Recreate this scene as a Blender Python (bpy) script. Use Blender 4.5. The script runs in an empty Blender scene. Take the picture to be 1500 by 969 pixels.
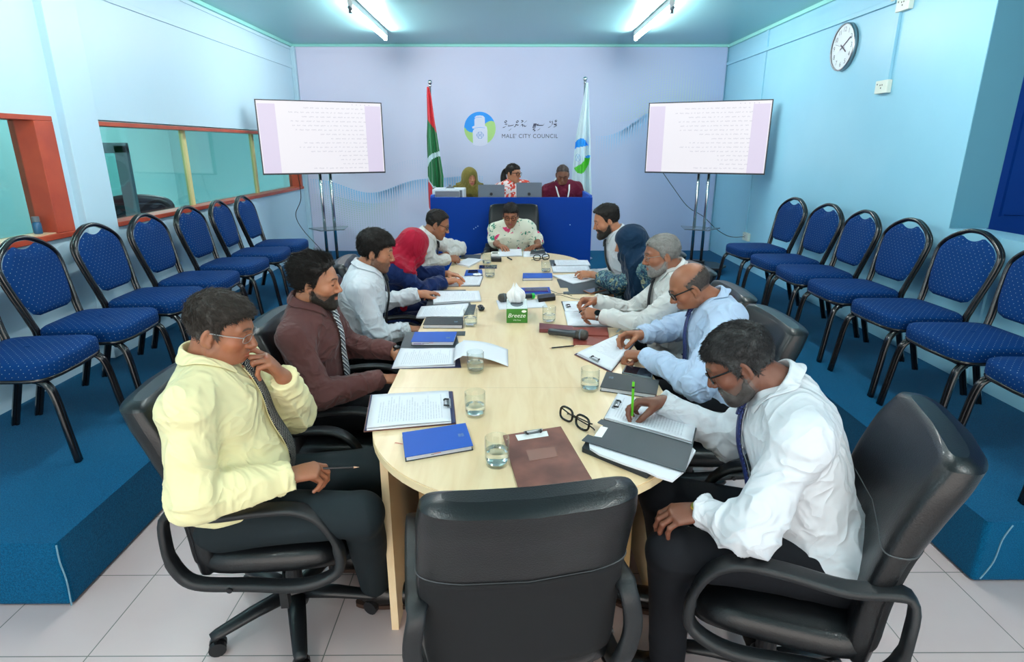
import bpy, bmesh, math, random
import numpy as np
from mathutils import Vector, Matrix
random.seed(7); RNG = np.random.default_rng(11)
SC = bpy.context.scene; COL = SC.collection
PI = math.pi
# ------------------------------------------------------------------ camera model
FPX = 872.0; CAMZ = 1.65; PITCH = math.radians(17.2); YAW = math.radians(0.31)
cam = bpy.data.cameras.new('camera'); camo = bpy.data.objects.new('camera', cam); COL.objects.link(camo)
cam.sensor_width = 36; cam.lens = 36 * FPX / 1500; cam.clip_start = .05
camo.location = (0, 0, CAMZ); camo.rotation_euler = (PI/2 - PITCH, 0, -YAW)
SC.camera = camo
_c, _s = math.cos(-YAW), math.sin(-YAW)
_R = np.array([[_c, -_s, 0], [_s, _c, 0], [0, 0, 1]])
CF = _R @ np.array([0, math.cos(PITCH), -math.sin(PITCH)])
CU = _R @ np.array([0, math.sin(PITCH), math.cos(PITCH)])
CR = _R @ np.array([1., 0, 0])
CC = np.array([0, 0, CAMZ])
def ray(px, py): return CF + CR * (px - 750) / FPX - CU * (py - 484.5) / FPX
def atZ(px, py, z): d = ray(px, py); return CC + d * ((z - CAMZ) / d[2])
def atY(px, py, y): d = ray(px, py); return CC + d * (y / d[1])
def atX(px, py, x): d = ray(px, py); return CC + d * (x / d[0])
# ------------------------------------------------------------------ materials
def srgb(r, g, b):
    f = lambda c: (c/255/12.92) if c/255 <= .04045 else ((c/255 + .055)/1.055)**2.4
    return (f(r), f(g), f(b), 1)
_M = {}
def thin_glass(name, tint=(1, 1, 1, 1), ior=1.45, k=1.):
    m = bpy.data.materials.new(name); m.use_nodes = True; t = NT(m); t.n.remove(t.n['Principled BSDF']); out = t.n['Material Output']
    tr = t.new('ShaderNodeBsdfTransparent'); tr.inputs[0].default_value = tint; gl = t.new('ShaderNodeBsdfGlossy'); gl.inputs['Roughness'].default_value = .02
    fr = t.new('ShaderNodeLayerWeight'); fr.inputs[0].default_value = .5; mx = t.new('ShaderNodeMixShader'); f0 = ((ior-1)/(ior+1))**2
    t.l.new(t.math('MULTIPLY', t.math('ADD', t.math('MULTIPLY', t.math('POWER', fr.outputs['Facing'], 4.), .8), f0), k), mx.inputs[0]); t.l.new(tr.outputs[0], mx.inputs[1]); t.l.new(gl.outputs[0], mx.inputs[2]); t.l.new(mx.outputs[0], out.inputs['Surface']); return m
class NT:
    def __init__(s, m): s.t = m.node_tree; s.n = s.t.nodes; s.l = s.t.links
    def new(s, k, **kw):
        n = s.n.new(k)
        for a, b in kw.items():
            if a.startswith('i_'): n.inputs[a[2:].replace('_', ' ')].default_value = b
            else: setattr(n, a, b)
        return n
    def math(s, op, a, b=None, c=None):
        n = s.n.new('ShaderNodeMath'); n.operation = op
        for i, v in enumerate((a, b, c)):
            if v is None: continue
            if isinstance(v, (int, float)): n.inputs[i].default_value = v
            else: s.l.new(v, n.inputs[i])
        return n.outputs[0]
    def mix(s, f, a, b):
        n = s.n.new('ShaderNodeMix'); n.data_type = 'RGBA'
        for i, v in ((0, f), (6, a), (7, b)):
            if isinstance(v, (int, float)): n.inputs[i].default_value = v
            elif isinstance(v, tuple): n.inputs[i].default_value = v
            else: s.l.new(v, n.inputs[i])
        return n.outputs[2]
def base(name):
    m = bpy.data.materials.new(name); m.use_nodes = True
    t = NT(m); b = t.n['Principled BSDF']
    return m, t, b
def setp(b, **k):
    for a, v in k.items(): b.inputs[a.replace('_', ' ')].default_value = v
def mat(name, col, rough=.5, metal=0., col2=None, cs=8., bump=0., bs=80., stretch=None, coord='Object', emit=0, trans=0., ior=1.45, spec=.5, sheen=0, alpha=1, det=3, coat=0, sss=0, ecol=None):
    if name in _M: return _M[name]
    m, t, b = base(name); _M[name] = m
    setp(b, Base_Color=col, Roughness=rough, Metallic=metal, IOR=ior, Alpha=alpha)
    b.inputs['Specular IOR Level'].default_value = spec
    b.inputs['Transmission Weight'].default_value = trans
    b.inputs['Sheen Weight'].default_value = sheen
    b.inputs['Coat Weight'].default_value = coat
    if emit: b.inputs['Emission Color'].default_value = ecol or col; b.inputs['Emission Strength'].default_value = emit
    if sss:
        b.inputs['Subsurface Weight'].default_value = sss; b.inputs['Subsurface Radius'].default_value = (1, .35, .15); b.inputs['Subsurface Scale'].default_value = .008
    if col2 or bump:
        tc = t.new('ShaderNodeTexCoord'); mp = t.new('ShaderNodeMapping')
        t.l.new(tc.outputs[coord], mp.inputs['Vector'])
        if stretch: mp.inputs['Scale'].default_value = stretch
    if col2:
        n = t.new('ShaderNodeTexNoise', i_Scale=cs, i_Detail=det); t.l.new(mp.outputs[0], n.inputs['Vector'])
        r = t.new('ShaderNodeMapRange', i_From_Min=.35, i_From_Max=.65); t.l.new(n.outputs[0], r.inputs[0])
        t.l.new(t.mix(r.outputs[0], col, col2), b.inputs['Base Color'])
    if bump:
        n = t.new('ShaderNodeTexNoise', i_Scale=bs, i_Detail=2.); t.l.new(mp.outputs[0], n.inputs['Vector'])
        bp = t.new('ShaderNodeBump', i_Strength=min(1., bump), i_Distance=.002*max(1, bump)); t.l.new(n.outputs[0], bp.inputs['Height'])
        t.l.new(bp.outputs[0], b.inputs['Normal'])
    return m
M = {}
M['wall'] = mat('wall_paint', srgb(140, 200, 222), .38, col2=srgb(146, 204, 225), cs=1.5, bump=.12, bs=25)
M['wallL'] = mat('wall_paint_pale', srgb(182, 216, 231), .42, col2=srgb(185, 218, 233), cs=1.2, bump=.08, bs=20)
M['recess'] = mat('recess_paint', srgb(84, 145, 165), .6)
M['ceil'] = mat('ceiling_board', srgb(132, 190, 196), .32, bump=.1, bs=3)  # teal of reflected room light is put into the board's base colour
M['cornice'] = mat('cornice_paint', srgb(150, 222, 214), .4)
M['frame'] = mat('red_brown_frame', srgb(176, 74, 48), .4, col2=srgb(160, 62, 42), cs=6)
M['sillwood'] = mat('sill_wood', srgb(196, 168, 138), .5)
M['mullion'] = mat('cream_mullion', srgb(206, 200, 140), .5)
M['glass'] = thin_glass('window_glass', srgb(214, 238, 238), 1.4, .7)
M['glassclear'] = thin_glass('clear_glass', (.965, .985, .975, 1), 1.5, 1.)
M['water'] = mat('drinking_water', (.97, .985, .98, 1), .0, trans=1., ior=1.33)
M['white'] = mat('white_plastic', srgb(238, 240, 238), .35)
M['ivory'] = mat('ivory_plastic', srgb(214, 226, 214), .4)
M['black'] = mat('black_plastic', srgb(22, 23, 26), .38, bump=.1, bs=300)
M['blackglossy'] = mat('black_gloss', srgb(10, 10, 12), .12)
M['armplastic'] = mat('black_arm_plastic', srgb(24, 27, 30), .42, bump=.35, bs=600)
M['leather'] = mat('black_leather', srgb(13, 15, 18), .34, bump=.35, bs=260, coat=.05)
M['leathermesh'] = mat('black_back_cloth', srgb(13, 13, 16), .85, bump=.5, bs=900)
M['chrome'] = mat('chrome', srgb(200, 204, 206), .12, 1.)
M['steel'] = mat('brushed_steel', srgb(170, 174, 176), .3, 1.)
M['greymetal'] = mat('grey_painted_frame', srgb(92, 104, 112), .4)
M['chairtube'] = mat('black_enamel_tube', srgb(16, 17, 20), .18, spec=.7)
M['seam'] = mat('grey_seam', srgb(70, 72, 74), .6)
M['deskblue'] = mat('blue_laminate', srgb(0, 58, 150), .5, spec=.15)
M['deskblue_in'] = mat('blue_laminate_edge', srgb(8, 84, 190), .4)
M['counterdesk'] = mat('grey_desk_top', srgb(190, 192, 194), .5)
M['bluedoor'] = mat('blue_door_paint', srgb(6, 70, 158), .35, bump=.1, bs=30)
M['laptop'] = mat('laptop_grey_shell', srgb(74, 84, 96), .35, .6)
M['laptopdark'] = mat('laptop_badge', srgb(28, 34, 40), .4, .3)
M['cover_blue'] = mat('blue_cloth_cover', srgb(8, 76, 170), .55, bump=.1, bs=500)
M['cover_black'] = mat('charcoal_cover', srgb(38, 44, 48), .55, bump=.12, bs=500)
M['folder'] = mat('charcoal_folder', srgb(52, 60, 66), .5, bump=.15, bs=700)
M['navyedge'] = mat('navy_board', srgb(28, 40, 84), .5)
M['pages'] = mat('page_edges', srgb(225, 226, 230), .7, stretch=(1, 1, 120), col2=srgb(190, 190, 200), cs=3)
M['purple'] = mat('purple_tab', srgb(92, 66, 140), .6); M['rose'] = mat('rose_tab', srgb(190, 100, 110), .6); M['greytab'] = mat('grey_tab', srgb(100, 100, 108), .6)
M['brownboard'] = mat('brown_leatherette', srgb(126, 78, 66), .5, col2=srgb(92, 54, 46), cs=9, bump=.1, bs=300)
M['redleather'] = mat('red_brown_leather', srgb(128, 58, 48), .45, bump=.2, bs=200)
M['maroonleather'] = mat('maroon_leather', srgb(104, 48, 52), .45, bump=.2, bs=200)
M['tan'] = mat('tan_lining', srgb(216, 190, 160), .6)
M['foil'] = mat('silver_stamp', srgb(140, 158, 178), .35, .6)
M['ribbon'] = mat('red_ribbon', srgb(190, 70, 60), .6)
M['tissue'] = mat('white_tissue', srgb(246, 247, 248), .8)
M['tissuegreen'] = mat('green_carton', srgb(52, 122, 34), .4)
M['tissuewhite'] = mat('pale_carton', srgb(228, 236, 236), .4, col2=srgb(205, 220, 222), cs=22)
M['micbody'] = mat('microphone_body', srgb(58, 62, 66), .38, .3)
M['micgrille'] = mat('microphone_grille', srgb(84, 82, 78), .4, .7, bump=1., bs=900)
M['green'] = mat('green_plastic', srgb(40, 170, 60), .35)
M['pengreen'] = mat('lime_pen', srgb(96, 190, 40), .3)
M['pencilblack'] = mat('black_pencil_paint', srgb(24, 22, 24), .3)
M['pencilwood'] = mat('pencil_wood', srgb(214, 170, 140), .6)
M['screenoff'] = mat('phone_screen', srgb(14, 20, 34), .08, spec=.8)
M['rosegold'] = mat('rose_gold_edge', srgb(196, 140, 116), .3, .7)
M['flagred'] = mat('flag_red', srgb(200, 24, 44), .7, sheen=.2); M['flaggreen'] = mat('flag_green', srgb(10, 112, 62), .7, sheen=.2); M['flagwhite'] = mat('flag_white', srgb(205, 228, 236), .7, sheen=.2)
M['logoblue'] = mat('print_blue', srgb(30, 150, 240), .5); M['logogreen'] = mat('print_green', srgb(168, 212, 130), .5); M['logowhite'] = mat('print_white', srgb(216, 222, 242), .5)
M['flaglogogreen'] = mat('flag_print_green', srgb(80, 190, 50), .6)
M['inkblue'] = mat('print_line_blue', srgb(90, 150, 210), .5)
M['ink'] = mat('print_dark', srgb(62, 66, 92), .5)
M['dotblue'] = mat('halftone_blue', srgb(150, 200, 238), .5); M['dotgreen'] = mat('halftone_green', srgb(184, 206, 208), .5); M['dotpale'] = mat('halftone_pale', srgb(186, 204, 232), .5)
M['watermelon'] = M['rose']
M['tube'] = mat('lamp_tube', (1., .97, .94, 1), .4, emit=105.)
M['smudge'] = mat('white_scuff', srgb(160, 190, 220), .7)

def floor_mat():
    m, t, b = base('pinkish_floor_tiles')
    tc = t.new('ShaderNodeTexCoord'); mp = t.new('ShaderNodeMapping'); t.l.new(tc.outputs['Object'], mp.inputs['Vector'])
    mp.inputs['Location'].default_value = (-.17, -.01, 0)
    br = t.new('ShaderNodeTexBrick', offset=0., squash=1.); t.l.new(mp.outputs[0], br.inputs['Vector'])
    for k, v in (('Scale', 1.), ('Brick Width', .4), ('Row Height', .4), ('Mortar Size', .0022), ('Mortar Smooth', .3), ('Bias', 0.)): br.inputs[k].default_value = v
    br.inputs['Color1'].default_value = srgb(206, 187, 185); br.inputs['Color2'].default_value = srgb(203, 185, 184); br.inputs['Mortar'].default_value = srgb(118, 118, 112)
    n = t.new('ShaderNodeTexNoise', i_Scale=5., i_Detail=5.); t.l.new(tc.outputs['Object'], n.inputs['Vector'])
    r = t.new('ShaderNodeMapRange', i_From_Min=.4, i_From_Max=.7, i_To_Max=.35); t.l.new(n.outputs[0], r.inputs[0])
    mx = t.mix(r.outputs[0], br.outputs[0], srgb(198, 176, 176))
    n2 = t.mix(br.outputs['Fac'], mx, srgb(120, 120, 114)); t.l.new(n2, b.inputs['Base Color'])
    bp = t.new('ShaderNodeBump', i_Strength=.4, i_Distance=.002, invert=True); t.l.new(br.outputs['Fac'], bp.inputs['Height']); t.l.new(bp.outputs[0], b.inputs['Normal'])
    b.inputs['Roughness'].default_value = .22
    return m
M['floor'] = floor_mat()
def carpet_mat():
    m, t, b = base('blue_carpet')
    tc = t.new('ShaderNodeTexCoord')
    n = t.new('ShaderNodeTexNoise', i_Scale=260., i_Detail=2.); t.l.new(tc.outputs['Object'], n.inputs['Vector'])
    n2 = t.new('ShaderNodeTexNoise', i_Scale=3., i_Detail=3.); t.l.new(tc.outputs['Object'], n2.inputs['Vector'])
    r = t.new('ShaderNodeMapRange', i_From_Min=.35, i_From_Max=.65); t.l.new(n.outputs[0], r.inputs[0])
    c1 = t.mix(r.outputs[0], srgb(0, 64, 100), srgb(5, 94, 134))
    r2 = t.new('ShaderNodeMapRange', i_From_Min=.4, i_From_Max=.7, i_To_Max=.3); t.l.new(n2.outputs[0], r2.inputs[0])
    t.l.new(t.mix(r2.outputs[0], c1, srgb(14, 88, 124)), b.inputs['Base Color'])
    bp = t.new('ShaderNodeBump', i_Strength=.9, i_Distance=.004); t.l.new(n.outputs[0], bp.inputs['Height']); t.l.new(bp.outputs[0], b.inputs['Normal'])
    b.inputs['Roughness'].default_value = .95; b.inputs['Sheen Weight'].default_value = .05; b.inputs['Specular IOR Level'].default_value = .05
    return m
M['carpet'] = carpet_mat()
def wood_mat():
    m, t, b = base('pale_maple_laminate')
    tc = t.new('ShaderNodeTexCoord'); mp = t.new('ShaderNodeMapping'); t.l.new(tc.outputs['Object'], mp.inputs['Vector']); mp.inputs['Scale'].default_value = (9, 1.3, 2)
    n = t.new('ShaderNodeTexNoise', i_Scale=3., i_Detail=6., i_Distortion=.6); t.l.new(mp.outputs[0], n.inputs['Vector'])
    r = t.new('ShaderNodeMapRange', i_From_Min=.35, i_From_Max=.7); t.l.new(n.outputs[0], r.inputs[0])
    br = t.new('ShaderNodeTexBrick', offset=.5); mp2 = t.new('ShaderNodeMapping'); mp2.inputs['Rotation'].default_value = (0, 0, PI/2); t.l.new(tc.outputs['Object'], mp2.inputs['Vector']); t.l.new(mp2.outputs[0], br.inputs['Vector'])
    for k, v in (('Scale', 1.), ('Brick Width', .55), ('Row Height', .085), ('Mortar Size', .0), ('Bias', 0.)): br.inputs[k].default_value = v
    br.inputs['Color1'].default_value = (0, 0, 0, 1); br.inputs['Color2'].default_value = (1, 1, 1, 1)
    c = t.mix(r.outputs[0], srgb(234, 208, 168), srgb(224, 192, 146))
    f = t.math('MULTIPLY', br.outputs[0], .3)
    t.l.new(t.mix(f, c, srgb(240, 216, 178)), b.inputs['Base Color'])
    b.inputs['Roughness'].default_value = .3
    return m
M['maple'] = wood_mat()
def dotted(name, colr, dot, pitch=.034, rad=.075, stripes=0):
    m, t, b = base(name)
    uv = t.new('ShaderNodeUVMap'); sp = t.new('ShaderNodeSeparateXYZ'); t.l.new(uv.outputs[0], sp.inputs[0])
    u = t.math('DIVIDE', sp.outputs[0], pitch); v = t.math('DIVIDE', sp.outputs[1], pitch)
    def dots(du, dv, rr):
        fu = t.math('SUBTRACT', t.math('FRACT', t.math('ADD', u, du)), .5); fv = t.math('SUBTRACT', t.math('FRACT', t.math('ADD', v, dv)), .5)
        return t.math('LESS_THAN', t.math('ADD', t.math('MULTIPLY', fu, fu), t.math('MULTIPLY', fv, fv)), rr*rr)
    d = t.math('MAXIMUM', dots(0, 0, rad), dots(.5, .5, rad))
    n = t.new('ShaderNodeTexNoise', i_Scale=400.); t.l.new(uv.outputs[0], n.inputs['Vector'])
    c = t.mix(n.outputs[0], colr, tuple(x*.7 for x in colr[:3]) + (1,))
    t.l.new(t.mix(d, c, dot), b.inputs['Base Color'])
    b.inputs['Roughness'].default_value = .8; b.inputs['Specular IOR Level'].default_value = .12
    bp = t.new('ShaderNodeBump', i_Strength=.3, i_Distance=.001); t.l.new(n.outputs[0], bp.inputs['Height']); t.l.new(bp.outputs[0], b.inputs['Normal'])
    return m
M['chairfab'] = dotted('blue_dotted_fabric', srgb(0, 50, 106), srgb(140, 155, 150), .034, .05)
def paper_mat(name, style=0):
    """white sheet; printed lines follow the sheet's own u (line direction) and v (down the page)"""
    m, t, b = base(name)
    uv = t.new('ShaderNodeUVMap'); sp = t.new('ShaderNodeSeparateXYZ'); t.l.new(uv.outputs[0], sp.inputs[0]); u, v = sp.outputs[0], sp.outputs[1]
    ln = t.math('LESS_THAN', t.math('FRACT', t.math('MULTIPLY', v, 30)), .42)
    row = t.math('FLOOR', t.math('MULTIPLY', v, 30))
    cb = t.new('ShaderNodeCombineXYZ'); t.l.new(t.math('MULTIPLY', u, 60), cb.inputs[0]); t.l.new(t.math('MULTIPLY', row, 7.3), cb.inputs[1])
    n = t.new('ShaderNodeTexNoise', i_Scale=1.6, i_Detail=1.); t.l.new(cb.outputs[0], n.inputs['Vector'])
    w = t.math('GREATER_THAN', n.outputs[0], .45)
    cb2 = t.new('ShaderNodeCombineXYZ'); t.l.new(row, cb2.inputs[1]); n2 = t.new('ShaderNodeTexWhiteNoise'); t.l.new(cb2.outputs[0], n2.inputs[0])
    ragged = t.math('GREATER_THAN', u, t.math('MULTIPLY', n2.outputs[0], .45))
    inm = t.math('MULTIPLY', t.math('GREATER_THAN', u, .1), t.math('LESS_THAN', u, .88))
    inv = t.math('MULTIPLY', t.math('GREATER_THAN', v, .1 if style == 0 else .3), t.math('LESS_THAN', v, .9))
    f = ln
    for k in (w, ragged, inm, inv): f = t.math('MULTIPLY', f, k)
    f = t.math('MULTIPLY', f, .32)
    t.l.new(t.mix(f, srgb(222, 225, 232), srgb(120, 124, 140)), b.inputs['Base Color'])
    b.inputs['Roughness'].default_value = .7
    return m
M['paper'] = paper_mat('printed_paper'); M['paper2'] = paper_mat('printed_letter', 1)
M['paperblank'] = mat('blank_paper', srgb(222, 225, 232), .7)
# ------------------------------------------------------------------ mesh builder
def nrm(v): v = np.asarray(v, float); return v / (np.linalg.norm(v) + 1e-12)
class MB:
    def __init__(s): s.v = []; s.f = []; s.m = []; s.uv = {}; s.mats = []
    def mi(s, m):
        if m not in s.mats: s.mats.append(m)
        return s.mats.index(m)
    def add(s, vs, fs, m=None, uvs=None):
        o = len(s.v); s.v += [tuple(map(float, p)) for p in vs]; k = s.mi(m) if m else 0
        for i, f in enumerate(fs):
            if uvs: s.uv[len(s.f)] = [uvs[j] for j in f]
            s.f.append(tuple(j + o for j in f)); s.m.append(k)
        return s
    def box(s, lo, hi, m=None, R=None, c=None):
        x0, y0, z0 = lo; x1, y1, z1 = hi
        v = np.array([(x0,y0,z0),(x1,y0,z0),(x1,y1,z0),(x0,y1,z0),(x0,y0,z1),(x1,y0,z1),(x1,y1,z1),(x0,y1,z1)], float)
        if R is not None: v = v @ np.array(R).T
        if c is not None: v = v + np.array(c)
        return s.add(v, [(0,3,2,1),(4,5,6,7),(0,1,5,4),(1,2,6,5),(2,3,7,6),(3,0,4,7)], m)
    def prism(s, pts, z0, z1, m=None, uv=None, mside=None):
        """pts: CCW ground outline (x, y)"""
        n = len(pts); v = [(p[0], p[1], z0) for p in pts] + [(p[0], p[1], z1) for p in pts]
        u = (uv + uv) if uv else None
        s.add(v, [tuple(range(n, 2*n))], m, u)
        s.add(v, [tuple(range(n-1, -1, -1))] + [(i, (i+1) % n, n + (i+1) % n, n + i) for i in range(n)], mside or m, u)
        return s
    def tube(s, pts, r, n=8, m=None, closed=False, ell=None, up=None, caps=True):
        """sweep a (possibly flattened) round section along pts; r scalar or per point; ell=(a,b) multiplies the two radii"""
        P = np.array(pts, float); k = len(P); rr = np.full(k, r, float) if np.isscalar(r) else np.array(r, float)
        T = np.zeros_like(P)
        for i in range(k):
            a = P[(i-1) % k] if (closed or i > 0) else P[i]; b = P[(i+1) % k] if (closed or i < k-1) else P[i]
            T[i] = nrm(b - a)
        ref = np.array(up, float) if up is not None else (np.array([0, 0, 1.]) if abs(T[0][2]) < .9 else np.array([1., 0, 0]))
        vs = []; N = nrm(ref - T[0] * (ref @ T[0]))
        for i in range(k):
            if up is not None: N = nrm(np.array(up, float) - T[i] * (np.array(up, float) @ T[i]))
            else: N = nrm(N - T[i] * (N @ T[i]))
            B = np.cross(T[i], N); ea, eb = ell or (1, 1)
            for j in range(n):
                a = 2*PI*j/n; vs.append(P[i] + rr[i] * (ea * math.cos(a) * N + eb * math.sin(a) * B))
        fs = []
        for i in range(k if closed else k-1):
            for j in range(n):
                a, b = i*n + j, i*n + (j+1) % n; c, d = ((i+1) % k)*n + (j+1) % n, ((i+1) % k)*n + j
                fs.append((a, b, c, d))
        if caps and not closed: fs += [tuple(range(n-1, -1, -1)), tuple(range((k-1)*n, k*n))]
        return s.add(vs, fs, m)
    def band(s, pts, w, t, wd, m=None, closed=False):
        """sweep a rectangle (width w along wd, thickness t) along pts"""
        P = np.array(pts, float); k = len(P); wd = nrm(wd); vs = []
        for i in range(k):
            a = P[(i-1) % k] if (closed or i > 0) else P[i]; b = P[(i+1) % k] if (closed or i < k-1) else P[i]
            T = nrm(b - a); N = nrm(np.cross(T, wd))
            W = w[i] if not np.isscalar(w) else w; t_ = t[i] if not np.isscalar(t) else t
            for (p, q) in ((-.5,-.35),(-.35,-.5),(.35,-.5),(.5,-.35),(.5,.35),(.35,.5),(-.35,.5),(-.5,.35)): vs.append(P[i] + wd*W*p + N*t_*q)
        fs = []; n = 8
        for i in range(k if closed else k-1):
            for j in range(n): fs.append((i*n+j, i*n+(j+1) % n, ((i+1) % k)*n+(j+1) % n, ((i+1) % k)*n+j))
        if not closed: fs += [tuple(range(n-1, -1, -1)), tuple(range((k-1)*n, k*n))]
        return s.add(vs, fs, m)
    def lathe(s, prof, n=24, c=(0,0,0), ax=2, m=None, R=None, cap=True):
        vs = []; k = len(prof)
        for (r, z) in prof:
            for j in range(n):
                a = 2*PI*j/n; p = np.array((r*math.cos(a), r*math.sin(a), z))
                if ax == 1: p = np.array((p[0], -p[2], p[1]))
                if ax == 0: p = np.array((p[2], p[0], p[1]))
                if R is not None: p = np.array(R) @ p
                vs.append(p + np.array(c))
        fs = [(i*n+j, i*n+(j+1) % n, (i+1)*n+(j+1) % n, (i+1)*n+j) for i in range(k-1) for j in range(n)]
        if cap and prof[0][0] > 1e-6: fs.append(tuple(range(n-1, -1, -1)))
        if cap and prof[-1][0] > 1e-6: fs.append(tuple(range((k-1)*n, k*n)))
        return s.add(vs, fs, m)
    def grid(s, P, m=None, uv=None, closed_u=False):
        """P[nv][nu] points"""
        nv, nu = len(P), len(P[0]); vs = [p for row in P for p in row]
        us = [q for row in uv for q in row] if uv else None
        fs = [(i*nu+j, i*nu+(j+1) % nu, (i+1)*nu+(j+1) % nu, (i+1)*nu+j) for i in range(nv-1) for j in range(nu if closed_u else nu-1)]
        return s.add(vs, fs, m, us)
    def sphere(s, c, r, n=12, m=None, sc=(1,1,1)):
        pr = [(max(1e-4, math.sin(PI*i/n)), -math.cos(PI*i/n)) for i in range(n+1)]
        vs = []; k = n*2
        for (a, z) in pr:
            for j in range(k): vs.append((c[0]+r*sc[0]*a*math.cos(2*PI*j/k), c[1]+r*sc[1]*a*math.sin(2*PI*j/k), c[2]+r*sc[2]*z))
        return s.add(vs, [(i*k+j, i*k+(j+1) % k, (i+1)*k+(j+1) % k, (i+1)*k+j) for i in range(n) for j in range(k)], m)
    def build(s, name, m=None, parent=None, smooth=False, origin=None, bevel=0, seg=2, angle=40, solid=0, sub=0):
        me = bpy.data.meshes.new(name); V = np.array(s.v)
        o0 = np.array(origin if origin is not None else (0, 0, 0), float)
        me.from_pydata((V - o0).tolist(), [], s.f)
        if s.mats:
            for q in s.mats: me.materials.append(M[q] if isinstance(q, str) else q)
            me.polygons.foreach_set('material_index', s.m)
        elif m is not None: me.materials.append(M[m] if isinstance(m, str) else m)
        if s.uv:
            ul = me.uv_layers.new(name='UVMap'); d = ul.data
            for fi, u in s.uv.items():
                for k, li in enumerate(me.polygons[fi].loop_indices): d[li].uv = u[k]
        if smooth: me.polygons.foreach_set('use_smooth', [True]*len(me.polygons))
        me.validate(); me.update()
        o = bpy.data.objects.new(name, me); COL.objects.link(o); o.location = Vector(o0)
        if parent is not None: o.parent = parent
        if bevel:
            md = o.modifiers.new('bevel', 'BEVEL'); md.width = bevel; md.segments = seg; md.limit_method = 'ANGLE'; md.angle_limit = math.radians(angle)
            if seg > 1: me.polygons.foreach_set('use_smooth', [True]*len(me.polygons)); md.harden_normals = True
        if sub: md = o.modifiers.new('sub', 'SUBSURF'); md.levels = md.render_levels = sub
        if solid: md = o.modifiers.new('solid', 'SOLIDIFY'); md.thickness = solid; md.offset = 0
        return o
def thing(name, label, cat, loc=(0,0,0), rz=0, group=None):
    o = bpy.data.objects.new(name, None); COL.objects.link(o); o.empty_display_size = .1
    o.location = Vector([float(q) for q in loc]); o.rotation_euler = (0, 0, rz); o['label'] = label; o['category'] = cat
    if group: o['group'] = group
    return o
def tag(o, label, cat, group=None):
    o['label'] = label; o['category'] = cat
    if group: o['group'] = group
    return o
def struct(name, mb, m=None, label=None, **k):
    o = mb.build(name, m, **k); o['kind'] = 'structure'
    if label: o['label'] = label
    return o
def dup(root, loc, rz, label=None):
    def cp(o, par):
        c = o.copy(); COL.objects.link(c); c.parent = par
        for ch in list(o.children): cp(ch, c)
        return c
    r = cp(root, None); r.location = Vector([float(q) for q in loc]); r.rotation_euler = (0, 0, rz)
    if label: r['label'] = label
    return r
def text_geo(s, size, bold=0.0, spacing=1.0):
    cu = bpy.data.curves.new('t', 'FONT'); cu.body = s; cu.size = size; cu.align_x = 'CENTER'; cu.align_y = 'CENTER'; cu.offset = bold; cu.space_character = spacing; cu.resolution_u = 3
    o = bpy.data.objects.new('t', cu); COL.objects.link(o)
    dg = bpy.context.evaluated_depsgraph_get(); dg.update(); me = o.evaluated_get(dg).to_mesh()
    vs = [tuple(v.co) for v in me.vertices]; fs = [tuple(p.vertices) for p in me.polygons]
    o.evaluated_get(dg).to_mesh_clear(); bpy.data.objects.remove(o); bpy.data.curves.remove(cu)
    return vs, fs
def smoothpath(pts, k=6, closed=False):
    P = [np.array(p, float) for p in pts]; n = len(P); out = []
    for i in range(n if closed else n-1):
        p0 = P[(i-1) % n] if (closed or i > 0) else P[i]; p1 = P[i]; p2 = P[(i+1) % n]; p3 = P[(i+2) % n] if (closed or i+2 < n) else P[(i+1) % n]
        for j in range(k):
            t = j/k; out.append(.5*((2*p1) + (-p0+p2)*t + (2*p0-5*p1+4*p2-p3)*t*t + (-p0+3*p1-3*p2+p3)*t**3))
    if not closed: out.append(P[-1])
    return out
# ================================================================== THE ROOM
XL, XR, YB, ZC, PH = -2.72, 2.78, 8.2, 2.87, .28
struct('floor', MB().box((-7, -3, -.1), (6, 9, 0)), 'floor')
struct('ceiling', MB().box((XL-.2, -3, ZC), (XR+1.9, YB+.3, ZC+.1)), 'ceil')
# left wall with the two window openings
b = MB()
b.box((XL-.14, -3, 0), (XL, YB, 1.13)); b.box((XL-.14, -3, 1.82), (XL, YB, ZC)); b.box((XL-.14, 3.76, 1.13), (XL, 4.11, 1.82)); b.box((XL-.14, 8.07, 1.13), (XL, YB, 1.82)); b.box((XL-.14, -3, 1.13), (XL, 1.2, 1.82))
struct('wall_left', b, 'wallL')
struct('trim_1', MB().box((XL-.02, 3.82, PH), (XL+.05, 4.12, ZC)), 'wallL', bevel=.004)   # pilaster between the windows
b = MB(); b.box((XR, 3.77, 0), (XR+.24, YB, ZC)); b.box((XR, -3, 0), (XR+.24, 3.77, 1.155)); b.box((XR, -3, 2.75), (XR+.24, 3.77, ZC))
struct('wall_right', b, 'wall')
struct('trim_2', MB().box((XR+.002, 3.764, 1.16), (XR+.245, 3.772, 2.75)), 'recess')
struct('wall_back', MB().box((XL-.14, YB, 0), (XR+.24, YB+.15, ZC)), 'wall')
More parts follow.
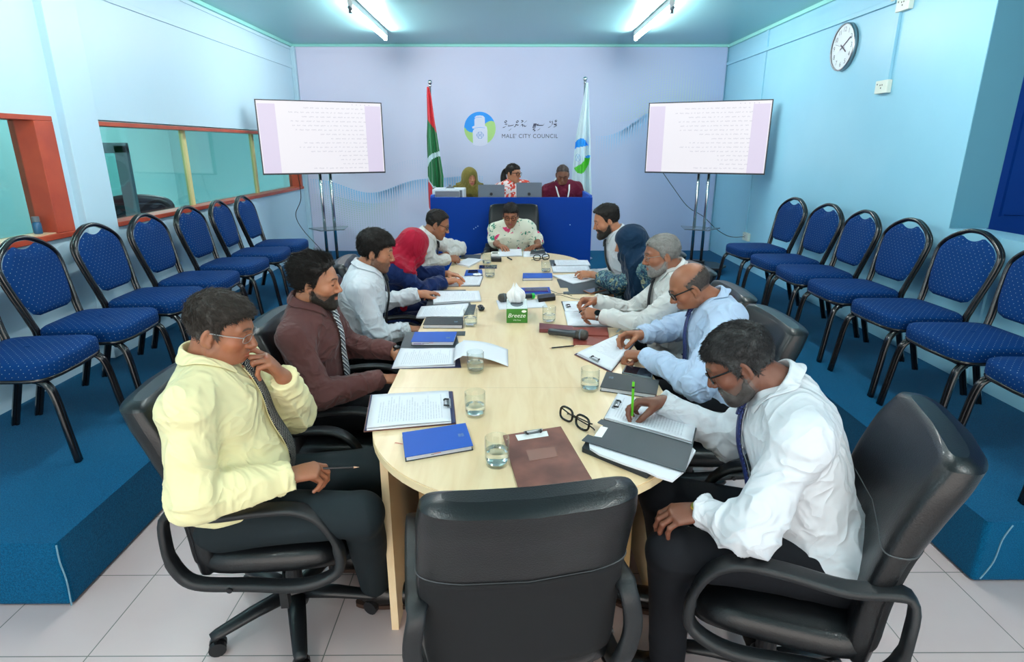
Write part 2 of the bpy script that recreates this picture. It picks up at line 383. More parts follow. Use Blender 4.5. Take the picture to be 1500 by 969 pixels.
# battens and cover strips on the walls
struct('trim_3', MB().box((XL, 4.12, 2.585), (XL+.012, YB, 2.62)).box((XL, 4.12, 2.80), (XL+.01, YB, 2.825)), 'wallL', bevel=.003)
struct('trim_4', MB().box((XR-.022, 4.74, 2.63), (XR, YB, 2.665)), 'wall', bevel=.003)
struct('trim_5', MB().box((XR-.02, 6.965, 2.665), (XR, 7.01, 2.84)).box((XR-.014, 6.975, .70), (XR, 7.0, 2.63)), 'wall', bevel=.003)
struct('trim_6', MB().box((XR-.016, 3.35, PH), (XR, 3.353, 1.15)).box((XL, 2.1, PH), (XL+.004, 2.103, 1.1)), 'wall')
b = MB(); b.box((XL, -3, ZC-.035), (XL+.03, YB, ZC)); b.box((XR-.03, 3.77, ZC-.035), (XR, YB, ZC)); b.box((XL, YB-.06, ZC-.03), (XR, YB, ZC))
struct('trim_7', b, 'cornice', bevel=.004)
struct('trim_8', MB().box((XL, YB-.08, PH), (XL+.05, YB, ZC-.03)), 'wallL', bevel=.004)
# carpeted platform round three sides
ol = [(XL, 1.84), (-1.64, 1.84), (-1.64, 6.2), (1.83, 6.2), (1.83, 1.95), (XR, 1.95), (XR, YB), (XL, YB)]
struct('floor_platform', MB().prism(ol, 0, PH), 'carpet', bevel=.022, seg=3)
struct('trim_9', MB().tube(smoothpath([(-1.64, 1.838, .272), (-1.642, 1.837, .2), (-1.637, 1.839, .12), (-1.64, 1.836, .01)], 4), .003, 5), mat('carpet_seam_thread', srgb(110, 150, 170), .9), label='pale frayed seam at carpet corner')
struct('trim_10', MB().tube(smoothpath([(1.93, 1.948, .265), (1.905, 1.948, .2), (1.895, 1.948, .1), (1.86, 1.948, .02)], 4), .003, 5), mat('carpet_seam_thread', srgb(110, 150, 170), .9), label='pale frayed seam on carpeted step')
# windows
def window(n, y0, y1, z0, z1, mull, deep):
    r = bpy.data.objects.new('window_%d' % n, None); COL.objects.link(r); r.location = (XL, y0, z0); r['kind'] = 'structure'
    def P(name, mb, m, **k):
        o = mb.build(name, m, **k); o.location = (-XL, -y0, -z0); o.parent = r; return o
    t = .028; d = .012
    b = MB(); b.box((XL-.14, y0, z1-t), (XL+d, y1, z1)); b.box((XL-.14, y0, z0-.01), (XL+d+.012, y1, z0+.022)); b.box((XL-.14, y0, z0+.0225), (XL+d, y0+t, z1-t-.0005))
    b.box((XL-.14, y1-(.15 if deep == 2 else t+.03), z0+.0225), (XL+d, y1, z1-t-.0005))
    P('window_frame', b, 'frame', bevel=.003)
    if deep == 2: P('window_sill', MB().box((XL-.13, y0+t, z0+.022), (XL-.002, y1-.05, z0+.028)), 'sillwood')
    for y in mull: P('mullion', MB().box((XL-.12, y-.022, z0), (XL-.085, y+.022, z1-t)), 'mullion')
    P('pane', MB().box((XL-.108, y0, z0), (XL-.102, y1, z1)), 'glass')
window(1, 1.2, 3.76, 1.13, 1.822, [], 2)
window(2, 4.12, 8.07, 1.13, 1.81, [5.43, 6.87], 1)
# the office behind the glass
struct('wall_office', MB().box((-5.3, -1, 0), (-5.2, 10, 2.6)).box((-5.3, 9.6, 0), (XL-.14, 9.7, 2.6)), mat('office_wall_paint', srgb(158, 200, 202), .6))
struct('ceiling_office', MB().box((-5.3, -1, 2.6), (XL-.14, 9.7, 2.66)), mat('office_ceiling', srgb(170, 214, 214), .6))
t = thing('glass_door_cabinet', 'grey framed glazed cabinet standing behind the longer window', 'cabinet', (-3.45, 5.0, 0))
b = MB()
for (a, c) in (((-.4, -.02, .0), (-.34, .02, 1.66)), ((.30, -.02, 0), (.40, .02, 1.66)), ((-.4, -.02, 1.6), (.4, .02, 1.68)), ((-.4, -.02, .9), (.4, .02, .94)), ((-.4, -.02, .0), (.4, .02, .1))): b.box(a, c)
b.build('cabinet_frame', 'greymetal', t, bevel=.004); MB().box((-.34, -.004, .94), (.3, .004, 1.6)).build('cabinet_pane', 'glass', t)
MB().box((-.34, -.006, .1), (.3, .006, .9)).build('lower_panel', mat('teal_panel', srgb(20, 110, 140), .5), t)
t = thing('book_cabinet', 'grey glazed cabinet with files seen through the nearer window', 'cabinet', (-4.6, 3.9, 0))
b = MB(); b.box((-.5, -.25, 0), (-.46, .25, 1.75)); b.box((.46, -.25, 0), (.5, .25, 1.75)); b.box((-.5, -.25, 1.69), (.5, .25, 1.75)); b.box((-.5, -.25, .95), (.5, .25, 1.0)); b.box((-.5, .22, 0), (.5, .25, 1.75)); b.box((-.03, -.26, .95), (.03, -.22, 1.75)); b.box((-.5, -.25, 1.32), (.5, .25, 1.345))
b.build('cabinet_frame', 'greymetal', t, bevel=.003); MB().box((-.47, -.27, .0), (.47, -.24, .97)).build('lower_panel', mat('deep_blue_panel', srgb(0, 84, 124), .4), t)
for k in range(22):
    x = -.42 + (k % 11)*.078; z = 1.0 if k < 11 else 1.345; h = .22 + .05*random.random()
    o = MB().box((-4.6+x, 3.75, z), (-4.6+x+.05, 4.0, z+h)).build('file_binder', mat('binder_%d' % (k % 3), [srgb(200, 226, 228), srgb(150, 196, 202), srgb(90, 150, 170)][k % 3], .5), origin=(-4.6+x, 3.85, z), bevel=.003)
    tag(o, 'pale file binder standing in the cabinet seen through the nearer window', 'binder', 'binders in the office cabinet')
t = thing('office_desk_chair', 'dark padded chair top seen through the longer window', 'chair', (-3.5, 5.75, -.06))
MB().tube(smoothpath([(-.28, 0, 1.08), (-.27, .02, 1.2), (-.1, .03, 1.235), (.12, .03, 1.23), (.27, .02, 1.19), (.28, 0, 1.08)], 6), .045, 10).box((-.27, -.02, .55), (.27, .04, 1.2)).build('backrest', mat('dark_maroon_leather', srgb(58, 30, 40), .35), t, bevel=.01)
MB().tube([(0, 0, .02), (0, 0, .56)], .04, 10).lathe([(.26, 0), (.26, .03), (.04, .08)], 20).build('base', 'black', t)
MB().box((-.26, -.45, .45), (.26, .02, .53)).build('seat', mat('dark_maroon_leather', srgb(58, 30, 40), .35), t, bevel=.02)
# little bottle on the near sill
t = thing('small_bottle', 'small blue bottle with grey cap on the sill by the deep orange frame', 'bottle', (XL-.06, 3.55, 1.158))
MB().lathe([(.02, 0), (.022, .004), (.022, .06), (.016, .07)], 16).build('body', mat('bottle_blue', srgb(40, 92, 130), .3), t, smooth=True); MB().lathe([(.019, .07), (.019, .10), (.001, .101)], 16).build('cap', 'greymetal', t)
# right-hand opening: blue door in the passage
struct('wall_passage', MB().box((XR+1.8, -3, 0), (XR+1.9, 6, ZC)).box((XR+.24, 4.6, 0), (XR+1.9, 4.7, ZC)), mat('passage_paint', srgb(20, 84, 150), .5))
r = bpy.data.objects.new('door_1', None); COL.objects.link(r); r.location = (XR+.3, 4.55, 0); r['kind'] = 'structure'
MB().box((0, 0, 0), (1.2, .045, 2.6)).build('door_leaf', 'bluedoor', r)
b = MB(); 
for (x0, x1, z0, z1) in ((.12, .55, .2, 1.0), (.12, .55, 1.15, 2.3), (.65, 1.1, .2, 1.0), (.65, 1.1, 1.15, 2.3)):
    b.tube([(x0, 0, z0), (x1, 0, z0), (x1, 0, z1), (x0, 0, z1)], .018, 6, closed=True)
b.build('door_moulding', 'bluedoor', r)
# backdrop board with its print
YD = 8.17
o = thing('backdrop', 'pale lavender printed backdrop board behind the blue counter, logo and city council name on it', 'backdrop', (0, YD, PH))
def bd_mat():
    m, t, b = base('backdrop_tone')
    tc = t.new('ShaderNodeTexCoord'); sp = t.new('ShaderNodeSeparateXYZ'); t.l.new(tc.outputs['Object'], sp.inputs[0])
    r = t.new('ShaderNodeMapRange', i_From_Min=-2.0, i_From_Max=2.7); t.l.new(sp.outputs[0], r.inputs[0])
    t.l.new(t.mix(r.outputs[0], srgb(212, 214, 236), srgb(168, 190, 224)), b.inputs['Base Color']); b.inputs['Roughness'].default_value = .45  # board colour runs from lavender at left to light blue at right
    return m
MB().box((-2.665, 0, 0), (2.755, .028, 2.56)).build('board', bd_mat(), o)
def disc_pts(cx, cz, r, n=6): return [(cx + r*math.cos(2*PI*k/n), cz + r*math.sin(2*PI*k/n)) for k in range(n)]
def flat(bm, pts, m, y): bm.add([(p[0], y, p[1]) for p in pts], [tuple(range(len(pts)))], m)   # faces -y when listed counter-clockwise
b = MB()
def wave(ax, az, ux, uz, nx, nz, amp, ph, m, rad, cond=None):
    for i in range(nx):
        for j in range(nz):
            x = ax + i*ux; z = az + j*uz + amp*math.sin(i*.09 + ph + j*.05) + amp*.3*math.sin(i*.2 + j*.1)
            if -2.66 < x < 2.75 and .02 < z < 2.55:
                r = rad * (1 - j/nz) * (.5 + .5*min(1, i/12, (nx-i)/12))
                if r > .0025: flat(b, disc_pts(x, z, r), m, -.0006)
wave(-2.63, .9, .033, -.02, 70, 16, .10, 2.6, 'dotblue', .0145)
wave(-2.63, .72, .034, -.026, 34, 26, .07, 2.6, 'dotgreen', .012)
wave(1.15, 1.62, .033, -.026, 48, 18, -.16, 2.2, 'dotblue', .0145)
wave(1.35, 1.76, .034, .026, 44, 30, -.12, 2.4, 'dotgreen', .012)
wave(-.2+.9, 1.8, .033, -.02, 34, 20, .12, 2.6, 'dotpale', .007)
wave(-1.6, 1.08, .033, -.02, 40, 14, .1, .2, 'dotpale', .007)
b.build('wave_print', None, o)
# logo
LC = atY(703, 188, YD); S = (atY(726, 188, YD)[0] - atY(680, 188, YD)[0]) / 795.   # metres per zoom pixel (circle 795 px wide, centred 465,480)
def LP(pts): return [(LC[0] + (x-465)*S, LC[2]-PH - (y-480)*S) for x, y in pts]
R0 = 398
def arc(a0, a1, n=24): return [(465 + R0*math.cos(math.radians(a0+(a1-a0)*i/n)), 480 + R0*math.sin(math.radians(a0+(a1-a0)*i/n))) for i in range(n+1)]
b = MB()
flat(b, LP(arc(0, 360, 48)[:-1])[::-1], 'logogreen', -.0008)
blue = arc(-180, -24, 30)[0:] + [(760, 300), (700, 308), (640, 335), (600, 368), (560, 420), (460, 520), (350, 560), (270, 578), (200, 565), (130, 520), (80, 455)]
flat(b, LP(blue)[::-1], 'logoblue', -.0014)
tower = [(285, 870), (280, 560), (300, 515), (330, 495), (280, 485), (268, 440), (330, 415), (330, 270), (345, 240), (335, 215), (380, 180), (470, 168), (550, 180), (590, 220), (596, 415), (640, 440), (655, 520), (655, 850), (560, 895), (465, 905), (360, 895)]
flat(b, LP(tower)[::-1], 'logowhite', -.0020)
for pl in ([(335, 240), (400, 215), (520, 212)], [(285, 492), (360, 468), (470, 455), (590, 468)]):
    P3 = [(p[0], -.0026, p[1]) for p in LP(pl)]; b.band(smoothpath(P3, 5), .004, .0008, (0, 0, 1), 'logoblue')
for pl, cl in (([(370, 640), (430, 565), (500, 565), (565, 640), (500, 720), (430, 720)], True), ([(430, 565), (430, 720)], False), ([(500, 565), (500, 720)], False), ([(430, 600), (500, 680)], False), ([(500, 600), (430, 680)], False), ([(395, 610), (395, 670)], False), ([(540, 610), (540, 670)], False)):
    P3 = [(p[0], -.0026, p[1]) for p in LP(pl)]; b.tube(P3, .0024, 4, 'inkblue', closed=cl)
b.build('logo', None, o)
# name in latin and thaana letters
b = MB(); c0 = atY(776, 199.5, YD); wtx = atY(817, 199, YD)[0] - atY(735, 199, YD)[0]
vs, fs = text_geo("MALE' CITY COUNCIL", .1, 0, 1.1); w0 = max(v[0] for v in vs) - min(v[0] for v in vs); k = wtx / w0
b.add([(c0[0] + v[0]*k, -.001, c0[2]-PH + v[1]*k*1.05) for v in vs], fs, 'ink')
O1 = atY(732, 170, YD); S1 = (atY(820, 170, YD)[0] - O1[0]) / 1500.
def stroke(pl, w=24, smooth=True):
    P3 = [(O1[0] + x*S1, -.001, O1[2]-PH - y*S1) for x, y in pl]
    if smooth and len(P3) > 2: P3 = smoothpath(P3, 4)
    b.band(P3, w*S1, .001, (.55, 0, .83), 'ink')
for pl in ([(1370,115),(1420,88)], [(1375,140),(1440,108)], [(1395,92),(1412,145)], [(1430,185),(1355,190),(1430,225),(1350,258)], [(1275,95),(1250,125),(1275,150)], [(1330,95),(1305,125),(1330,150)], [(1300,185),(1335,180),(1270,245),(1215,270)],
    [(1110,180),(1085,215),(930,212),(970,190),(930,230)], [(945,338),(1015,292)], [(840,188),(915,185),(905,225),(835,225)], [(845,205),(910,205)], [(905,240),(830,245),(845,275),(900,268)], [(820,330),(885,290)], [(850,370),(905,325)], [(835,305),(890,350)],
    [(615,155),(680,105)], [(690,190),(660,235),(615,235),(612,200)], [(535,150),(590,125),(540,100)], [(500,250),(560,190),(580,250),(580,200),(540,222)], [(490,190),(460,215),(395,195),(400,240),(355,250)], [(440,105),(470,130),(440,155),(410,130),(440,105)],
    [(360,190),(330,215),(210,230),(235,195)], [(225,345),(290,295)], [(125,195),(185,192),(140,250),(75,270)], [(150,105),(180,130),(150,155),(118,130),(150,105)]):
    stroke(pl)
b.build('lettering', None, o)
# sockets and conduits on the right wall
def socket(name, y, z, lab, flip=0):
    t = thing(name, lab, 'socket', (XR, y, z))
    MB().box((-.035, -.075, -.045), (0, .075, .045)).build('back_box', 'ivory', t, bevel=.004)
    b = MB()
    for (dy, dz) in ((-.012, .012), (.012, .012), (0, -.008), (.05, .02)): b.box((-.0365, dy-.004, dz-.005), (-.0345, dy+.004, dz+.005))
    b.build('socket_hole', 'black', t); return t
socket('wall_socket', 4.71, 2.07, 'white socket box at the foot of the wall conduit below the clock height')
socket('wall_socket', 4.62, 2.60, 'white socket box at the top of the wall conduit, cut by the picture edge')
socket('wall_socket', 6.92, .65, 'white socket box low on the wall behind the farthest right row chair')
o = MB().box((XR-.022, 4.66, 2.11), (XR, 4.70, 2.56)).build('cable_conduit', 'wall', origin=(XR, 4.68, 2.3), bevel=.003); tag(o, 'pale blue vertical cable conduit between two wall sockets', 'conduit')
o = MB().box((XR-.03, 4.74, 2.645), (XR, 4.78, 2.675)).build('conduit_cap', 'ivory', origin=(XR, 4.76, 2.66), bevel=.003); tag(o, 'small pale junction cap where horizontal conduit ends beside upper socket', 'conduit cap')
# clock
t = thing('wall_clock', 'round white wall clock with silver rim and black numerals on the light blue wall', 'clock', (XR-.001, 5.36, 2.432))
R_ = .182
MB().lathe([(R_-.012, .034), (R_-.002, .036), (R_, .026), (R_, 0), (.02, 0)][::-1], 48, ax=0, R=[[-1,0,0],[0,1,0],[0,0,1]], cap=False).build('rim', 'steel', t, smooth=True)
MB().lathe([(.001, .026), (R_-.012, .026)], 48, ax=0, R=[[-1,0,0],[0,1,0],[0,0,1]], cap=False).build('clock_face', mat('clock_dial', srgb(212, 226, 232), .4), t)
b = MB()
for h in range(1, 13):
    vs, fs = text_geo(str(h), .052); a = h*PI/6
    # seen from inside the room (looking towards +x) the viewer's right is -y
    b.add([(-.0275, -(math.sin(a)*.132 + v[0]), math.cos(a)*.132 + v[1]) for v in vs], fs)
b.build('numeral', mat('clock_ink', srgb(90, 100, 106), .5), t)
for (ang, L, w, nm) in ((124, .075, .011, 'hour_hand'), (60, .125, .008, 'minute_hand'), (286, .12, .002, 'second_hand')):
    a = math.radians(ang); d = np.array((0, -math.sin(a), math.cos(a))); sd = np.array((0, math.cos(a), math.sin(a)))
    MB().band([np.array((-.030, 0, 0)) - d*.035, np.array((-.030, 0, 0)) + d*L], w, .002, sd).build(nm, mat('clock_hand', srgb(62, 56, 72), .4), t)
# ceiling lamps
LAMP = mat('lamp_white_metal', srgb(225, 232, 232), .4)
def lamp(x, y, L, lab):
    t = thing('tube_light', lab, 'lamp', (x, y, ZC))
    MB().box((-.022, 0, -.055), (.022, L, 0)).build('batten', LAMP, t, bevel=.004)
    MB().tube([(0, .03, -.082), (0, L-.03, -.082)], .014, 14).build('tube', 'tube', t, smooth=False)
    for y_ in (0, L-.02): MB().box((-.018, y_, -.10), (.018, y_+.02, -.05)).build('lamp_holder', LAMP, t, bevel=.004)
    MB().lathe([(.012, 0), (.012, .03)], 10, c=(-.0, -.02, -.085), ax=1).box((-.012, -.016, -.125), (.012, -.004, -.08)).build('starter', 'greymetal', t)
    return t
lamp(-1.36, 5.72, 1.55, 'fluorescent tube light on the ceiling above the television by the long window')
lamp(1.41, 5.72, 1.55, 'fluorescent tube light on the ceiling above the television by the clock wall')
for (x, y) in ((-1.36, 2.6), (1.41, 2.6), (-1.36, -.4), (1.41, -.4)): lamp(x, y, 1.55, 'fluorescent tube light over the ' + ('middle' if y > 0 else 'near end') + ' of the room, ' + ('window' if x < 0 else 'clock') + ' side')
for y in (3.2, 6.2):
    t = lamp(-4.0, y, 1.55, 'unseen tube light added to brighten the office behind the windows, ' + ('over the bookcase' if y < 4 else 'over the door cabinet')); t.location.z = 2.6  # unseen lamps, added so the office behind the glass isn't dark
# ------------------------------------------------------------------ televisions on stands
def tv(cx, cy, w, h, rz, lab, lab2, side):
    t = thing('television', lab, 'television', (cx, cy, 1.365), rz)
    MB().box((-w/2, -.0, 0), (w/2, .035, h)).box((-w*.3, .03, .1), (w*.3, .07, h*.7)).build('casing', 'black', t, bevel=.004)
    b = MB(); k = .010
    for (a, c) in (((-w/2, -.008, 0), (w/2, .0, k*1.6)), ((-w/2, -.008, h-k), (w/2, 0, h)), ((-w/2, -.008, 0), (-w/2+k, 0, h)), ((w/2-k, -.008, 0), (w/2, 0, h))): b.box(a, c)
    b.build('bezel', mat('tv_bezel', srgb(40, 44, 52), .3), t)
    MB().box((-w/2+k, -.004, k*1.6), (w/2-k, -.001, h-k)).build('screen', mat('tv_screen', (.04, .04, .04, 1), .3, emit=.56, ecol=(.96, .94, 1, 1)), t)
    for s_ in (-1, 1): MB().box((s_*w*.42-w*.065, -.0048, k*1.6), (s_*w*.42+w*.065, -.0042, h-k-.03)).build('screen_margin', mat('tv_margin', (.04, .04, .04, 1), .3, emit=.56, ecol=(.80, .72, .92, 1)), t)
    b = MB(); rnd = random.Random(3); rows = [(.35, .84), (.25, .86), (.38, .84), (.27, .86), (.28, .84), (.28, .84), (.48, .84), (.55, .86), (.36, .86), (.31, .86), (.40, .86), (.62, .86), (.62, .84), (.64, .86), (.43, .84)]
    for i, (u0, u1) in enumerate(rows):
        z = h*(.90 - i*.0585); u = u1
        while u > u0:
            wl = rnd.uniform(.012, .045)
            xx = -w/2 + w*(u - wl); n = max(2, int(wl*w/.0085))
            for q in range(n):
                x = xx + q*.0085; zz = z + rnd.uniform(-.0025, .0025)
                b.add([(x, -.005, zz-.004), (x+.0035, -.005, zz-.004), (x+.0065, -.005, zz+.006), (x+.003, -.005, zz+.006)], [(0, 1, 2, 3)])
            u -= wl + .012
    for q in range(5): b.box((w*.25+q*.045, -.0052, h-.035), (w*.25+q*.045+.008, -.0048, h-.028))
    q_ = b.build('screen_text', mat('tv_text', (.03, .03, .03, 1), .4, emit=.36, ecol=(.8, .8, 1, 1)), t)
    q_['kind'] = 'stuff'
    # stand
    d = np.array((math.cos(rz), math.sin(rz))); n = np.array((-math.sin(rz), math.cos(rz)))
    s = thing('television_stand', lab2, 'stand', (cx + n[0]*.14, cy + n[1]*.14, PH), rz)
    for q in (-.055, .055): MB().tube([(q, -.02, .06), (q, -.02, 1.5)], .017, 14).build('pole', 'chrome', s, smooth=True)
    for q in (-.055, .055): MB().tube([(q, .03, .06), (q, .03, 1.5)], .010, 10).build('pole', 'steel', s, smooth=True)
    MB().box((-.2, -.03, 1.35), (.2, .0, 1.75)).build('bracket', 'black', s)
    ps = [(-.24, .02), (-.20, .11), (.20, .11), (.24, .02), (.12, -.23), (-.12, -.23)] if side < 0 else [(-.24, .02), (-.12, -.23), (.12, -.23), (.24, .02), (.2, .11), (-.2, .11)]
    MB().prism([(-.13, -.2), (.13, -.2), (.22, .08), (-.22, .08)], .475, .487).build('shelf', mat('smoked_glass_shelf', srgb(92, 104, 112), .1, spec=.8), s, bevel=.002)
    MB().prism([(-.34, -.02), (-.30, -.24), (-.18, -.26), (-.12, -.08), (.12, -.08), (.18, -.26), (.30, -.24), (.34, -.02), (.2, .16), (-.2, .16)], .055, .075).box((-.09, -.05, .075), (.09, .06, .11)).build('base', 'black', s, bevel=.004)
    for (x, y) in ((-.3, -.2), (.3, -.2), (-.18, .13), (.18, .13)):
        MB().lathe([(.012, -.014), (.026, -.012), (.026, .012), (.012, .014)], 14, c=(x, y, .026), ax=0).box((x-.006, y-.01, .03), (x+.006, y+.01, .056)).build('caster', 'black', s)
    return t, s
aL = math.atan2(7.0-6.45, -1.40+2.57)
tv(-1.985, 6.725, 1.293, .745, aL, 'large television showing a page of text, beside the long window', 'two pole chrome television stand with shelf near the long window', -1)
aR = math.atan2(6.45-7.0, 2.69-1.55)
tv(2.12, 6.725, 1.266, .745, aR, 'large television showing a page of text, on the stand by the clock wall', 'two pole chrome television stand with shelf near the clock wall', 1)
o = MB().tube(smoothpath([(-2.3, 6.72, 1.38), (-2.32, 6.8, 1.1), (-2.45, 6.95, .9), (-2.4, 7.0, .72), (-2.2, 6.95, .5), (-2.1, 6.9, .36)], 8), .004, 6).build('power_cord', 'black', origin=(-2.3, 6.8, .36)); tag(o, 'thin black cord hanging below the television by the long window', 'cord')
o = MB().tube(smoothpath([(1.75, 6.98, 1.37), (1.9, 7.05, 1.2), (2.1, 7.1, .98), (2.3, 7.1, .86), (2.45, 7.05, .72), (2.6, 7.0, .64), (XR-.04, 6.92, .65)], 8), .004, 6).build('power_cord', 'black', origin=(2.3, 7.1, .64)); tag(o, 'thin black cord running from the television to the low wall socket', 'cord')
# ------------------------------------------------------------------ flags
def ball(parent): MB().sphere((0, 0, 2.455-PH+.0), .026, 10).build('finial', 'chrome', parent, smooth=True)
def flagpole(cx, y, ztop, lab):
    t = thing('flagpole', lab, 'flagpole', (cx, y, PH))
    MB().tube([(0, 0, 0), (0, 0, ztop-PH)], .011, 12).build('pole', 'chrome', t, smooth=True)
    MB().sphere((0, 0, ztop-PH+.02), .027, 10).lathe([(.016, ztop-PH-.03), (.016, ztop-PH-.005), (.008, ztop-PH)], 12).build('finial', 'chrome', t, smooth=True)
    MB().lathe([(.17, 0), (.17, .015), (.06, .04), (.02, .07), (.016, .1)], 28).build('base', 'chrome', t, smooth=True)
    return t
YF = 7.55
pL = atY(630, 126, YF); pR = atY(857, 121, YF)
flagpole(pL[0], YF, pL[2]+.02, 'chrome flagpole carrying the furled red and green flag')
flagpole(pR[0], YF, pR[2]+.02, 'chrome flagpole carrying the furled white council flag')
def flag(x0, yb, rows, colf, lab, nu=90, nv=150):
    """rows: list of (z, left, right) outline of the hanging cloth in metres; folds run down the cloth"""
    zs = [r[0] for r in rows][::-1]; l = [r[1] for r in rows][::-1]; rr = [r[2] for r in rows][::-1]
    z1, z0 = max(zs), min(zs); P = []; b = MB()
    for i in range(nv+1):
        z = z1 + (z0 - z1)*i/nv; a = np.interp(z, zs, l); c = np.interp(z, zs, rr); row = []
        w = c - a
        for j in range(nu+1):
            u = j/nu; amp = min(.05, w*.22)
            y = yb + amp*math.sin(u*PI*3.2 + .6 + .4*(i/nv)) + amp*.35*math.sin(u*PI*8 + i*.012)
            zz = z - .06*(u-.3)*(i/nv)*1.0
            row.append((x0 + a + w*u, y, zz))
        P.append(row)
    vs = [p for r in P for p in r]; n1 = nu+1; groups = {}
    for i in range(nv):
        for j in range(nu):
            p = P[i][j]; groups.setdefault(colf(p[0]-x0, p[2], j/nu, i/nv), []).append((i*n1+j, (i+1)*n1+j, (i+1)*n1+j+1, i*n1+j+1))
    first = True
    for k, g in groups.items(): b.add(vs if first else [], [tuple(q - (0 if first else len(vs)) for q in f) for f in g], k) if first else b_add(b, g, k); first = False
    o = b.build('flag', None, origin=(x0, yb, z0), smooth=True, solid=.003); tag(o, lab, 'flag'); return o
def b_add(b, g, k):
    mi = b.mi(k)
    for f in g: b.f.append(f); b.m.append(mi)
yq = YF - .04
def fz(py): return atY(630, py, yq)[2]
def fx(px, py=200): return atY(px, py, yq)[0] - pL[0]
def colL(x, z, u, v):
    X = 630 + 0; # red field, green rectangle, white crescent: read in photo-like units measured on the cloth
    px = x; 
    top = np.interp(x, [fx(627), fx(640)], [fz(174), fz(194)]); bot = np.interp(x, [fx(626), fx(632), fx(644)], [fz(266), fz(275), fz(283)])
    if z > top or z < bot or (x < fx(625.5, 240)): return 'flagred'
    # crescent
    cx, cz, R1 = fx(645), fz(249), abs(fz(249)-fz(221)); d1 = math.hypot((x-cx), (z-cz)); d2 = math.hypot((x-cx-.012), (z-cz+.02))
    if d1 < R1 and d2 > R1*.86: return 'flagwhite'
    return 'flaggreen'
rowsL = [(fz(127), fx(628.3), fx(631)), (fz(140), fx(627.5), fx(634)), (fz(175), fx(627), fx(637.5)), (fz(200), fx(625), fx(641)), (fz(240), fx(624.5), fx(646)), (fz(255), fx(624), fx(648)), (fz(290), fx(623.5), fx(647)), (fz(305), fx(624), fx(640)), (fz(318), fx(628), fx(634)), (fz(345), fx(629), fx(633))]
flag(pL[0], yq, rowsL, colL, 'furled red and green flag with white crescent hanging beside the blue counter')
def fxR(px): return atY(px, 200, yq)[0] - pR[0]
def colR(x, z, u, v):
    px = 857 + x/(fxR(858)-fxR(857)); py = np.interp(-z, [-fz(100), -fz(300)], [100, 300])
    q = (px - 857)*4.85 + 180*1.0; Yy = (py-100)*4.845   # crop pixels: x from 820, 4.85 per px
    X = (px - 820)*4.85
    if ((X-165)/62.)**2 + ((Yy-605)/128.)**2 > 1: return 'flagwhite'
    if Yy < 480 + 75 + (X-120)*.25 - (30 if X > 160 else 0) and Yy < 560: 
        if X > 128 and Yy > 545 - (X-128)*.2: return 'flagwhite'
        return 'logoblue'
    if Yy > 700 - (X-110)*.75 or (X > 192 and Yy > 618): return 'flaglogogreen'
    if X > 200 and Yy > 600: return 'logoblue'
    return 'flagwhite'
rowsR = [(fz(121), fxR(856), fxR(858.5)), (fz(135), fxR(854.5), fxR(860)), (fz(170), fxR(849), fxR(862)), (fz(200), fxR(844.5), fxR(864.5)), (fz(240), fxR(841.5), fxR(866.5)), (fz(275), fxR(839.5), fxR(869)), (fz(300), fxR(838), fxR(870)), (fz(345), fxR(838), fxR(868))]
o = flag(pR[0], yq, rowsR, colR, 'furled white council flag with blue and green round emblem beside the counter')
b = MB()
for pl in ([(112, 625), (125, 605), (143, 625), (146, 650), (130, 662), (112, 650)], [(118, 610), (142, 655)], [(140, 612), (116, 652)]):
    P3 = []
    for X, Yy in pl: p = atY(820 + X/4.85, 100 + Yy/4.85, yq-.075); P3.append(p)
    b.tube(P3, .0022, 4, closed=len(P3) > 2)
q = b.build('emblem_line', 'inkblue', o); q.parent = o; q.matrix_parent_inverse = o.matrix_world.inverted() if False else Matrix.Translation(-Vector(o.location))
# ------------------------------------------------------------------ counter
YCn = 6.1; cl = atY(630, 289, YCn); cr = atY(868, 289, YCn); CZ = cl[2]; cx0, cx1 = cl[0], cr[0]
t = thing('reception_counter', 'royal blue laminate counter standing behind the chairwoman', 'counter', ((cx0+cx1)/2, YCn, 0)); w = (cx1-cx0)/2
MB().box((-w, 0, 0), (w, .03, CZ)).build('front_panel', 'deskblue', t, bevel=.002)
for s in (-1, 1): MB().box((s*w-.015*(1+s), .03, PH if 0 else 0), (s*w+.015*(1-s), .62, CZ+.02)).build('side_panel', 'deskblue_in', t, bevel=.002)
MB().box((-w+.03, .03, 1.0), (w-.03, .6, 1.03)).build('desk_top', 'counterdesk', t, bevel=.002)
b = MB(); 
for (px, py) in ((697, 333), (700, 331), (835, 329), (694, 335)): p = atY(px, py, YCn); b.lathe([(.001, -.001), (.006, -.001), (.006, 0)], 6, c=(p[0]-(cx0+cx1)/2, -.0005, p[2]), ax=1)
b.build('scuff_mark', 'smudge', t)
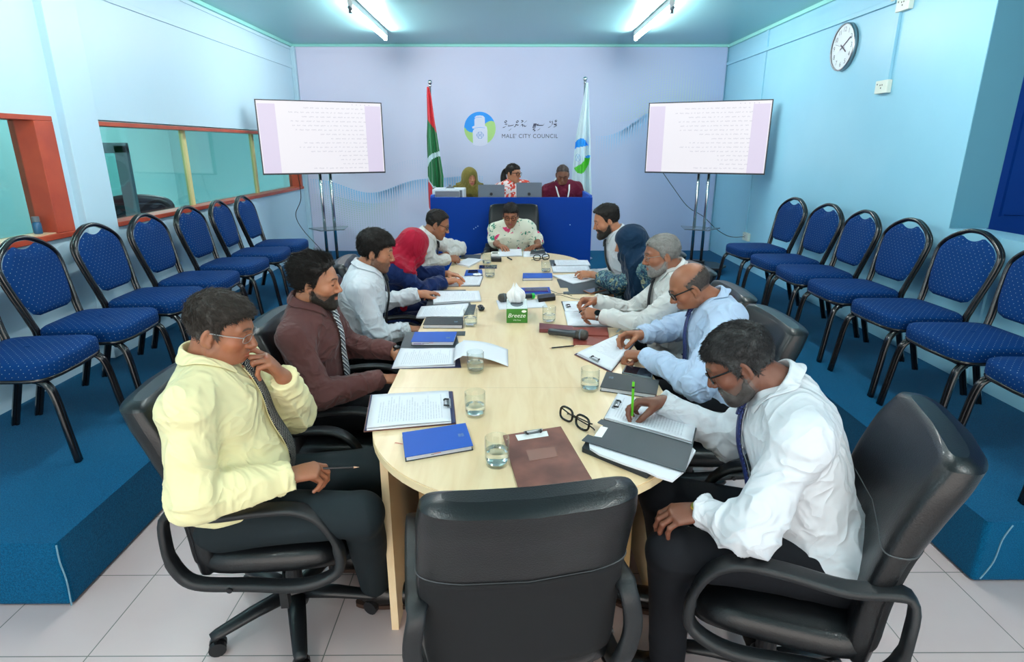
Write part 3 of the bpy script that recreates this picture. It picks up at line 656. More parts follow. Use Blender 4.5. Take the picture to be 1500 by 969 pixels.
# machine / tray, clip and laptops standing on the counter desk
def onY(px, py, y): return atY(px, py, y)
a = onY(633, 277, 6.25); c = onY(680, 289, 6.25)
t = thing('desk_printer', 'small grey and white desk machine at the flag end of the blue counter', 'printer', ((a[0]+c[0])/2, 6.4, 1.03)); w = (c[0]-a[0])/2; h = a[2]-1.03
MB().box((-w, -.15, 0), (w, .15, h)).build('casing', mat('pale_grey_casing', srgb(205, 214, 220), .4), t, bevel=.008)
MB().box((-w+.03, -.155, h-.075), (w-.05, -.149, h-.02)).build('front_window', mat('smoky_panel', srgb(112, 120, 130), .3), t)
MB().box((w-.045, -.156, .03), (w-.02, -.149, h-.01)).build('side_latch', 'greymetal', t)
a = onY(659, 271, 6.4)
o = MB().prism([(-.05, 0), (.05, 0), (.03, .014), (.012, .018), (.012, .034), (-.012, .034), (-.012, .018), (-.03, .014)][::1], 0, .02).build('document_clip', 'greymetal', origin=(0, 0, 0)); o.rotation_euler = (PI/2, 0, 0); o.location = (a[0], 6.42, 1.03+h); tag(o, 'grey metal clip standing on the white desk machine', 'clip')
for (x0, y0, x1, y1, lab) in ((700, 271.5, 739, 289, 'dark grey laptop in front of the woman in olive headscarf'), (756.5, 268.5, 794, 289, 'dark grey laptop nearest the man in maroon shirt')):
    a = onY(x0, y0, 6.32); c = onY(x1, y0, 6.32); w = (c[0]-a[0])/2; h = a[2]-1.03
    t = thing('laptop', lab, 'laptop', ((a[0]+c[0])/2, 6.36, 1.03))
    R = [[1,0,0],[0,math.cos(.14),math.sin(.14)],[0,-math.sin(.14),math.cos(.14)]]
    MB().box((-w, -.004, 0), (w, .004, h*1.01), R=R, c=(0, -.03, .006)).build('lid', 'laptop', t, bevel=.003)
    MB().box((-w, -.03, 0), (w, .2, .014)).build('keyboard_base', 'laptop', t, bevel=.003)
    MB().lathe([(.013, -.001), (.016, -.001), (.016, .001), (.013, .001)], 20, c=(0, -.038-.0, .15), ax=1, R=None).build('badge_ring', 'laptopdark', t)
# ------------------------------------------------------------------ conference table
TX, TA, TB, TY0, TY1, TZ = .065, .53, .54, 1.9, 4.79, .75
def table_outline(dx=0, n=32):
    a = TA - dx; bb = TB - dx; pts = []
    for i in range(n+1): th = -PI + PI*i/n; pts.append((TX + a*math.cos(th), TY0 + bb*math.sin(th)))
    for i in range(n+1): th = PI*i/n; pts.append((TX + a*math.cos(th), TY1 + bb*math.sin(th)))
    return pts
t = thing('conference_table', 'long oval pale maple conference table with papers and glasses on it', 'table', (TX, 3.35, 0))
def tb(mb, name, m, **k):
    o = mb.build(name, m, **k); o.location = (-TX, -3.35, 0); o.parent = t; return o
tb(MB().prism(table_outline(.002), TZ-.03, TZ), 'tabletop', 'maple', bevel=.003, seg=2)
tb(MB().prism([( TX - (TX-p[0])*1.0, p[1]) for p in table_outline(0)], TZ-.028, TZ-.004), 'edge_band', mat('maple_edge', srgb(226, 205, 165), .4))
for (x0, x1, y0, y1) in ((-.42+.0, -.395, 1.72, 2.6), (.525, .55, 1.72, 2.6), (-.42, -.395, 4.1, 5.0), (.525, .55, 4.1, 5.0)): tb(MB().box((x0, y0, .0), (x1, y1, TZ-.03)), 'leg_panel', 'maple')
tb(MB().box((TX-.40, 1.93, .02), (TX+.40, 1.955, TZ-.03)), 'modesty_panel', mat('darker_maple', srgb(205, 170, 118), .4))
tb(MB().box((TX-.40, 4.75, .02), (TX+.40, 4.775, TZ-.03)), 'modesty_panel', mat('darker_maple', srgb(205, 170, 118), .4))
b = MB(); b.box((TX-.53, 2.158, TZ-.0004), (TX+.53, 2.1592, TZ+.0002)); b.box((TX-.53, 3.62, TZ-.0004), (TX+.53, 3.6212, TZ+.0002)); tb(b, 'joint_line', mat('table_joint', srgb(186, 160, 122), .5))
# ------------------------------------------------------------------ banquet chairs
def banquet():
    t = thing('banquet_chair', 'x', 'chair', (0, 0, 0), 0, 'blue banquet chairs along the walls')
    # seat cushion: superellipse plan, domed
    nu, nv = 40, 1; 
    def plan(k, s=1.0):
        out = []
        for i in range(nu):
            a = 2*PI*i/nu; cx, sy = math.cos(a), math.sin(a); e = .32
            x = .225*s*math.copysign(abs(cx)**e, cx); y = .215*s*math.copysign(abs(sy)**e, sy)
            x *= 1.0 + .05*(y/.215)
            if y > 0: y += .02*(1-(x/.225)**2)
            out.append((x, y))
        return out
    rings = [(.97, .400), (1.0, .410), (1.0, .452), (.985, .466), (.93, .476), (.6, .484), (.2, .486), (.01, .4865)]
    P = []; U = []
    for (s, z) in rings:
        pl = plan(0, s); P.append([(x, y, z) for x, y in pl]); U.append([(x*(1 + max(0, .466-z)*4.2), y*(1 + max(0, .466-z)*4.4)) for x, y in pl])
    b = MB(); b.grid([p + [p[0]] for p in P], None, [u + [u[0]] for u in U]); b.add([(x, y, .405) for x, y in plan(0, .96)], [tuple(range(nu-1, -1, -1))])
    b.build('seat', 'chairfab', t, smooth=True)
    MB().tube([(x*.96, y*.96, .398) for x, y in plan(0, 1.)], .011, 8, closed=True).build('seat_frame', 'chairtube', t, smooth=True)
    # back hoop: runs from the back feet up and round the top
    hoop = [(-.20, -.30, 0), (-.195, -.235, .25), (-.185, -.205, .42), (-.192, -.225, .52), (-.214, -.262, .66), (-.226, -.285, .755), (-.215, -.298, .81), (-.165, -.308, .858), (-.105, -.316, .89), (-.05, -.321, .908), (0, -.322, .912)]
    full = hoop + [(-x, y, z) for x, y, z in hoop[:-1][::-1]]; sp = smoothpath(full, 6)
    upper = [p for p in sp if p[2] > .39]
    MB().tube(upper, .0135, 10).tube([p + np.array((0, -.02, 0)) for p in upper], .009, 8).build('back_frame', 'chairtube', t, smooth=True)
    for s in (-1, 1):
        lg = [(s*.205, -.30, 0), (s*.205, -.238, .22), (s*.202, -.208, .40)]
        MB().tube(lg, .0145, 4).tube([np.array(p)+np.array((0, .018, 0)) for p in lg], .010, 6).build('leg', 'chairtube', t)
        fl = smoothpath([(s*.215, .265, 0), (s*.21, .245, .15), (s*.205, .225, .30), (s*.20, .20, .365), (s*.192, .14, .392), (s*.19, .0, .392)], 5)
        MB().tube(fl, .0145, 6).tube([p+np.array((-s*.018, 0, 0)) for p in fl], .010, 6).build('leg', 'chairtube', t, smooth=True)
    MB().tube([(-.2, -.2, .385), (.2, -.2, .385)], .01, 6).tube([(-.2, .17, .375), (.2, .17, .375)], .01, 6).build('stretcher', 'chairtube', t)
    # back pad: shield with a dip at the crown leaving the hand hole
    def yb(z): return np.interp(z, [.5, .68, .8, .9], [-.222, -.262, -.29, -.31])
    def halfw(z): return np.interp(z, [.525, .54, .58, .66, .755, .80, .84, .868, .886], [.11, .155, .183, .200, .212, .204, .165, .115, .07])
    zs = [.525, .532, .54, .56, .60, .66, .72, .76, .79, .815, .84, .862, .878]
    b = MB()
    for sgn, off in ((1, .024), (-1, .02)):
        P = []; U = []
        for z in zs:
            w = halfw(z); row = []; ur = []
            for j in range(17):
                u = j/8 - 1; x = w*u; ed = max(0, 1-abs(u)**4) * min(1, (z-.525)/.03+.0) * min(1, (.878-z)/.03+.0)
                dip = -.022*max(0, 1-(x/.07)**2) if z > .835 else 0
                row.append((x, yb(z) + sgn*off*math.sqrt(max(0, ed)), z + dip + (.0 if z > .56 else 0))); ur.append((x, z))
            P.append(row if sgn < 0 else row[::-1]); U.append(ur if sgn < 0 else ur[::-1])
        b.grid(P, None, U)
    b.build('backrest', 'chairfab', t, smooth=True)
    return t
bc = banquet()
ordL = ['nearest the picture edge, only partly seen', 'second from the near end', 'third from the near end', 'fourth from the near end', 'fourth from the television end', 'second from the television end', 'closest to the television']
first = True
Ls = [2.62, 3.15, 3.70, 4.24, 4.82, 5.36, 5.86]; rzL = [-2, -3, -4, -2, -4, -5, -4]
nmL = ['cut by the picture edge', 'second from the camera', 'third from the camera', 'middle one of the seven', 'fifth from the camera', 'sixth from the camera', 'farthest from the camera']
for i, y in enumerate(Ls):
    lab = 'blue dotted banquet chair under the windows, ' + nmL[i]
    loc = (-2.24, y, PH); rz = -PI/2 + math.radians([4, 4, 3, 2, 2, 6, 4][i])
    if i == 0: bc.location = loc; bc.rotation_euler = (0, 0, rz); bc['label'] = lab
    else: dup(bc, loc, rz, lab)
Rs = [5.57, 4.96, 4.46, 3.93, 3.36, 2.83, 2.28]
nmR = ['beside the low wall socket', 'sixth from the camera', 'fifth from the camera', 'middle one of the seven', 'third from the camera', 'second from the camera', 'only its seat in view']
for i, y in enumerate(Rs): dup(bc, (2.33, y, PH), PI/2 + math.radians([4, 3, -2, 0, 2, 1, 0][i]), 'blue dotted banquet chair below the wall clock, ' + nmR[i])
# ------------------------------------------------------------------ office chairs
def office():
    t = thing('office_chair', 'x', 'chair', (0, 0, 0), 0, 'black leather office chairs round the table')
    def cushion(P0, nz=14, nu=32, prof=None): pass
    # backrest: loft of rounded rectangles following a lumbar curve; local +y is forward
    zs = np.linspace(.40, 1.0, 26); P = []
    for z in zs:
        s = (z-.40)/.60; y = -.215 - .03*math.sin(s*PI*.9)*-1 - .13*s**1.3; w = np.interp(s, [0, .15, .5, .9, 1], [.232, .247, .254, .246, .236]); th = np.interp(s, [0, .1, .55, .7, .9, 1.], [.03, .042, .045, .055, .060, .052])
        row = []
        for j in range(nU := 36):
            a = 2*PI*j/nU; c, q = math.cos(a), math.sin(a); e = .30
            x = w*math.copysign(abs(c)**e, c); yy = th*math.copysign(abs(q)**.7, q)
            curve = .035*(abs(x)/.24)**2
            row.append((x, y + yy + curve, z))
        P.append(row)
    b = MB(); b.grid([r + [r[0]] for r in P]); n = 36
    ym = np.mean([p[1] for p in P[-1]]); cap = [(x*.97, ym+(y-ym)*.85, z+.010) for x, y, z in P[-1]]; cp2 = [(x*.8, ym+(y-ym)*.45, z+.019) for x, y, z in P[-1]]
    b.grid([P[-1]+[P[-1][0]], cap+[cap[0]], cp2+[cp2[0]]]); b.add(cp2, [tuple(range(n))]); b.add(P[0], [tuple(range(n-1, -1, -1))])
    b.build('backrest', 'leather', t, smooth=True)
    # stitched headrest seam and cloth rear panel
    k = int(26*.58); row = P[k]
    MB().tube([(x*1.004, (y), z) for x, y, z in row], .0022, 5, closed=True).build('seam', 'seam', t)
    rear = []
    for r in P[2:k+1]:
        xs = [p for p in r if p[1] < r[0][1]-.004]; xs = sorted(xs, key=lambda p: p[0]); rear.append([(p[0]*.985, p[1]-.004, p[2]) for p in xs][:17] )
    m_ = min(len(r) for r in rear); rear = [r[:m_] for r in rear]
    MB().grid(rear).build('rear_panel', 'leathermesh', t, smooth=True, solid=.002)
    # seat
    nu = 40; rings = [(.93, .40), (1.0, .415), (1.02, .44), (1.0, .468), (.93, .485), (.7, .492), (.3, .488), (.02, .486)]; Pg = []
    for (s, z) in rings:
        r = []
        for i in range(nu):
            a = 2*PI*i/nu; cx, sy = math.cos(a), math.sin(a); e = .5; x = .25*s*math.copysign(abs(cx)**e, cx); y = .245*s*math.copysign(abs(sy)**e, sy)
            z2 = z - (.03*max(0, (y-.12)/.12)**2 if z > .41 else 0); r.append((x, y, z2))
        Pg.append(r + [r[0]])
    MB().grid(Pg).add([p for p in Pg[0][:-1]], [tuple(range(nu-1, -1, -1))]).build('seat', 'leather', t, smooth=True)
    MB().box((-.1, -.12, .37), (.1, .1, .405)).build('seat_plate', 'black', t, bevel=.005)
    for s in (-1, 1):
        path = smoothpath([(s*.254, -.25, .66), (s*.256, -.12, .645), (s*.258, .02, .66), (s*.256, .13, .655), (s*.254, .2, .60), (s*.254, .235, .50), (s*.254, .225, .41), (s*.27, .12, .375), (s*.25, -.05, .37), (s*.25, -.2, .385), (s*.25, -.255, .44), (s*.27, -.262, .55)], 5, closed=True)
        wd = [.056 if p[2] > .55 and p[1] > -.24 else .045 for p in path]; th = [.022 if p[2] > .5 else .03 for p in path]
        MB().band(path, wd, th, (1, 0, .0), None, closed=True).build('armrest', 'armplastic', t, smooth=True)
        b = MB()
        for (y, z) in ((.1, .376), (-.1, .372), (-.26, .50)): b.lathe([(.009, -.003), (.009, .003)], 12, c=(s*.276, y, z), ax=0)
        b.build('screw_cap', 'black', t)
    MB().lathe([(.03, .10), (.03, .24), (.022, .24), (.022, .385)], 18).build('gas_column', 'black', t, smooth=False)
    MB().tube([(.03, .0, .385), (.2, .04, .36), (.22, .045, .33)], .006, 6).box((.205, .03, .25), (.235, .055, .335)).build('height_lever', 'black', t)
    MB().lathe([(.001, .06), (.042, .06), (.05, .09), (.046, .14), (.032, .16), (.001, .16)], 20).build('base_hub', 'black', t, smooth=True)
    for k in range(5):
        a = 2*PI*k/5 + .3; d = np.array((math.cos(a), math.sin(a), 0)); sd = np.array((-d[1], d[0], 0))
        b = MB(); b.tube([d*.03 + (0, 0, .112), d*.15+(0, 0, .10), d*.27+(0, 0, .078), d*.292+(0, 0, .074)], [.030, .026, .021, .016], 10, ell=(.8, 1.15)); b.build('base_leg', 'black', t, smooth=True)
        c = d*.275 + np.array((0, 0, .028)); r2 = a + 1.1*k; ax = np.array((math.cos(r2), math.sin(r2), 0))
        bb = MB()
        for s2 in (-1, 1):
            q = c + ax*s2*.014; bb.tube([q - ax*.009, q + ax*.009], .028, 14, up=(0, 0, 1))
        bb.tube([c, c + (0, 0, .05)], .008, 6); bb.build('caster', 'black', t)
    return t
oc = office(); OC_USED = [False]
def place_office(x, y, rz, lab, dz=0, zs=1.0):
    if not OC_USED[0]:
        OC_USED[0] = True; oc.location = (x, y, dz); oc.rotation_euler = (0, 0, rz); oc['label'] = lab; r = oc
    else: r = dup(oc, (x, y, dz), rz, lab)
    r.scale = (1, 1, zs); return r
# ================================================================== PEOPLE: smooth solid modelling
F32 = np.float32
def smin(a, b, k):
    h = np.maximum(k - np.abs(a-b), 0) / k; return np.minimum(a, b) - h*h*k*.25
def smax(a, b, k): return -smin(-a, -b, k)
def rcone(P, a, b, ra, rb):
    a = np.asarray(a, float); b = np.asarray(b, float); ab = b - a; t = np.clip(((P-a) @ ab)/(ab @ ab + 1e-12), 0, 1)
    return np.linalg.norm(P - a - t[:, None]*ab, axis=1) - (ra + (rb-ra)*t)
def ell(P, c, r, R=None):
    q = P - np.asarray(c, float)
    if R is not None: q = q @ R
    r = np.asarray(r, float); k0 = np.linalg.norm(q/r, axis=1); k1 = np.linalg.norm(q/(r*r), axis=1)
    return k0*(k0-1)/np.maximum(k1, 1e-6)
def _hash(ix, iy, iz, s):
    n = (ix*73856093) ^ (iy*19349663) ^ (iz*83492791) ^ (s*2654435)
    n = (n ^ (n >> 13)) * 1274126177; n = n & 0x7fffffff
    return ((n ^ (n >> 16)) & 0xffff) / 65535.0
def vnoise(P, s=0):
    i = np.floor(P).astype(np.int64); f = P - i; f = f*f*(3-2*f); out = 0
    for dx in (0, 1):
        for dy in (0, 1):
            for dz in (0, 1):
                w = (f[:, 0] if dx else 1-f[:, 0])*(f[:, 1] if dy else 1-f[:, 1])*(f[:, 2] if dz else 1-f[:, 2])
                out = out + w*_hash(i[:, 0]+dx, i[:, 1]+dy, i[:, 2]+dz, s)
    return out
def fbm(P, s=0, o=3):
    a, t = 0, 0
    for k in range(o): a = a + vnoise(P*2**k, s+k)/2**k; t += 1/2**k
    return a/t
def mesh_sdf(f, lo, hi, h, bs=8, newton=1):
    lo = np.asarray(lo, float); hi = np.asarray(hi, float); nb = np.maximum(1, np.ceil((hi-lo)/(h*bs)).astype(int)); N = nb*bs + 1
    gx, gy, gz = [np.arange(n) for n in nb]; B = np.stack(np.meshgrid(gx, gy, gz, indexing='ij'), -1).reshape(-1, 3)
    cen = lo + (B + .5)*bs*h; fc = f(cen); keep = np.abs(fc) < bs*h*1.25 + .004
    D = np.empty(tuple(N), F32)
    sg = np.where(fc < 0, -1., 1.).astype(F32).reshape(tuple(nb))
    D[:nb[0]*bs, :nb[1]*bs, :nb[2]*bs] = np.repeat(np.repeat(np.repeat(sg, bs, 0), bs, 1), bs, 2); D[-1] = 1; D[:, -1] = 1; D[:, :, -1] = 1
    kb = B[keep]
    if len(kb) == 0: return np.zeros((0, 3)), np.zeros((0, 4), int)
    r = np.arange(bs+1); off = np.stack(np.meshgrid(r, r, r, indexing='ij'), -1).reshape(-1, 3)
    for s in range(0, len(kb), 600):
        q = (kb[s:s+600, None, :]*bs + off[None]).reshape(-1, 3); D[q[:, 0], q[:, 1], q[:, 2]] = f(lo + q*h)
    D[0] = np.maximum(D[0], 1e-4); D[-1] = np.maximum(D[-1], 1e-4); D[:, 0] = np.maximum(D[:, 0], 1e-4); D[:, -1] = np.maximum(D[:, -1], 1e-4); D[:, :, 0] = np.maximum(D[:, :, 0], 1e-4); D[:, :, -1] = np.maximum(D[:, :, -1], 1e-4)
    S = D < 0; cs = [(a, b, c) for a in (0, 1) for b in (0, 1) for c in (0, 1)]
    cnt = sum(S[a:N[0]-1+a, b:N[1]-1+b, c:N[2]-1+c].astype(np.int8) for a, b, c in cs)
    I = np.argwhere((cnt > 0) & (cnt < 8)); idx = -np.ones(tuple(N-1), np.int32); idx[I[:, 0], I[:, 1], I[:, 2]] = np.arange(len(I))
    acc = np.zeros((len(I), 3)); n = np.zeros(len(I)); val = {c: D[I[:, 0]+c[0], I[:, 1]+c[1], I[:, 2]+c[2]].astype(float) for c in cs}
    for c in cs:
        for ax in range(3):
            if c[ax]: continue
            d = list(c); d[ax] = 1; d = tuple(d); a, b = val[c], val[d]; m = (a < 0) != (b < 0)
            t = np.where(m, a/(a-b+1e-12), 0); p = np.tile(np.array(c, float), (len(I), 1)); p[:, ax] = t
            acc[m] += p[m]; n[m] += 1
    V = lo + (I + acc/np.maximum(n, 1)[:, None])*h; F = []
    for ax in range(3):
        u, v = [(1, 2), (2, 0), (0, 1)][ax]
        sl0 = [slice(None)]*3; sl1 = [slice(None)]*3; sl0[ax] = slice(0, -1); sl1[ax] = slice(1, None)
        A = S[tuple(sl0)]; Bq = S[tuple(sl1)]; E_ = np.argwhere(A != Bq)
        E_ = E_[(E_[:, u] > 0) & (E_[:, v] > 0) & (E_[:, u] < N[u]-1) & (E_[:, v] < N[v]-1)]
        if len(E_) == 0: continue
        def g(du, dv): q = E_.copy(); q[:, u] -= du; q[:, v] -= dv; return idx[q[:, 0], q[:, 1], q[:, 2]]
        Q = np.stack([g(1, 1), g(0, 1), g(0, 0), g(1, 0)], 1); fl = ~A[E_[:, 0], E_[:, 1], E_[:, 2]]
        Q[fl] = Q[fl][:, ::-1]; F.append(Q[(Q >= 0).all(1)])
    F = np.concatenate(F)
    for _ in range(newton):
        e = h*.3; g = grad(f, V, e); d = f(V); V = V - np.clip(d, -h*.6, h*.6)[:, None]*g
    return V, F
def grad(f, P, e=.002):
    k = np.array([(1, -1, -1), (-1, -1, 1), (-1, 1, -1), (1, 1, 1)], float); g = 0
    for q in k: g = g + q[None]*f(P + q*e)[:, None]
    return g/(np.linalg.norm(g, axis=1, keepdims=True) + 1e-12)
def skin_obj(name, parts, m, parent, loc, colf=None, smooth=True, mats=None):
    """parts: list of (V, F) or (V, F, matindex) joined into one mesh object, in world coordinates"""
    Vs, Fs, Ms, o = [], [], [], 0
    for p in parts:
        Vs.append(p[0]); Fs.append(np.asarray(p[1]) + o); Ms.append(np.full(len(p[1]), p[2] if len(p) > 2 else 0)); o += len(p[0])
    V = np.concatenate(Vs) - np.asarray(loc); me = bpy.data.meshes.new(name); nf = [len(f) for f in Fs]
    F = np.concatenate(Fs)
    me.vertices.add(len(V)); me.vertices.foreach_set('co', V.astype(F32).ravel()); me.loops.add(F.size); me.loops.foreach_set('vertex_index', F.astype(np.int32).ravel())
    me.polygons.add(len(F)); me.polygons.foreach_set('loop_start', np.arange(len(F), dtype=np.int32)*F.shape[1])
    for q in (mats or [m]): me.materials.append(M[q] if isinstance(q, str) else q)
    me.polygons.foreach_set('material_index', np.concatenate(Ms).astype(np.int32)); me.update(calc_edges=True)
    if smooth: me.polygons.foreach_set('use_smooth', np.ones(len(F), bool))
    if colf is not None:
        c = colf(np.concatenate(Vs)); at = me.color_attributes.new('Col', 'FLOAT_COLOR', 'POINT'); at.data.foreach_set('color', np.concatenate([c, np.ones((len(c), 1))], 1).astype(F32).ravel())
    me.validate()
    ob = bpy.data.objects.new(name, me); COL.objects.link(ob); ob.parent = parent; return ob
def vcol_mat(name, rough=.5, sss=0., bump=.1, bs=300, spec=.4, stretch=None, det=3, coat=0, aniso=None):
    m, t, b = base(name); a = t.new('ShaderNodeAttribute', attribute_name='Col'); t.l.new(a.outputs['Color'], b.inputs['Base Color'])
    b.inputs['Roughness'].default_value = rough; b.inputs['Specular IOR Level'].default_value = spec; b.inputs['Coat Weight'].default_value = coat
    if sss: b.inputs['Subsurface Weight'].default_value = sss; b.inputs['Subsurface Radius'].default_value = (1, .4, .2); b.inputs['Subsurface Scale'].default_value = .006
    tc = t.new('ShaderNodeTexCoord'); n = t.new('ShaderNodeTexNoise', i_Scale=bs, i_Detail=float(det)); t.l.new(tc.outputs['Object'], n.inputs['Vector'])
    bp = t.new('ShaderNodeBump', i_Strength=bump, i_Distance=.001); t.l.new(n.outputs[0], bp.inputs['Height']); t.l.new(bp.outputs[0], b.inputs['Normal'])
    return m
M['skin'] = vcol_mat('skin', .46, .12, .18, 420, .45)
M['hair'] = vcol_mat('hair', .55, 0, .4, 500, .22)
M['eyewhite'] = mat('eye_white', srgb(214, 206, 200), .2); M['iris'] = mat('dark_iris', srgb(24, 14, 10), .1, spec=.8)
def cloth(name, col, rough=.78, **k):
    m, t, b = base(name); tc = t.new('ShaderNodeTexCoord'); b.inputs['Base Color'].default_value = col; b.inputs['Roughness'].default_value = rough; b.inputs['Sheen Weight'].default_value = .1; b.inputs['Specular IOR Level'].default_value = .2
    n1 = t.new('ShaderNodeTexNoise', i_Scale=8., i_Detail=2., i_Distortion=.9); t.l.new(tc.outputs['Object'], n1.inputs['Vector']); v = t.math('POWER', t.math('SUBTRACT', 1., t.math('ABSOLUTE', t.math('SUBTRACT', t.math('MULTIPLY', n1.outputs[0], 2.), 1.))), 3.)
    bp = t.new('ShaderNodeBump', i_Strength=.6, i_Distance=.014); t.l.new(v, bp.inputs['Height'])
    n2 = t.new('ShaderNodeTexNoise', i_Scale=900.); t.l.new(tc.outputs['Object'], n2.inputs['Vector']); b2 = t.new('ShaderNodeBump', i_Strength=.1, i_Distance=.001); t.l.new(n2.outputs[0], b2.inputs['Height']); t.l.new(bp.outputs[0], b2.inputs['Normal']); t.l.new(b2.outputs[0], b.inputs['Normal'])
    return m
M['c_yellow'] = cloth('pale_yellow_shirt', srgb(222, 214, 166)); M['c_brown'] = cloth('brown_shirt', srgb(88, 54, 52)); M['c_white'] = cloth('white_shirt', srgb(202, 207, 213)); M['c_white2'] = cloth('warm_white_shirt', srgb(203, 203, 200))
M['c_lblue'] = cloth('pale_blue_shirt', srgb(174, 194, 220)); M['c_navy'] = cloth('navy_blouse', srgb(4, 30, 78)); M['c_red'] = cloth('crimson_scarf', srgb(150, 4, 40)); M['c_olive'] = cloth('olive_scarf', srgb(104, 96, 42)); M['c_teal'] = cloth('deep_teal_scarf', srgb(0, 36, 62)); M['c_maroon'] = cloth('maroon_shirt', srgb(86, 6, 38))
M['trouser'] = mat('charcoal_trousers', srgb(30, 38, 42), .8, bump=.1, bs=900, spec=.2); M['trouser2'] = mat('black_trousers', srgb(20, 22, 27), .8, bump=.1, bs=900, spec=.2); M['shoe'] = mat('black_shoe_leather', srgb(16, 14, 14), .25); M['shoesole'] = mat('shoe_sole', srgb(60, 40, 30), .6)
M['gold'] = mat('gold_metal', srgb(200, 170, 90), .25, 1.); M['lens'] = thin_glass('spectacle_lens', (.96, .97, .97, 1), 1.4, .8)
def pattern_cloth(name, bg, spots, scale):
    """printed fabric: coloured blotches scattered over a ground colour"""
    m, t, b = base(name); tc = t.new('ShaderNodeTexCoord'); col = None; prev = bg
    for i, (c, th, sc, seed) in enumerate(spots):
        mp = t.new('ShaderNodeMapping'); mp.inputs['Location'].default_value = (seed, seed*.7, seed*1.3); t.l.new(tc.outputs['Object'], mp.inputs['Vector'])
        n = t.new('ShaderNodeTexNoise', i_Scale=sc, i_Detail=2., i_Distortion=1.2); t.l.new(mp.outputs[0], n.inputs['Vector'])
        prev = t.mix(t.math('GREATER_THAN', n.outputs[0], th), prev, c)
    t.l.new(prev, b.inputs['Base Color']); b.inputs['Roughness'].default_value = .75
    return m
M['c_floral'] = pattern_cloth('cream_floral_blouse', srgb(226, 226, 206), [(srgb(40, 130, 100), .62, 15, 3), (srgb(216, 60, 110), .66, 11, 9), (srgb(80, 100, 90), .70, 22, 17)], 1)
M['c_redwhite'] = pattern_cloth('red_and_white_print_blouse', srgb(226, 214, 214), [(srgb(206, 60, 40), .52, 18, 3), (srgb(120, 30, 40), .66, 24, 9)], 1)
M['c_batik'] = pattern_cloth('teal_patterned_sleeves', srgb(40, 84, 104), [(srgb(110, 140, 140), .54, 34, 3), (srgb(150, 150, 116), .60, 26, 9), (srgb(20, 44, 74), .58, 40, 5)], 1)
def stripe_mat(name, cols, pitch, use=0):
    m, t, b = base(name); uv = t.new('ShaderNodeUVMap'); sp = t.new('ShaderNodeSeparateXYZ'); t.l.new(uv.outputs[0], sp.inputs[0])
    v = t.math('FRACT', t.math('DIVIDE', t.math('ADD', sp.outputs[0], t.math('MULTIPLY', sp.outputs[1], use)), pitch)); prev = cols[0][0]
    for c, a, z in cols[1:]: prev = t.mix(t.math('MULTIPLY', t.math('GREATER_THAN', v, a), t.math('LESS_THAN', v, z)), prev, c)
    t.l.new(prev, b.inputs['Base Color']); b.inputs['Roughness'].default_value = .5; return m
M['tie_black'] = mat('black_tie', srgb(16, 20, 26), .5); M['tie_navy'] = stripe_mat('navy_ribbed_tie', [(srgb(8, 22, 78),), (srgb(60, 80, 140), .0, .2)], .008, .6)
M['tie_dots'] = dotted('black_pin_dot_tie', srgb(14, 18, 26), srgb(190, 190, 180), .006, .16); M['tie_stripe'] = stripe_mat('silver_striped_tie', [(srgb(24, 32, 44),), (srgb(190, 198, 204), .1, .25), (srgb(150, 158, 166), .4, .48), (srgb(210, 214, 214), .6, .8)], .03, .7)
M['lanyard'] = mat('white_lanyard', srgb(214, 224, 222), .6)

def frame_from(fwd, up):
    f = nrm(fwd); u = np.asarray(up, float); u = nrm(u - f*(u @ f)); r = np.cross(f, u); return np.stack([r, f, u], 1)  # columns right, forward, up
def rot(axis, ang):
    a = nrm(axis); c, s = math.cos(ang), math.sin(ang); x, y, z = a
    return np.array([[c+x*x*(1-c), x*y*(1-c)-z*s, x*z*(1-c)+y*s], [y*x*(1-c)+z*s, c+y*y*(1-c), y*z*(1-c)-x*s], [z*x*(1-c)-y*s, z*y*(1-c)+x*s, c+z*z*(1-c)]])
def adir(deg, el=0): a = math.radians(deg); e = math.radians(el); return np.array([math.cos(a)*math.cos(e), math.sin(a)*math.cos(e), math.sin(e)])
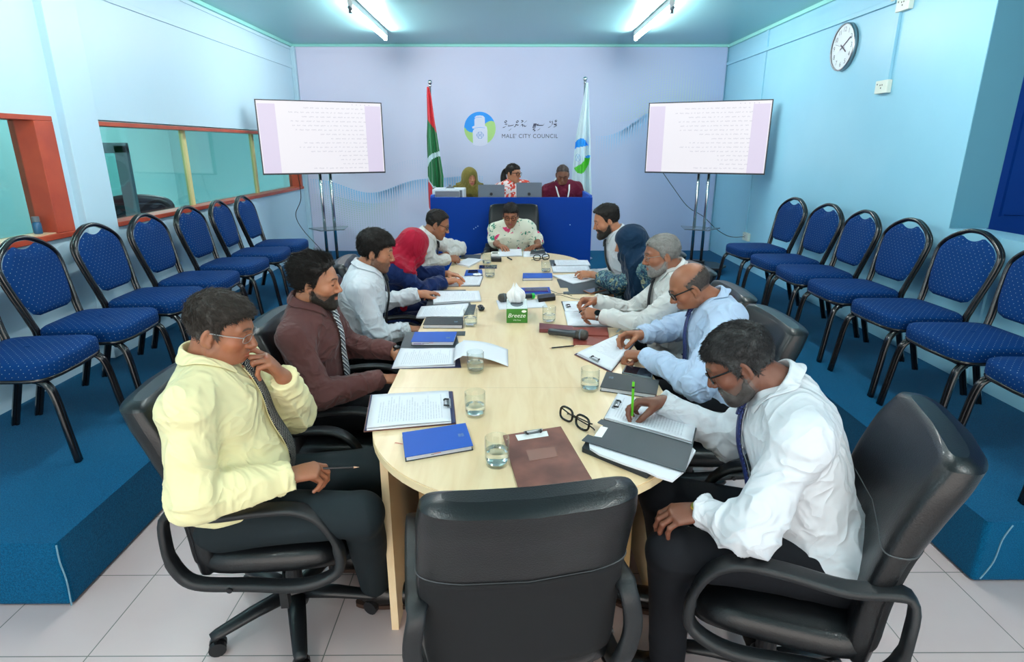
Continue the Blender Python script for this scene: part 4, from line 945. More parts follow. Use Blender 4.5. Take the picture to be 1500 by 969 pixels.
# ---- the head, in its own frame: x right, y forward, z up, origin between the ears
class Head:
    def __init__(s, c, yaw, pitch, roll=0, sc=1., wide=1., jaw=1., nose=1., female=False, beard=0):
        s.c = np.asarray(c, float); f = adir(yaw, pitch); R = frame_from(f, (0, 0, 1)); s.R = R @ rot((0, 1, 0), math.radians(roll)); s.s = sc; s.wide = wide; s.jaw = jaw; s.nose = nose; s.fem = female
    def loc(s, P): return ((P - s.c) @ s.R) / s.s
    def wld(s, q): return s.c + s.s*(np.asarray(q, float) @ s.R.T)
    def skull(s, q):
        W = s.wide; A = np.abs(q[:, 0]); Q = np.stack([A, q[:, 1], q[:, 2]], 1)
        d = ell(q, (0, -.006, .045), (.0745*W, .098, .083))
        d = smin(d, ell(q, (0, .032, -.012), (.062*W, .060, .085)), .03)
        d = smin(d, rcone(Q, (.050*W*s.jaw, .0, -.048), (.013, .073, -.086), .021, .017), .03)
        d = smin(d, ell(q, (0, .055, -.06), (.042*W, .038, .038)), .025)
        return d
    def face(s, q):
        A = np.abs(q[:, 0]); Q = np.stack([A, q[:, 1], q[:, 2]], 1); W = s.wide; d = s.skull(q)
        near = (q[:, 1] > -.03) & (np.abs(q[:, 2]) < .13)
        d = smin(d, ell(q, (0, .080, -.088), (.020, .016, .015)), .016)
        d = smin(d, ell(Q, (.043*W, .060, -.008), (.022, .022, .020)), .02)
        d = smin(d, rcone(Q, (.010, .088, .040), (.044*W, .074, .040), .010, .009), .014)
        d = smax(d, -ell(Q, (.030, .101, .020), (.017, .017, .012)), .014)
        n = s.nose
        d = smin(d, rcone(q, (0, .090, .028), (0, .112*n+.002, -.014), .0075, .0105), .012)
        d = smin(d, ell(Q, (.0115, .101, -.019), (.0085, .011, .0085)), .008)
        d = smax(d, -ell(Q, (.0065, .105, -.0285), (.004, .006, .0035)), .003)
        # mouth
        d = smin(d, ell(q, (0, .083, -.050), (.026, .018, .016)), .012)
        d = smin(d, rcone(Q, (0, .1000, -.0455), (.021, .0885, -.050), .0042, .0025), .004)
        d = smin(d, rcone(Q, (0, .0990, -.0555), (.018, .0880, -.0525), .0052, .003), .004)
        d = smax(d, -rcone(Q, (0, .1055, -.0505), (.022, .0930, -.0512), .0022, .0012), .003)
        # eyelids
        d = smin(d, ell(Q, (.0305, .0765, .019), (.0150, .0140, .0128)), .004)
        d = smax(d, -rcone(Q, (.0215, .094, .0145), (.039, .090, .0145), .0018, .0013), .002)
        # ears
        c, sn = math.cos(.35), math.sin(.35); R = np.array([[c, -sn, 0], [sn, c, 0], [0, 0, 1.]]) @ rot((1, 0, 0), -.18)
        e = ell(Q, (.0775*W, -.010, .004), (.0065, .0185, .031), R); e = smax(e, -ell(Q, (.0845*W, -.006, .006), (.0055, .010, .019), R), .004)
        e = smin(e, ell(Q, (.0755*W, -.002, -.022), (.005, .009, .010)), .006)
        return smin(d, e, .006)
    def hairline(s, q, style):
        """height of the lower edge of the hair at every point (own frame)"""
        y = q[:, 1]; A = np.abs(q[:, 0])
        ys = [-.12, -.09, -.05, -.024, -.012, .010, .020, .030, .050, .075, .11]
        zs = {'short': [-.055, -.060, -.045, -.015, .030, .000, .012, .048, .068, .085, .088], 'high': [-.055, -.060, -.045, -.015, .030, .000, .012, .055, .085, .105, .115],
              'bald': [-.055, -.06, -.045, -.010, .032, .012, .030, .060, .085, .1, .12], 'full': [-.065, -.07, -.055, -.025, .025, -.012, -.004, .042, .060, .072, .076]}[style]
        return np.interp(y, ys, zs)
def hair_mesh(H, style='short', top=.012, side=.006, h=.0035, front=.0, amp=.003, seed=0, spiky=0.):
    def thick(q):
        t = np.clip((q[:, 2]-.03)/.07, 0, 1); fr = np.clip((q[:, 1]-.03)/.06, 0, 1)*t
        return side + (top-side)*t*t*(3-2*t) + front*fr
    def f(P):
        q = H.loc(P); nz = fbm(q*np.array([90, 45, 60.]), seed, 2) - .5
        d = H.skull(q) - thick(q) - amp*2*nz
        hl = H.hairline(q, style) + .006*(vnoise(q*130, seed+5)-.5)*2
        d = smax(d, (hl - q[:, 2])*.6, .014)
        if style == 'bald':
            d = H.skull(q) - .0012 - .0008*nz; d = smax(d, (hl - q[:, 2])*.8, .002); d = smax(d, (q[:, 2] - .062 + .25*np.clip(q[:, 1]+.02, -.1, .1) - .03*(vnoise(q*160, seed+7)-.5))*.8, .002)
        return d*H.s
    # cannot be below the skin
    c = H.c; r = .15*H.s; return mesh_sdf(f, c-r, c+r, h), f
def strands(H, f, n, L, rad, style='short', seed=1, lift=.5, combf=None, region=None):
    """thin tapered locks rooted on the hair surface"""
    rg = np.random.default_rng(seed); P = rg.normal(size=(n*(3 if region is None else 14), 3)); P = P/np.linalg.norm(P, axis=1, keepdims=True); P = P*np.array([.085, .105, .10] if region is None else [.068, .080, .10]) + np.array([0, -.005, .04] if region is None else [0, .015, -.015])
    if region is None: m = P[:, 2] > H.hairline(P, style) - .004
    else: m = region(P)
    if style == 'bald': m &= P[:, 2] < .070 - .25*np.clip(P[:, 1]+.02, -.1, .1)
    P = P[m][:n]; W = H.wld(P)
    for _ in range(3): g = grad(f, W, .002); W = W - f(W)[:, None]*g
    g = grad(f, W, .003); q = H.loc(W)
    comb = combf(q) if combf is not None else np.stack([q[:, 0]*2, np.full(len(q), .3), -np.ones(len(q))*.6], 1)
    comb = comb + rg.normal(size=comb.shape)*.35; cw = comb @ H.R.T; cw = cw - g*(cw*g).sum(1)[:, None]; cw = cw/(np.linalg.norm(cw, axis=1, keepdims=True)+1e-9)
    LL = L*rg.uniform(.5, 1.2, len(W)); lf = lift*rg.uniform(.5, 1.4, len(W)); sd = np.cross(cw, g); V = []; S = 4
    for k in range(S):
        t = k/(S-1); c = W - g*.0015 + cw*(LL*t*(1-.25*lf*t))[:, None] + g*(LL*lf*(t-.35*t*t*1.3))[:, None]; rr = rad*(1-t*.85)
        for a in range(3):
            an = 2*PI*a/3; V.append(c + (sd*math.cos(an) + g*math.sin(an))*rr)
    V = np.stack(V, 1).reshape(-1, 3); base_i = np.arange(len(W))*S*3; F = []
    for k in range(S-1):
        for a in range(3):
            b2 = (a+1) % 3; F.append(np.stack([base_i+k*3+a, base_i+k*3+b2, base_i+(k+1)*3+b2, base_i+(k+1)*3+a], 1))
    return V, np.concatenate(F)
# ---- a hand: returns a distance function in world space, and its joints
class Hand:
    def __init__(s, wrist, d, palm, right, curl=(25, 30, 20), curls=None, spread=6, thumb=(40, 25, 15), sc=1., mcp0=0):
        s.w = np.asarray(wrist, float); s.d = nrm(d); p = np.asarray(palm, float); s.p = nrm(p - s.d*(p @ s.d)); s.t = np.cross(s.d, s.p)*(1 if right else -1); s.sc = sc
        cs = curls or [curl]*4; s.seg = []; s.met = []
        base = [(.028, .086), (.0095, .090), (-.0095, .086), (-.027, .077)]; lens = [(.042, .026, .021), (.046, .029, .022), (.043, .027, .021), (.033, .021, .019)]; rad = [(.0098, .0088, .0080, .0068), (.0100, .0090, .0081, .0069), (.0096, .0086, .0077, .0066), (.0086, .0076, .0069, .0060)]
        for i in range(4):
            b = s.pt(base[i][0], base[i][1], .001 - .0015*abs(i-1)); s.met.append((s.pt(base[i][0]*.5, .008, 0), b, .0135*sc, .0112*sc))
            ang = 0; q = b; sp = math.radians(spread)*(1.5-i)/1.5; pts = [q]
            for k in range(3):
                ang += math.radians(cs[i][k]); dirv = s.d*math.cos(ang) + s.p*math.sin(ang); dirv = nrm(dirv + s.t*math.sin(sp)*max(0, math.cos(ang))); q = q + dirv*lens[i][k]*sc; pts.append(q)
            s.seg.append((pts, [r*sc for r in rad[i]]))
        # thumb: root, knuckle, joint, tip
        a, b_, c_ = [math.radians(v) for v in thumb]; r0 = s.pt(.020, .022, -.008); d1 = nrm(s.d*math.cos(a)*math.cos(b_) + s.t*math.sin(a)*math.cos(b_) + s.p*math.sin(b_)); k1 = r0 + d1*.044*sc
        d2 = nrm(d1 + s.d*.25 - s.t*math.sin(c_)*.8 + s.p*math.sin(c_)*.5); k2 = k1 + d2*.033*sc; d3 = nrm(d2 + s.d*.15 - s.t*math.sin(c_)*.7 + s.p*math.sin(c_)*.3); k3 = k2 + d3*.026*sc
        s.th = ([r0, k1, k2, k3], [.0155*sc, .0122*sc, .0106*sc, .0088*sc])
    def pt(s, t, f, n): return s.w + s.sc*(s.t*t + s.d*f - s.p*n)
    def f(s, P):
        d = None
        for a, b, ra, rb in s.met: e = rcone(P, a, b, ra, rb); d = e if d is None else smin(d, e, .014*s.sc)
        d = smin(d, ell(P, s.pt(.002, .05, .001), (.034*s.sc, .046*s.sc, .0150*s.sc), np.stack([s.t, s.d, -s.p], 1)), .01)
        pts, r = s.th; e = rcone(P, pts[0], pts[1], r[0], r[1]); d = smin(d, e, .014*s.sc)
        e = smin(rcone(P, pts[1], pts[2], r[1], r[2]), rcone(P, pts[2], pts[3], r[2], r[3]), .003); d = smin(d, e, .004)
        for pts, r in s.seg:
            e = rcone(P, pts[0], pts[1], r[0], r[1]); e = smin(e, rcone(P, pts[1], pts[2], r[1], r[2]), .002); e = smin(e, rcone(P, pts[2], pts[3], r[2], r[3]), .002)
            for k in (1, 2): e = smin(e, ell(P, pts[k] - s.p*.0, (r[k]*1.06,)*3), .002)
            d = smin(d, e, .0035)
        return d
    def nails(s):
        out = []
        for pts, r in s.seg + [s.th]:
            dd = nrm(pts[3]-pts[2]); n = -s.p; n = nrm(n - dd*(n @ dd)); out.append((pts[3] + n*r[3]*.62, dd, n, r[3]))
        return out
def ik(a, b, l1, l2, pole):
    a = np.asarray(a, float); b = np.asarray(b, float); d = b - a; L = np.linalg.norm(d); L2 = min(L, (l1+l2)*.999); u = d/L
    x = (l1*l1 - l2*l2 + L2*L2)/(2*L2); h = math.sqrt(max(0, l1*l1 - x*x)); p = np.asarray(pole, float); p = nrm(p - u*(p @ u)); s = 1. if L <= l1+l2 else L/(l1+l2)
    return a + u*x*s + p*h
SK = {'mid': (172, 116, 86), 'brown': (146, 94, 68), 'dark': (118, 78, 58), 'deep': (108, 68, 52)}
def rgbl(t): return np.array(srgb(*t)[:3])
def person(spec):
    """build one seated figure; spec is a dict of poses (world metres) and looks"""
    g = lambda k, d=None: spec.get(k, d)
    sc = g('sc', 1.); hip = np.array(g('hip'), float); neck = np.array(g('neck'), float); face_dir = g('facing'); side_r = np.array([math.sin(math.radians(face_dir)), -math.cos(math.radians(face_dir)), 0])
    u = nrm(neck - hip); L = np.linalg.norm(neck - hip); tw = math.radians(g('twist', 0)); 
    rgt = nrm(side_r - u*(side_r @ u)); fwd = np.cross(u, rgt); rgt_c = rot(u, tw) @ rgt; fwd_c = np.cross(u, rgt_c)
    RB = np.stack([rgt, fwd, u], 1); RC = np.stack([rgt_c, fwd_c, u], 1); bw = g('bulk', 1.); belly = g('belly', 1.)
    shr = neck - u*.085*sc + rgt_c*.165*sc*g('shw', 1.) + fwd_c*g('shfr', .0); shl = neck - u*.085*sc - rgt_c*.165*sc*g('shw', 1.) + fwd_c*g('shfl', .0)
    wr = np.array(g('rwrist'), float); wl = np.array(g('lwrist'), float); la, lf = .285*sc, .255*sc
    er = np.array(g('relbow')) if g('relbow') is not None else ik(shr, wr, la, lf, g('rpole', -u + rgt*.5 - fwd*.3)); el = np.array(g('lelbow')) if g('lelbow') is not None else ik(shl, wl, la, lf, g('lpole', -u - rgt*.5 - fwd*.3))
    hipr, hipl = hip + rgt*.09*sc - u*.0, hip - rgt*.09*sc
    fh = np.array([math.cos(math.radians(face_dir)), math.sin(math.radians(face_dir)), 0]); sh = np.array([fh[1], -fh[0], 0])
    kr = np.array(g('rknee')) if g('rknee') is not None else hip + fh*.42*sc + sh*.13*sc + np.array((0, 0, .03)); kl = np.array(g('lknee')) if g('lknee') is not None else hip + fh*.42*sc - sh*.13*sc + np.array((0, 0, .03))
    ar = np.array(g('rankle')) if g('rankle') is not None else np.array([kr[0], kr[1], .10]) + fh*.03; al = np.array(g('lankle')) if g('lankle') is not None else np.array([kl[0], kl[1], .10]) + fh*.03
    hd = g('head'); H = Head(hd['c'], hd['yaw'], hd['pitch'], hd.get('roll', 0), hd.get('sc', .94)*sc, hd.get('wide', 1.), hd.get('jaw', 1.), hd.get('nose', 1.), hd.get('fem', False))
    root = thing('person', g('label'), 'person', (hip[0], hip[1], g('base', 0)), 0); loc = np.array([hip[0], hip[1], g('base', 0)])
    K = sc; q = g('quality', 1)
    # -- torso
    def torso(P, o=0.):
        d = ell(P, hip + u*.02, (.168*bw*K+o, .125*bw*K+o, .13*K+o), RB)
        d = smin(d, ell(P, hip + u*L*.34 + fwd*.022*belly, (.148*bw*K+o, .118*K*belly+o, .15*K+o), RB), .05)
        d = smin(d, ell(P, hip + u*L*.66 + fwd_c*.01, (.166*bw*K+o, .118*K*(.5+.5*bw)+o, .17*K+o), RC), .05)
        d = smin(d, rcone(P, neck - u*.09*K - rgt_c*.07*K, neck - u*.09*K + rgt_c*.07*K, .072*K+o, .072*K+o), .05)
        for s in (shr, shl): d = smin(d, rcone(P, neck - u*.045*K, s, .050*K+o, .056*K*bw+o), .045)
        return d
    def neckf(P): return rcone(P, H.wld((0, -.022, -.03)), neck - fwd_c*.0 + u*.0, .052*K*g('neckw', 1), .056*K*g('neckw', 1))
    hr = Hand(wr, *g('rhand')[:2], True, **g('rhand')[2], sc=K*g('handsc', 1.)); hl = Hand(wl, *g('lhand')[:2], False, **g('lhand')[2], sc=K*g('handsc', 1.))
    # -- body: head and neck, both hands with forearms, and the rest under the clothes
    def fhead(P): return smin(H.face(H.loc(P))*H.s, neckf(P), .02*K)
    Nc = neck - u*.005
    def fh_cut(P): return smax(fhead(P), -((P - Nc) @ u) - .01, .002)
    c = (H.c*1.0); lo = np.minimum(c - .15*K, neck - .09*K); hi = np.maximum(c + .15*K, neck + .09*K)
    parts = [mesh_sdf(fh_cut, lo, hi, {2: .0022, 1: .003, 0: .004}[q])]
    hcol = []
    slr = sll = float(g('sleeve', 1.))
    for hh, w, e, s_ in ((hr, wr, er, slr), (hl, wl, el, sll)):
        cut = max(.0, s_ - .2) if s_ < 1.5 else .5; p0 = e + (w-e)*cut
        def fa(P, hh=hh, w=w, e=e, p0=p0): 
            d = smin(hh.f(P), rcone(P, e, w, .042*K*bw, .0255*K), .018); return smax(d, -((P - p0) @ nrm(w - e)), .002)
        pts = [w, p0] + [p for sg in hh.seg for p in sg[0]] + hh.th[0]; lo = np.min(pts, 0) - .05; hi = np.max(pts, 0) + .05
        parts.append(mesh_sdf(fa, lo, hi, {2: .0024, 1: .003, 0: .004}[q]))
    def fin(P):
        d = torso(P, -.014)
        for a, e, w in ((shr, er, wr), (shl, el, wl)): d = smin(d, smin(rcone(P, a, e, .040*K, .034*K), rcone(P, e, e+(w-e)*.75, .032*K, .02*K), .01), .02)
        for h0, k, an in ((hipr, kr, ar), (hipl, kl, al)): d = smin(d, smin(rcone(P, h0, k, .066*K, .048*K), rcone(P, k, an, .044*K, .032*K), .01), .02)
        return smin(d, rcone(P, neck, neck-u*.1, .045*K, .05*K), .02)
    allp = np.array([hip, neck, er, el, wr, wl, kr, kl, ar, al]); lo = allp.min(0) - .22; hi = allp.max(0) + .2
    parts.append(mesh_sdf(fin, lo, hi, .016))
    tone = rgbl(SK[g('skin', 'brown')]); browc = np.array(g('hairrgb', (.012, .010, .009))); stub = g('stubble', 0.)
    lipc = tone*np.array([1.05, .72, .74]) if not g('lipstick') else np.array(srgb(150, 60, 70)[:3])
    def colf(P):
        qh = H.loc(P); A = np.abs(qh[:, 0]); c = np.tile(tone, (len(P), 1)); n = fbm(P*28, 3, 3)[:, None]; c = c*(.86 + .28*n)
        inh = (np.linalg.norm(qh, axis=1) < .17)
        warm = np.exp(-(((A-.045)/.025)**2 + ((qh[:, 2]+.012)/.03)**2))*(qh[:, 1] > .03)*inh; c = c*(1 + warm[:, None]*np.array([.10, -.02, -.03]))
        br = np.clip(1.15 + .5*(vnoise(qh*np.array([400, 400, 900.]), 2)-.5) - ((np.abs(qh[:, 2] - (.0400 + .005*np.sin((A-.010)*75)))/(.0046 - .03*np.clip(A-.034, 0, .1)))**2) - np.clip((A-.046)/.006, 0, 9)**2 - np.clip((.013-A)/.004, 0, 9)**2, 0, 1)*(qh[:, 1] > .05)*inh*g('brow', .85)
        c = c*(1-br[:, None]) + browc*br[:, None]
        lash = np.clip(1.4 - ((qh[:, 2]-.0155)/.0022)**2 - np.clip((np.abs(A-.0305)-.012)/.003, 0, 9)**2, 0, 1)*(qh[:, 1] > .075)*inh*.8
        c = c*(1-lash[:, None]) + np.array([.01, .008, .007])*lash[:, None]
        lp = np.clip(1.5 - ((qh[:, 2]+.0505)/.0075)**2 - (A/.0225)**4, 0, 1)*(qh[:, 1] > .08)*inh; c = c*(1-lp[:, None]) + lipc*lp[:, None]
        if g('hair'):
            hsty = g('hair'); hln = H.hairline(qh, hsty['style']); sm = np.clip((qh[:, 2] - hln + .006)/.014, 0, 1)*(qh[:, 1] > -.13)*inh
            if hsty['style'] == 'bald': sm = sm*np.clip((.078 - .25*np.clip(qh[:, 1]+.02, -.1, .1) - qh[:, 2])/.028, 0, 1)*.85
            sm = sm*np.where(qh[:, 1] < -.03, np.clip((qh[:, 2]+.040)/.02, 0, 1), 1)*(H.skull(qh) < .006); sm = (sm*(.75 + .25*vnoise(P*500, 6)))[:, None]*.9; c = c*(1-sm) + np.array(hsty.get('rgb', (.012, .010, .009)))*1.3*sm
        if stub:
            bl = np.clip((-.028 - .30*np.clip(qh[:, 1]-.05, -.1, 0)*1.2 - qh[:, 2])/.012, 0, 1)*(qh[:, 1] > -.01)*(qh[:, 2] > -.115)*(1 - lp)*inh
            mus = np.clip(1.5-((qh[:, 2]+.037)/.008)**2-(A/.026)**4, 0, 1)*(qh[:, 1] > .08)*inh; bl = np.maximum(bl, mus)*stub*(.6+.8*vnoise(P*700, 4)); bl = np.clip(bl, 0, 1)
            c = c*(1-bl[:, None]) + np.array(g('beardrgb', browc))*bl[:, None]
        # palms and finger ends are a little paler
        for hh in (hr, hl):
            dd = (P - hh.w) @ hh.p; near = np.linalg.norm(P - hh.w - hh.d*.09, axis=1) < .14; c = np.where((near & (dd > .012))[:, None], c*np.array([1.12, 1.06, 1.03]), c)
            for (nc, nd, nn, nr) in hh.nails():
                m = np.linalg.norm(P - nc, axis=1) < nr*.85; c[m] = c[m]*.55 + np.array([.36, .20, .17])*.6
        return np.clip(c, 0, 1)
    bod = skin_obj('body', parts, 'skin', root, loc, colf)
    # eyes
    if q >= 1:
        for s_ in (-1, 1):
            mb = MB(); ec = H.wld((s_*.0305, .0768, .019)); mb.sphere(ec - loc, .0132*H.s, 8, 'eyewhite'); ic = H.wld((s_*.0305, .0800, .0165)); mb.sphere(ic - loc, .0108*H.s, 8, 'iris'); mb.build('eye', None, root, smooth=True)
    # -- shirt
    folds = g('folds', .006); seed = g('seed', 1); sl_r = .0 ; cuff = g('cuff', .036)
    armv = [(shr, er, wr, slr), (shl, el, wl, sll)]
    def fshirt(P, raw=False):
        o = .012
        d = torso(P, o)
        for a, e, w, s_ in armv:
            if s_ <= 0:   # short sleeve
                e2 = a + (e-a)*g('short', .75); x = rcone(P, a, e2, .064*K*bw, .068*K*bw)
            else:
                w2 = e + (w-e)*min(1, s_); fa_ = rcone(P, e, w2, .052*K*bw, cuff*K + .016*(1-min(1, s_))); fa_ = np.maximum(fa_, (P - e) @ nrm(w-e) - (np.linalg.norm(w-e)*min(1, s_) - .004)); x = smin(rcone(P, a, e, .060*K*bw, .054*K*bw), fa_, .015)
            d = smin(d, x, .035)
        d = smin(d, rcone(P, neck + u*.02, neck - u*.09, .0615*K*g('neckw', 1), .08*K), .03)
        # cloth folds: creases fan out from elbows, armpits and waist
        if folds:
            pd = P + .03*np.stack([vnoise(P*7, seed), vnoise(P*7, seed+1), vnoise(P*7, seed+2)], 1)
            ridge = lambda X, sd: (1 - np.abs(2*fbm(X, sd, 1) - 1))**3
            w_ = 0; arm_n = 0
            for a, e, w, s_ in armv:
                for (q0, q1) in ((a, e), (e, w)):
                    ax = nrm(q1 - q0); tt = (P - q0) @ ax; rad_ = (P - q0) - tt[:, None]*ax; near = np.exp(-(np.linalg.norm(rad_, axis=1)/.085)**4)*(tt > -.05)*(tt < np.linalg.norm(q1-q0)+.05)
                    X = pd*5 + (tt*13)[:, None]*ax*1.0; arm_n = np.maximum(arm_n, near*ridge(X, seed+3))
                w_ = w_ + 1.0*np.exp(-(np.linalg.norm(P-e, axis=1)/.10)**2) + .2*np.exp(-(np.linalg.norm(P-a, axis=1)/.09)**2) + .6*np.exp(-(np.linalg.norm(P-(e*.3+w*.7), axis=1)/.10)**2)
            w_ = w_ + .9*np.exp(-(((P-hip) @ u - .10)/.09)**2)
            lat = (P - neck) @ rgt_c; up_ = (P - neck) @ u; tor = ridge(np.stack([pd[:, 0]*5, pd[:, 1]*5, pd[:, 2]*5], 1) + (np.abs(lat)*5 + up_*6)[:, None]*np.array([1., .6, .8]), seed+7)
            n = np.maximum(arm_n*1.15, tor)
            fine = (1 - np.abs(2*fbm(pd*np.array([13, 13, 17.]), seed+11, 2) - 1))**3; d = d - folds*(2.3*(n - .25) + .8*(fine - .3))*np.clip(.45 + w_, 0, 1.3)
        # ends: neck, cuffs, waist
        d = smax(d, ((P - neck) @ u) - .024*K, .008)
        if g('tuck', True): d = smax(d, -((P - hip) @ u) + .045 - g('hem', 0), .01)
        else: d = smax(d, -((P - hip) @ u) - .05, .01)
        return d
    hs = {2: .0055, 1: .007, 0: .009}[q]; pts = np.array([hip, neck, shr, shl, er, el, wr, wl]); lo = pts.min(0) - .2; hi = pts.max(0) + .2
    sh_ = skin_obj('shirt' if not g('blouse') else 'blouse', [mesh_sdf(fshirt, lo, hi, hs)], g('shirt'), root, loc)
    # cuffs: a firmer band at each wrist
    if g('cuffs', True):
        for a, e, w, s_ in armv:
            mb = MB()
            if s_ < .9: continue
            ax = nrm(w - e); c0 = e + (w-e)*min(1, s_); rr = (cuff*K+.007)
            mb.tube([c0 - ax*.055 - loc, c0 - ax*.05 - loc, c0 - ax*.002 - loc, c0 + ax*.002 - loc, c0 + ax*.001 - loc, c0 - ax*.02 - loc], [rr-.004, rr, rr-.001, rr-.003, rr-.006, rr-.008], 22)
            mb.build('cuff', g('shirt'), root, smooth=True)
    # -- collar
    if g('collar', True):
        na = nrm(H.wld((0, -.03, -.06)) - neck); na = nrm(na*.65 + u*.35); cr = nrm(rgt_c - na*(rgt_c @ na)); cf = np.cross(na, cr); nk = neck + na*.006; rb = .0610*K*g('neckw', 1); P_ = []
        n = 48; prof = []
        for i in range(n+1):
            th = -PI*.93 + 2*PI*.93*i/n   # 0 = back
            dirv = -cf*math.cos(th) + cr*math.sin(th); fr = abs(th)/PI; drop = .034*K + .040*K*max(0, (fr-.62)/.31)**1.5; rise = .034*K*(1 - .55*fr**2)
            c1 = nk + dirv*rb*(1 - .02*fr); row = [c1 - na*.012, c1 + na*rise*.9 , c1 + na*rise + dirv*.006, c1 + na*(rise*.85) + dirv*.013]
            spr = dirv + (cr*math.copysign(.9, th))*max(0, (fr-.6)/.33)*.9
            spr = nrm(spr)
            for k in (.35, .7, 1.): row.append(c1 + na*(rise*.85 - drop*k*.80) + dirv*.013 + spr*(.022*k*K + .012*max(0, (fr-.7)/.3)*k))
            P_.append(row)
        A = np.array(P_); fl = A[:, 4:].reshape(-1, 3)
        for _ in range(4):
            dd = fshirt(fl); gg = grad(fshirt, fl, .004); m = dd < .004; fl[m] += gg[m]*np.minimum(.012, (.0045 - dd[m]))[:, None]
            m2 = dd > .008; fl[m2] -= gg[m2]*np.minimum(.006, dd[m2]-.008)[:, None]*.6
        A[:, 4:] = fl.reshape(n+1, 3, 3)
        MB().grid([[p - loc for p in r] for r in A]).build('collar', g('collarmat', g('shirt')), root, smooth=True, solid=.0022, sub=1)
    # placket
    def onfront(s, lat=0., off=.003):
        """point on the shirt front, s metres down from the neck along the torso, lat metres towards the right"""
        p = neck - u*s + rgt_c*lat; d = fwd_c if s < .25 else nrm(fwd_c*.5 + fwd*.5); a = p + d*.32
        for _ in range(40):
            v = torso(a[None], .012)[0] - off - .006
            if v < .0006: break
            a = a - d*max(v*.7, .0008)
            if (a - p) @ d < 0: break
        return a
    if g('placket', True) and q >= 1:
        rows = []; hw = .014
        for s in np.linspace(.035, L*.86, 26): rows.append([onfront(s, x, .0022) - loc for x in (-hw, -.004, .004, hw)])
        mb = MB(); mb.grid(rows[::-1]); 
        for k in range(2, 26, 5): mb.sphere(rows[k][1]*.5+rows[k][2]*.5 + fwd_c*.0015, .005, 4, None, (1, 1, 1))
        mb.build('placket', g('shirt'), root, smooth=True, solid=.0018)
    if g('tie'):
        tm, tlen, tw_ = g('tie'); rows, uvs = [], []; S_ = np.linspace(.034, .05 + L*tlen, 40); sw = g('tieswing', 0)
        for s in S_:
            t = (s - S_[0])/(S_[-1]-S_[0]); w2 = (.017 + (tw_*.5-.017)*min(1, t*1.15)); 
            if t > .94: w2 *= max(.05, (1-t)/.06)
            c_ = sw*t*t; row = [onfront(s, c_ + x*w2, .009 + .006*(1-abs(x))) - loc for x in (-1, -.5, 0, .5, 1)]; rows.append(row); uvs.append([(x*w2, s) for x in (-1, -.5, 0, .5, 1)])
        A = np.array(rows); 
        for _ in range(3): A[1:-1] = (A[:-2] + 2*A[1:-1] + A[2:])/4
        mb = MB(); mb.grid(A[::-1].tolist(), None, uvs[::-1]); k0 = onfront(.008, 0, .010) - loc; k1 = A[1][2]; dn = nrm(k1 - k0)
        tieo = mb.build('tie', tm, root, smooth=True, solid=.004)
        kb = MB(); wv = [.018, .021, .019, .015, .013]; n_ = 14; gr = []; ug = []
        for i, w_ in enumerate(wv):
            c_ = k0 + (k1-k0)*(i/4)*1.05 + fwd_c*.002; gr.append([c_ + rgt_c*w_*math.cos(2*PI*j/n_) + fwd_c*w_*.62*math.sin(2*PI*j/n_) for j in range(n_)]); ug.append([(w_*math.cos(2*PI*j/n_), i*.01) for j in range(n_)])
        kb.grid([r + [r[0]] for r in gr], None, [r + [r[0]] for r in ug]); kb.add(gr[0], [tuple(range(n_))], None, ug[0]); kb.build('knot', tm, tieo, smooth=True)
    # -- trousers / skirt
    if g('legs', True):
        def ftr(P):
            d = ell(P, hip + u*.0 , (.176*bw*K, .134*bw*K, .12*K), RB)
            for h0, k, an in ((hipr, kr, ar), (hipl, kl, al)):
                d = smin(d, smin(rcone(P, h0, k, .094*K*(.5+.5*bw), .070*K), rcone(P, k, an, .068*K, .056*K), .02), .03)
            n = 1 - np.abs(2*fbm(P*np.array([6, 6, 8.]) , seed+20, 1) - 1); w_ = .35
            for k, h0 in ((kr, hipr), (kl, hipl)): w_ = w_ + .9*np.exp(-(np.linalg.norm(P-k, axis=1)/.1)**2) + .6*np.exp(-(np.linalg.norm(P-h0, axis=1)/.12)**2)
            d = d - .008*(n**3-.2)*w_
            # pressed crease down the front of each leg
            return smax(smax(d, ((P - hip) @ nrm(np.array((0, 0, 1.)) - fh*.5)) - .085, .01), (ar[2] - .045) - P[:, 2], .004)
        lo = np.minimum.reduce([hip, kr, kl, ar, al]) - .2; hi = np.maximum.reduce([hip, kr, kl, ar, al]) + .2
        tro = skin_obj('trousers' if not g('skirt') else 'skirt', [mesh_sdf(ftr, lo, hi, .008 if q < 2 else .0065)], g('trousers', 'trouser2'), root, loc)
        bc_ = hip + u*.075
        if not g('hem'): MB().tube([bc_ + rgt*(.150*bw*K+.012)*math.cos(a) + fwd*(.115*bw*K*.98+.014)*math.sin(a) + fwd*.008 - loc for a in np.linspace(0, 2*PI, 33)[:-1]], .017, 6, closed=True, ell=(1, .25), up=u).build('belt', 'shoe', tro, smooth=True)
        for an, kk in ((ar, kr), (al, kl)):
            fd = g('footdir', fh); fd = nrm(np.array([fd[0], fd[1], 0])); fp = np.array([an[0], an[1], 0]); Rf = np.stack([np.array([fd[1], -fd[0], 0]), fd, np.array([0, 0, 1.])], 1); zb = an[2] - .10
            def fs(P): 
                d = ell(P, fp + fd*.075 + (0, 0, zb+.042), (.043*K, .135*K, .040), Rf); d = smin(d, ell(P, fp + (0, 0, zb+.06), (.038*K, .055*K, .055), Rf), .03); return smax(d, (zb+.012) - P[:, 2], .003)
            so = skin_obj('shoe', [mesh_sdf(fs, fp + (0, 0, zb) - (.25, .25, 0), fp + (0, 0, zb) + (.25, .25, .15), .005)], 'shoe', root, loc)
            out = []
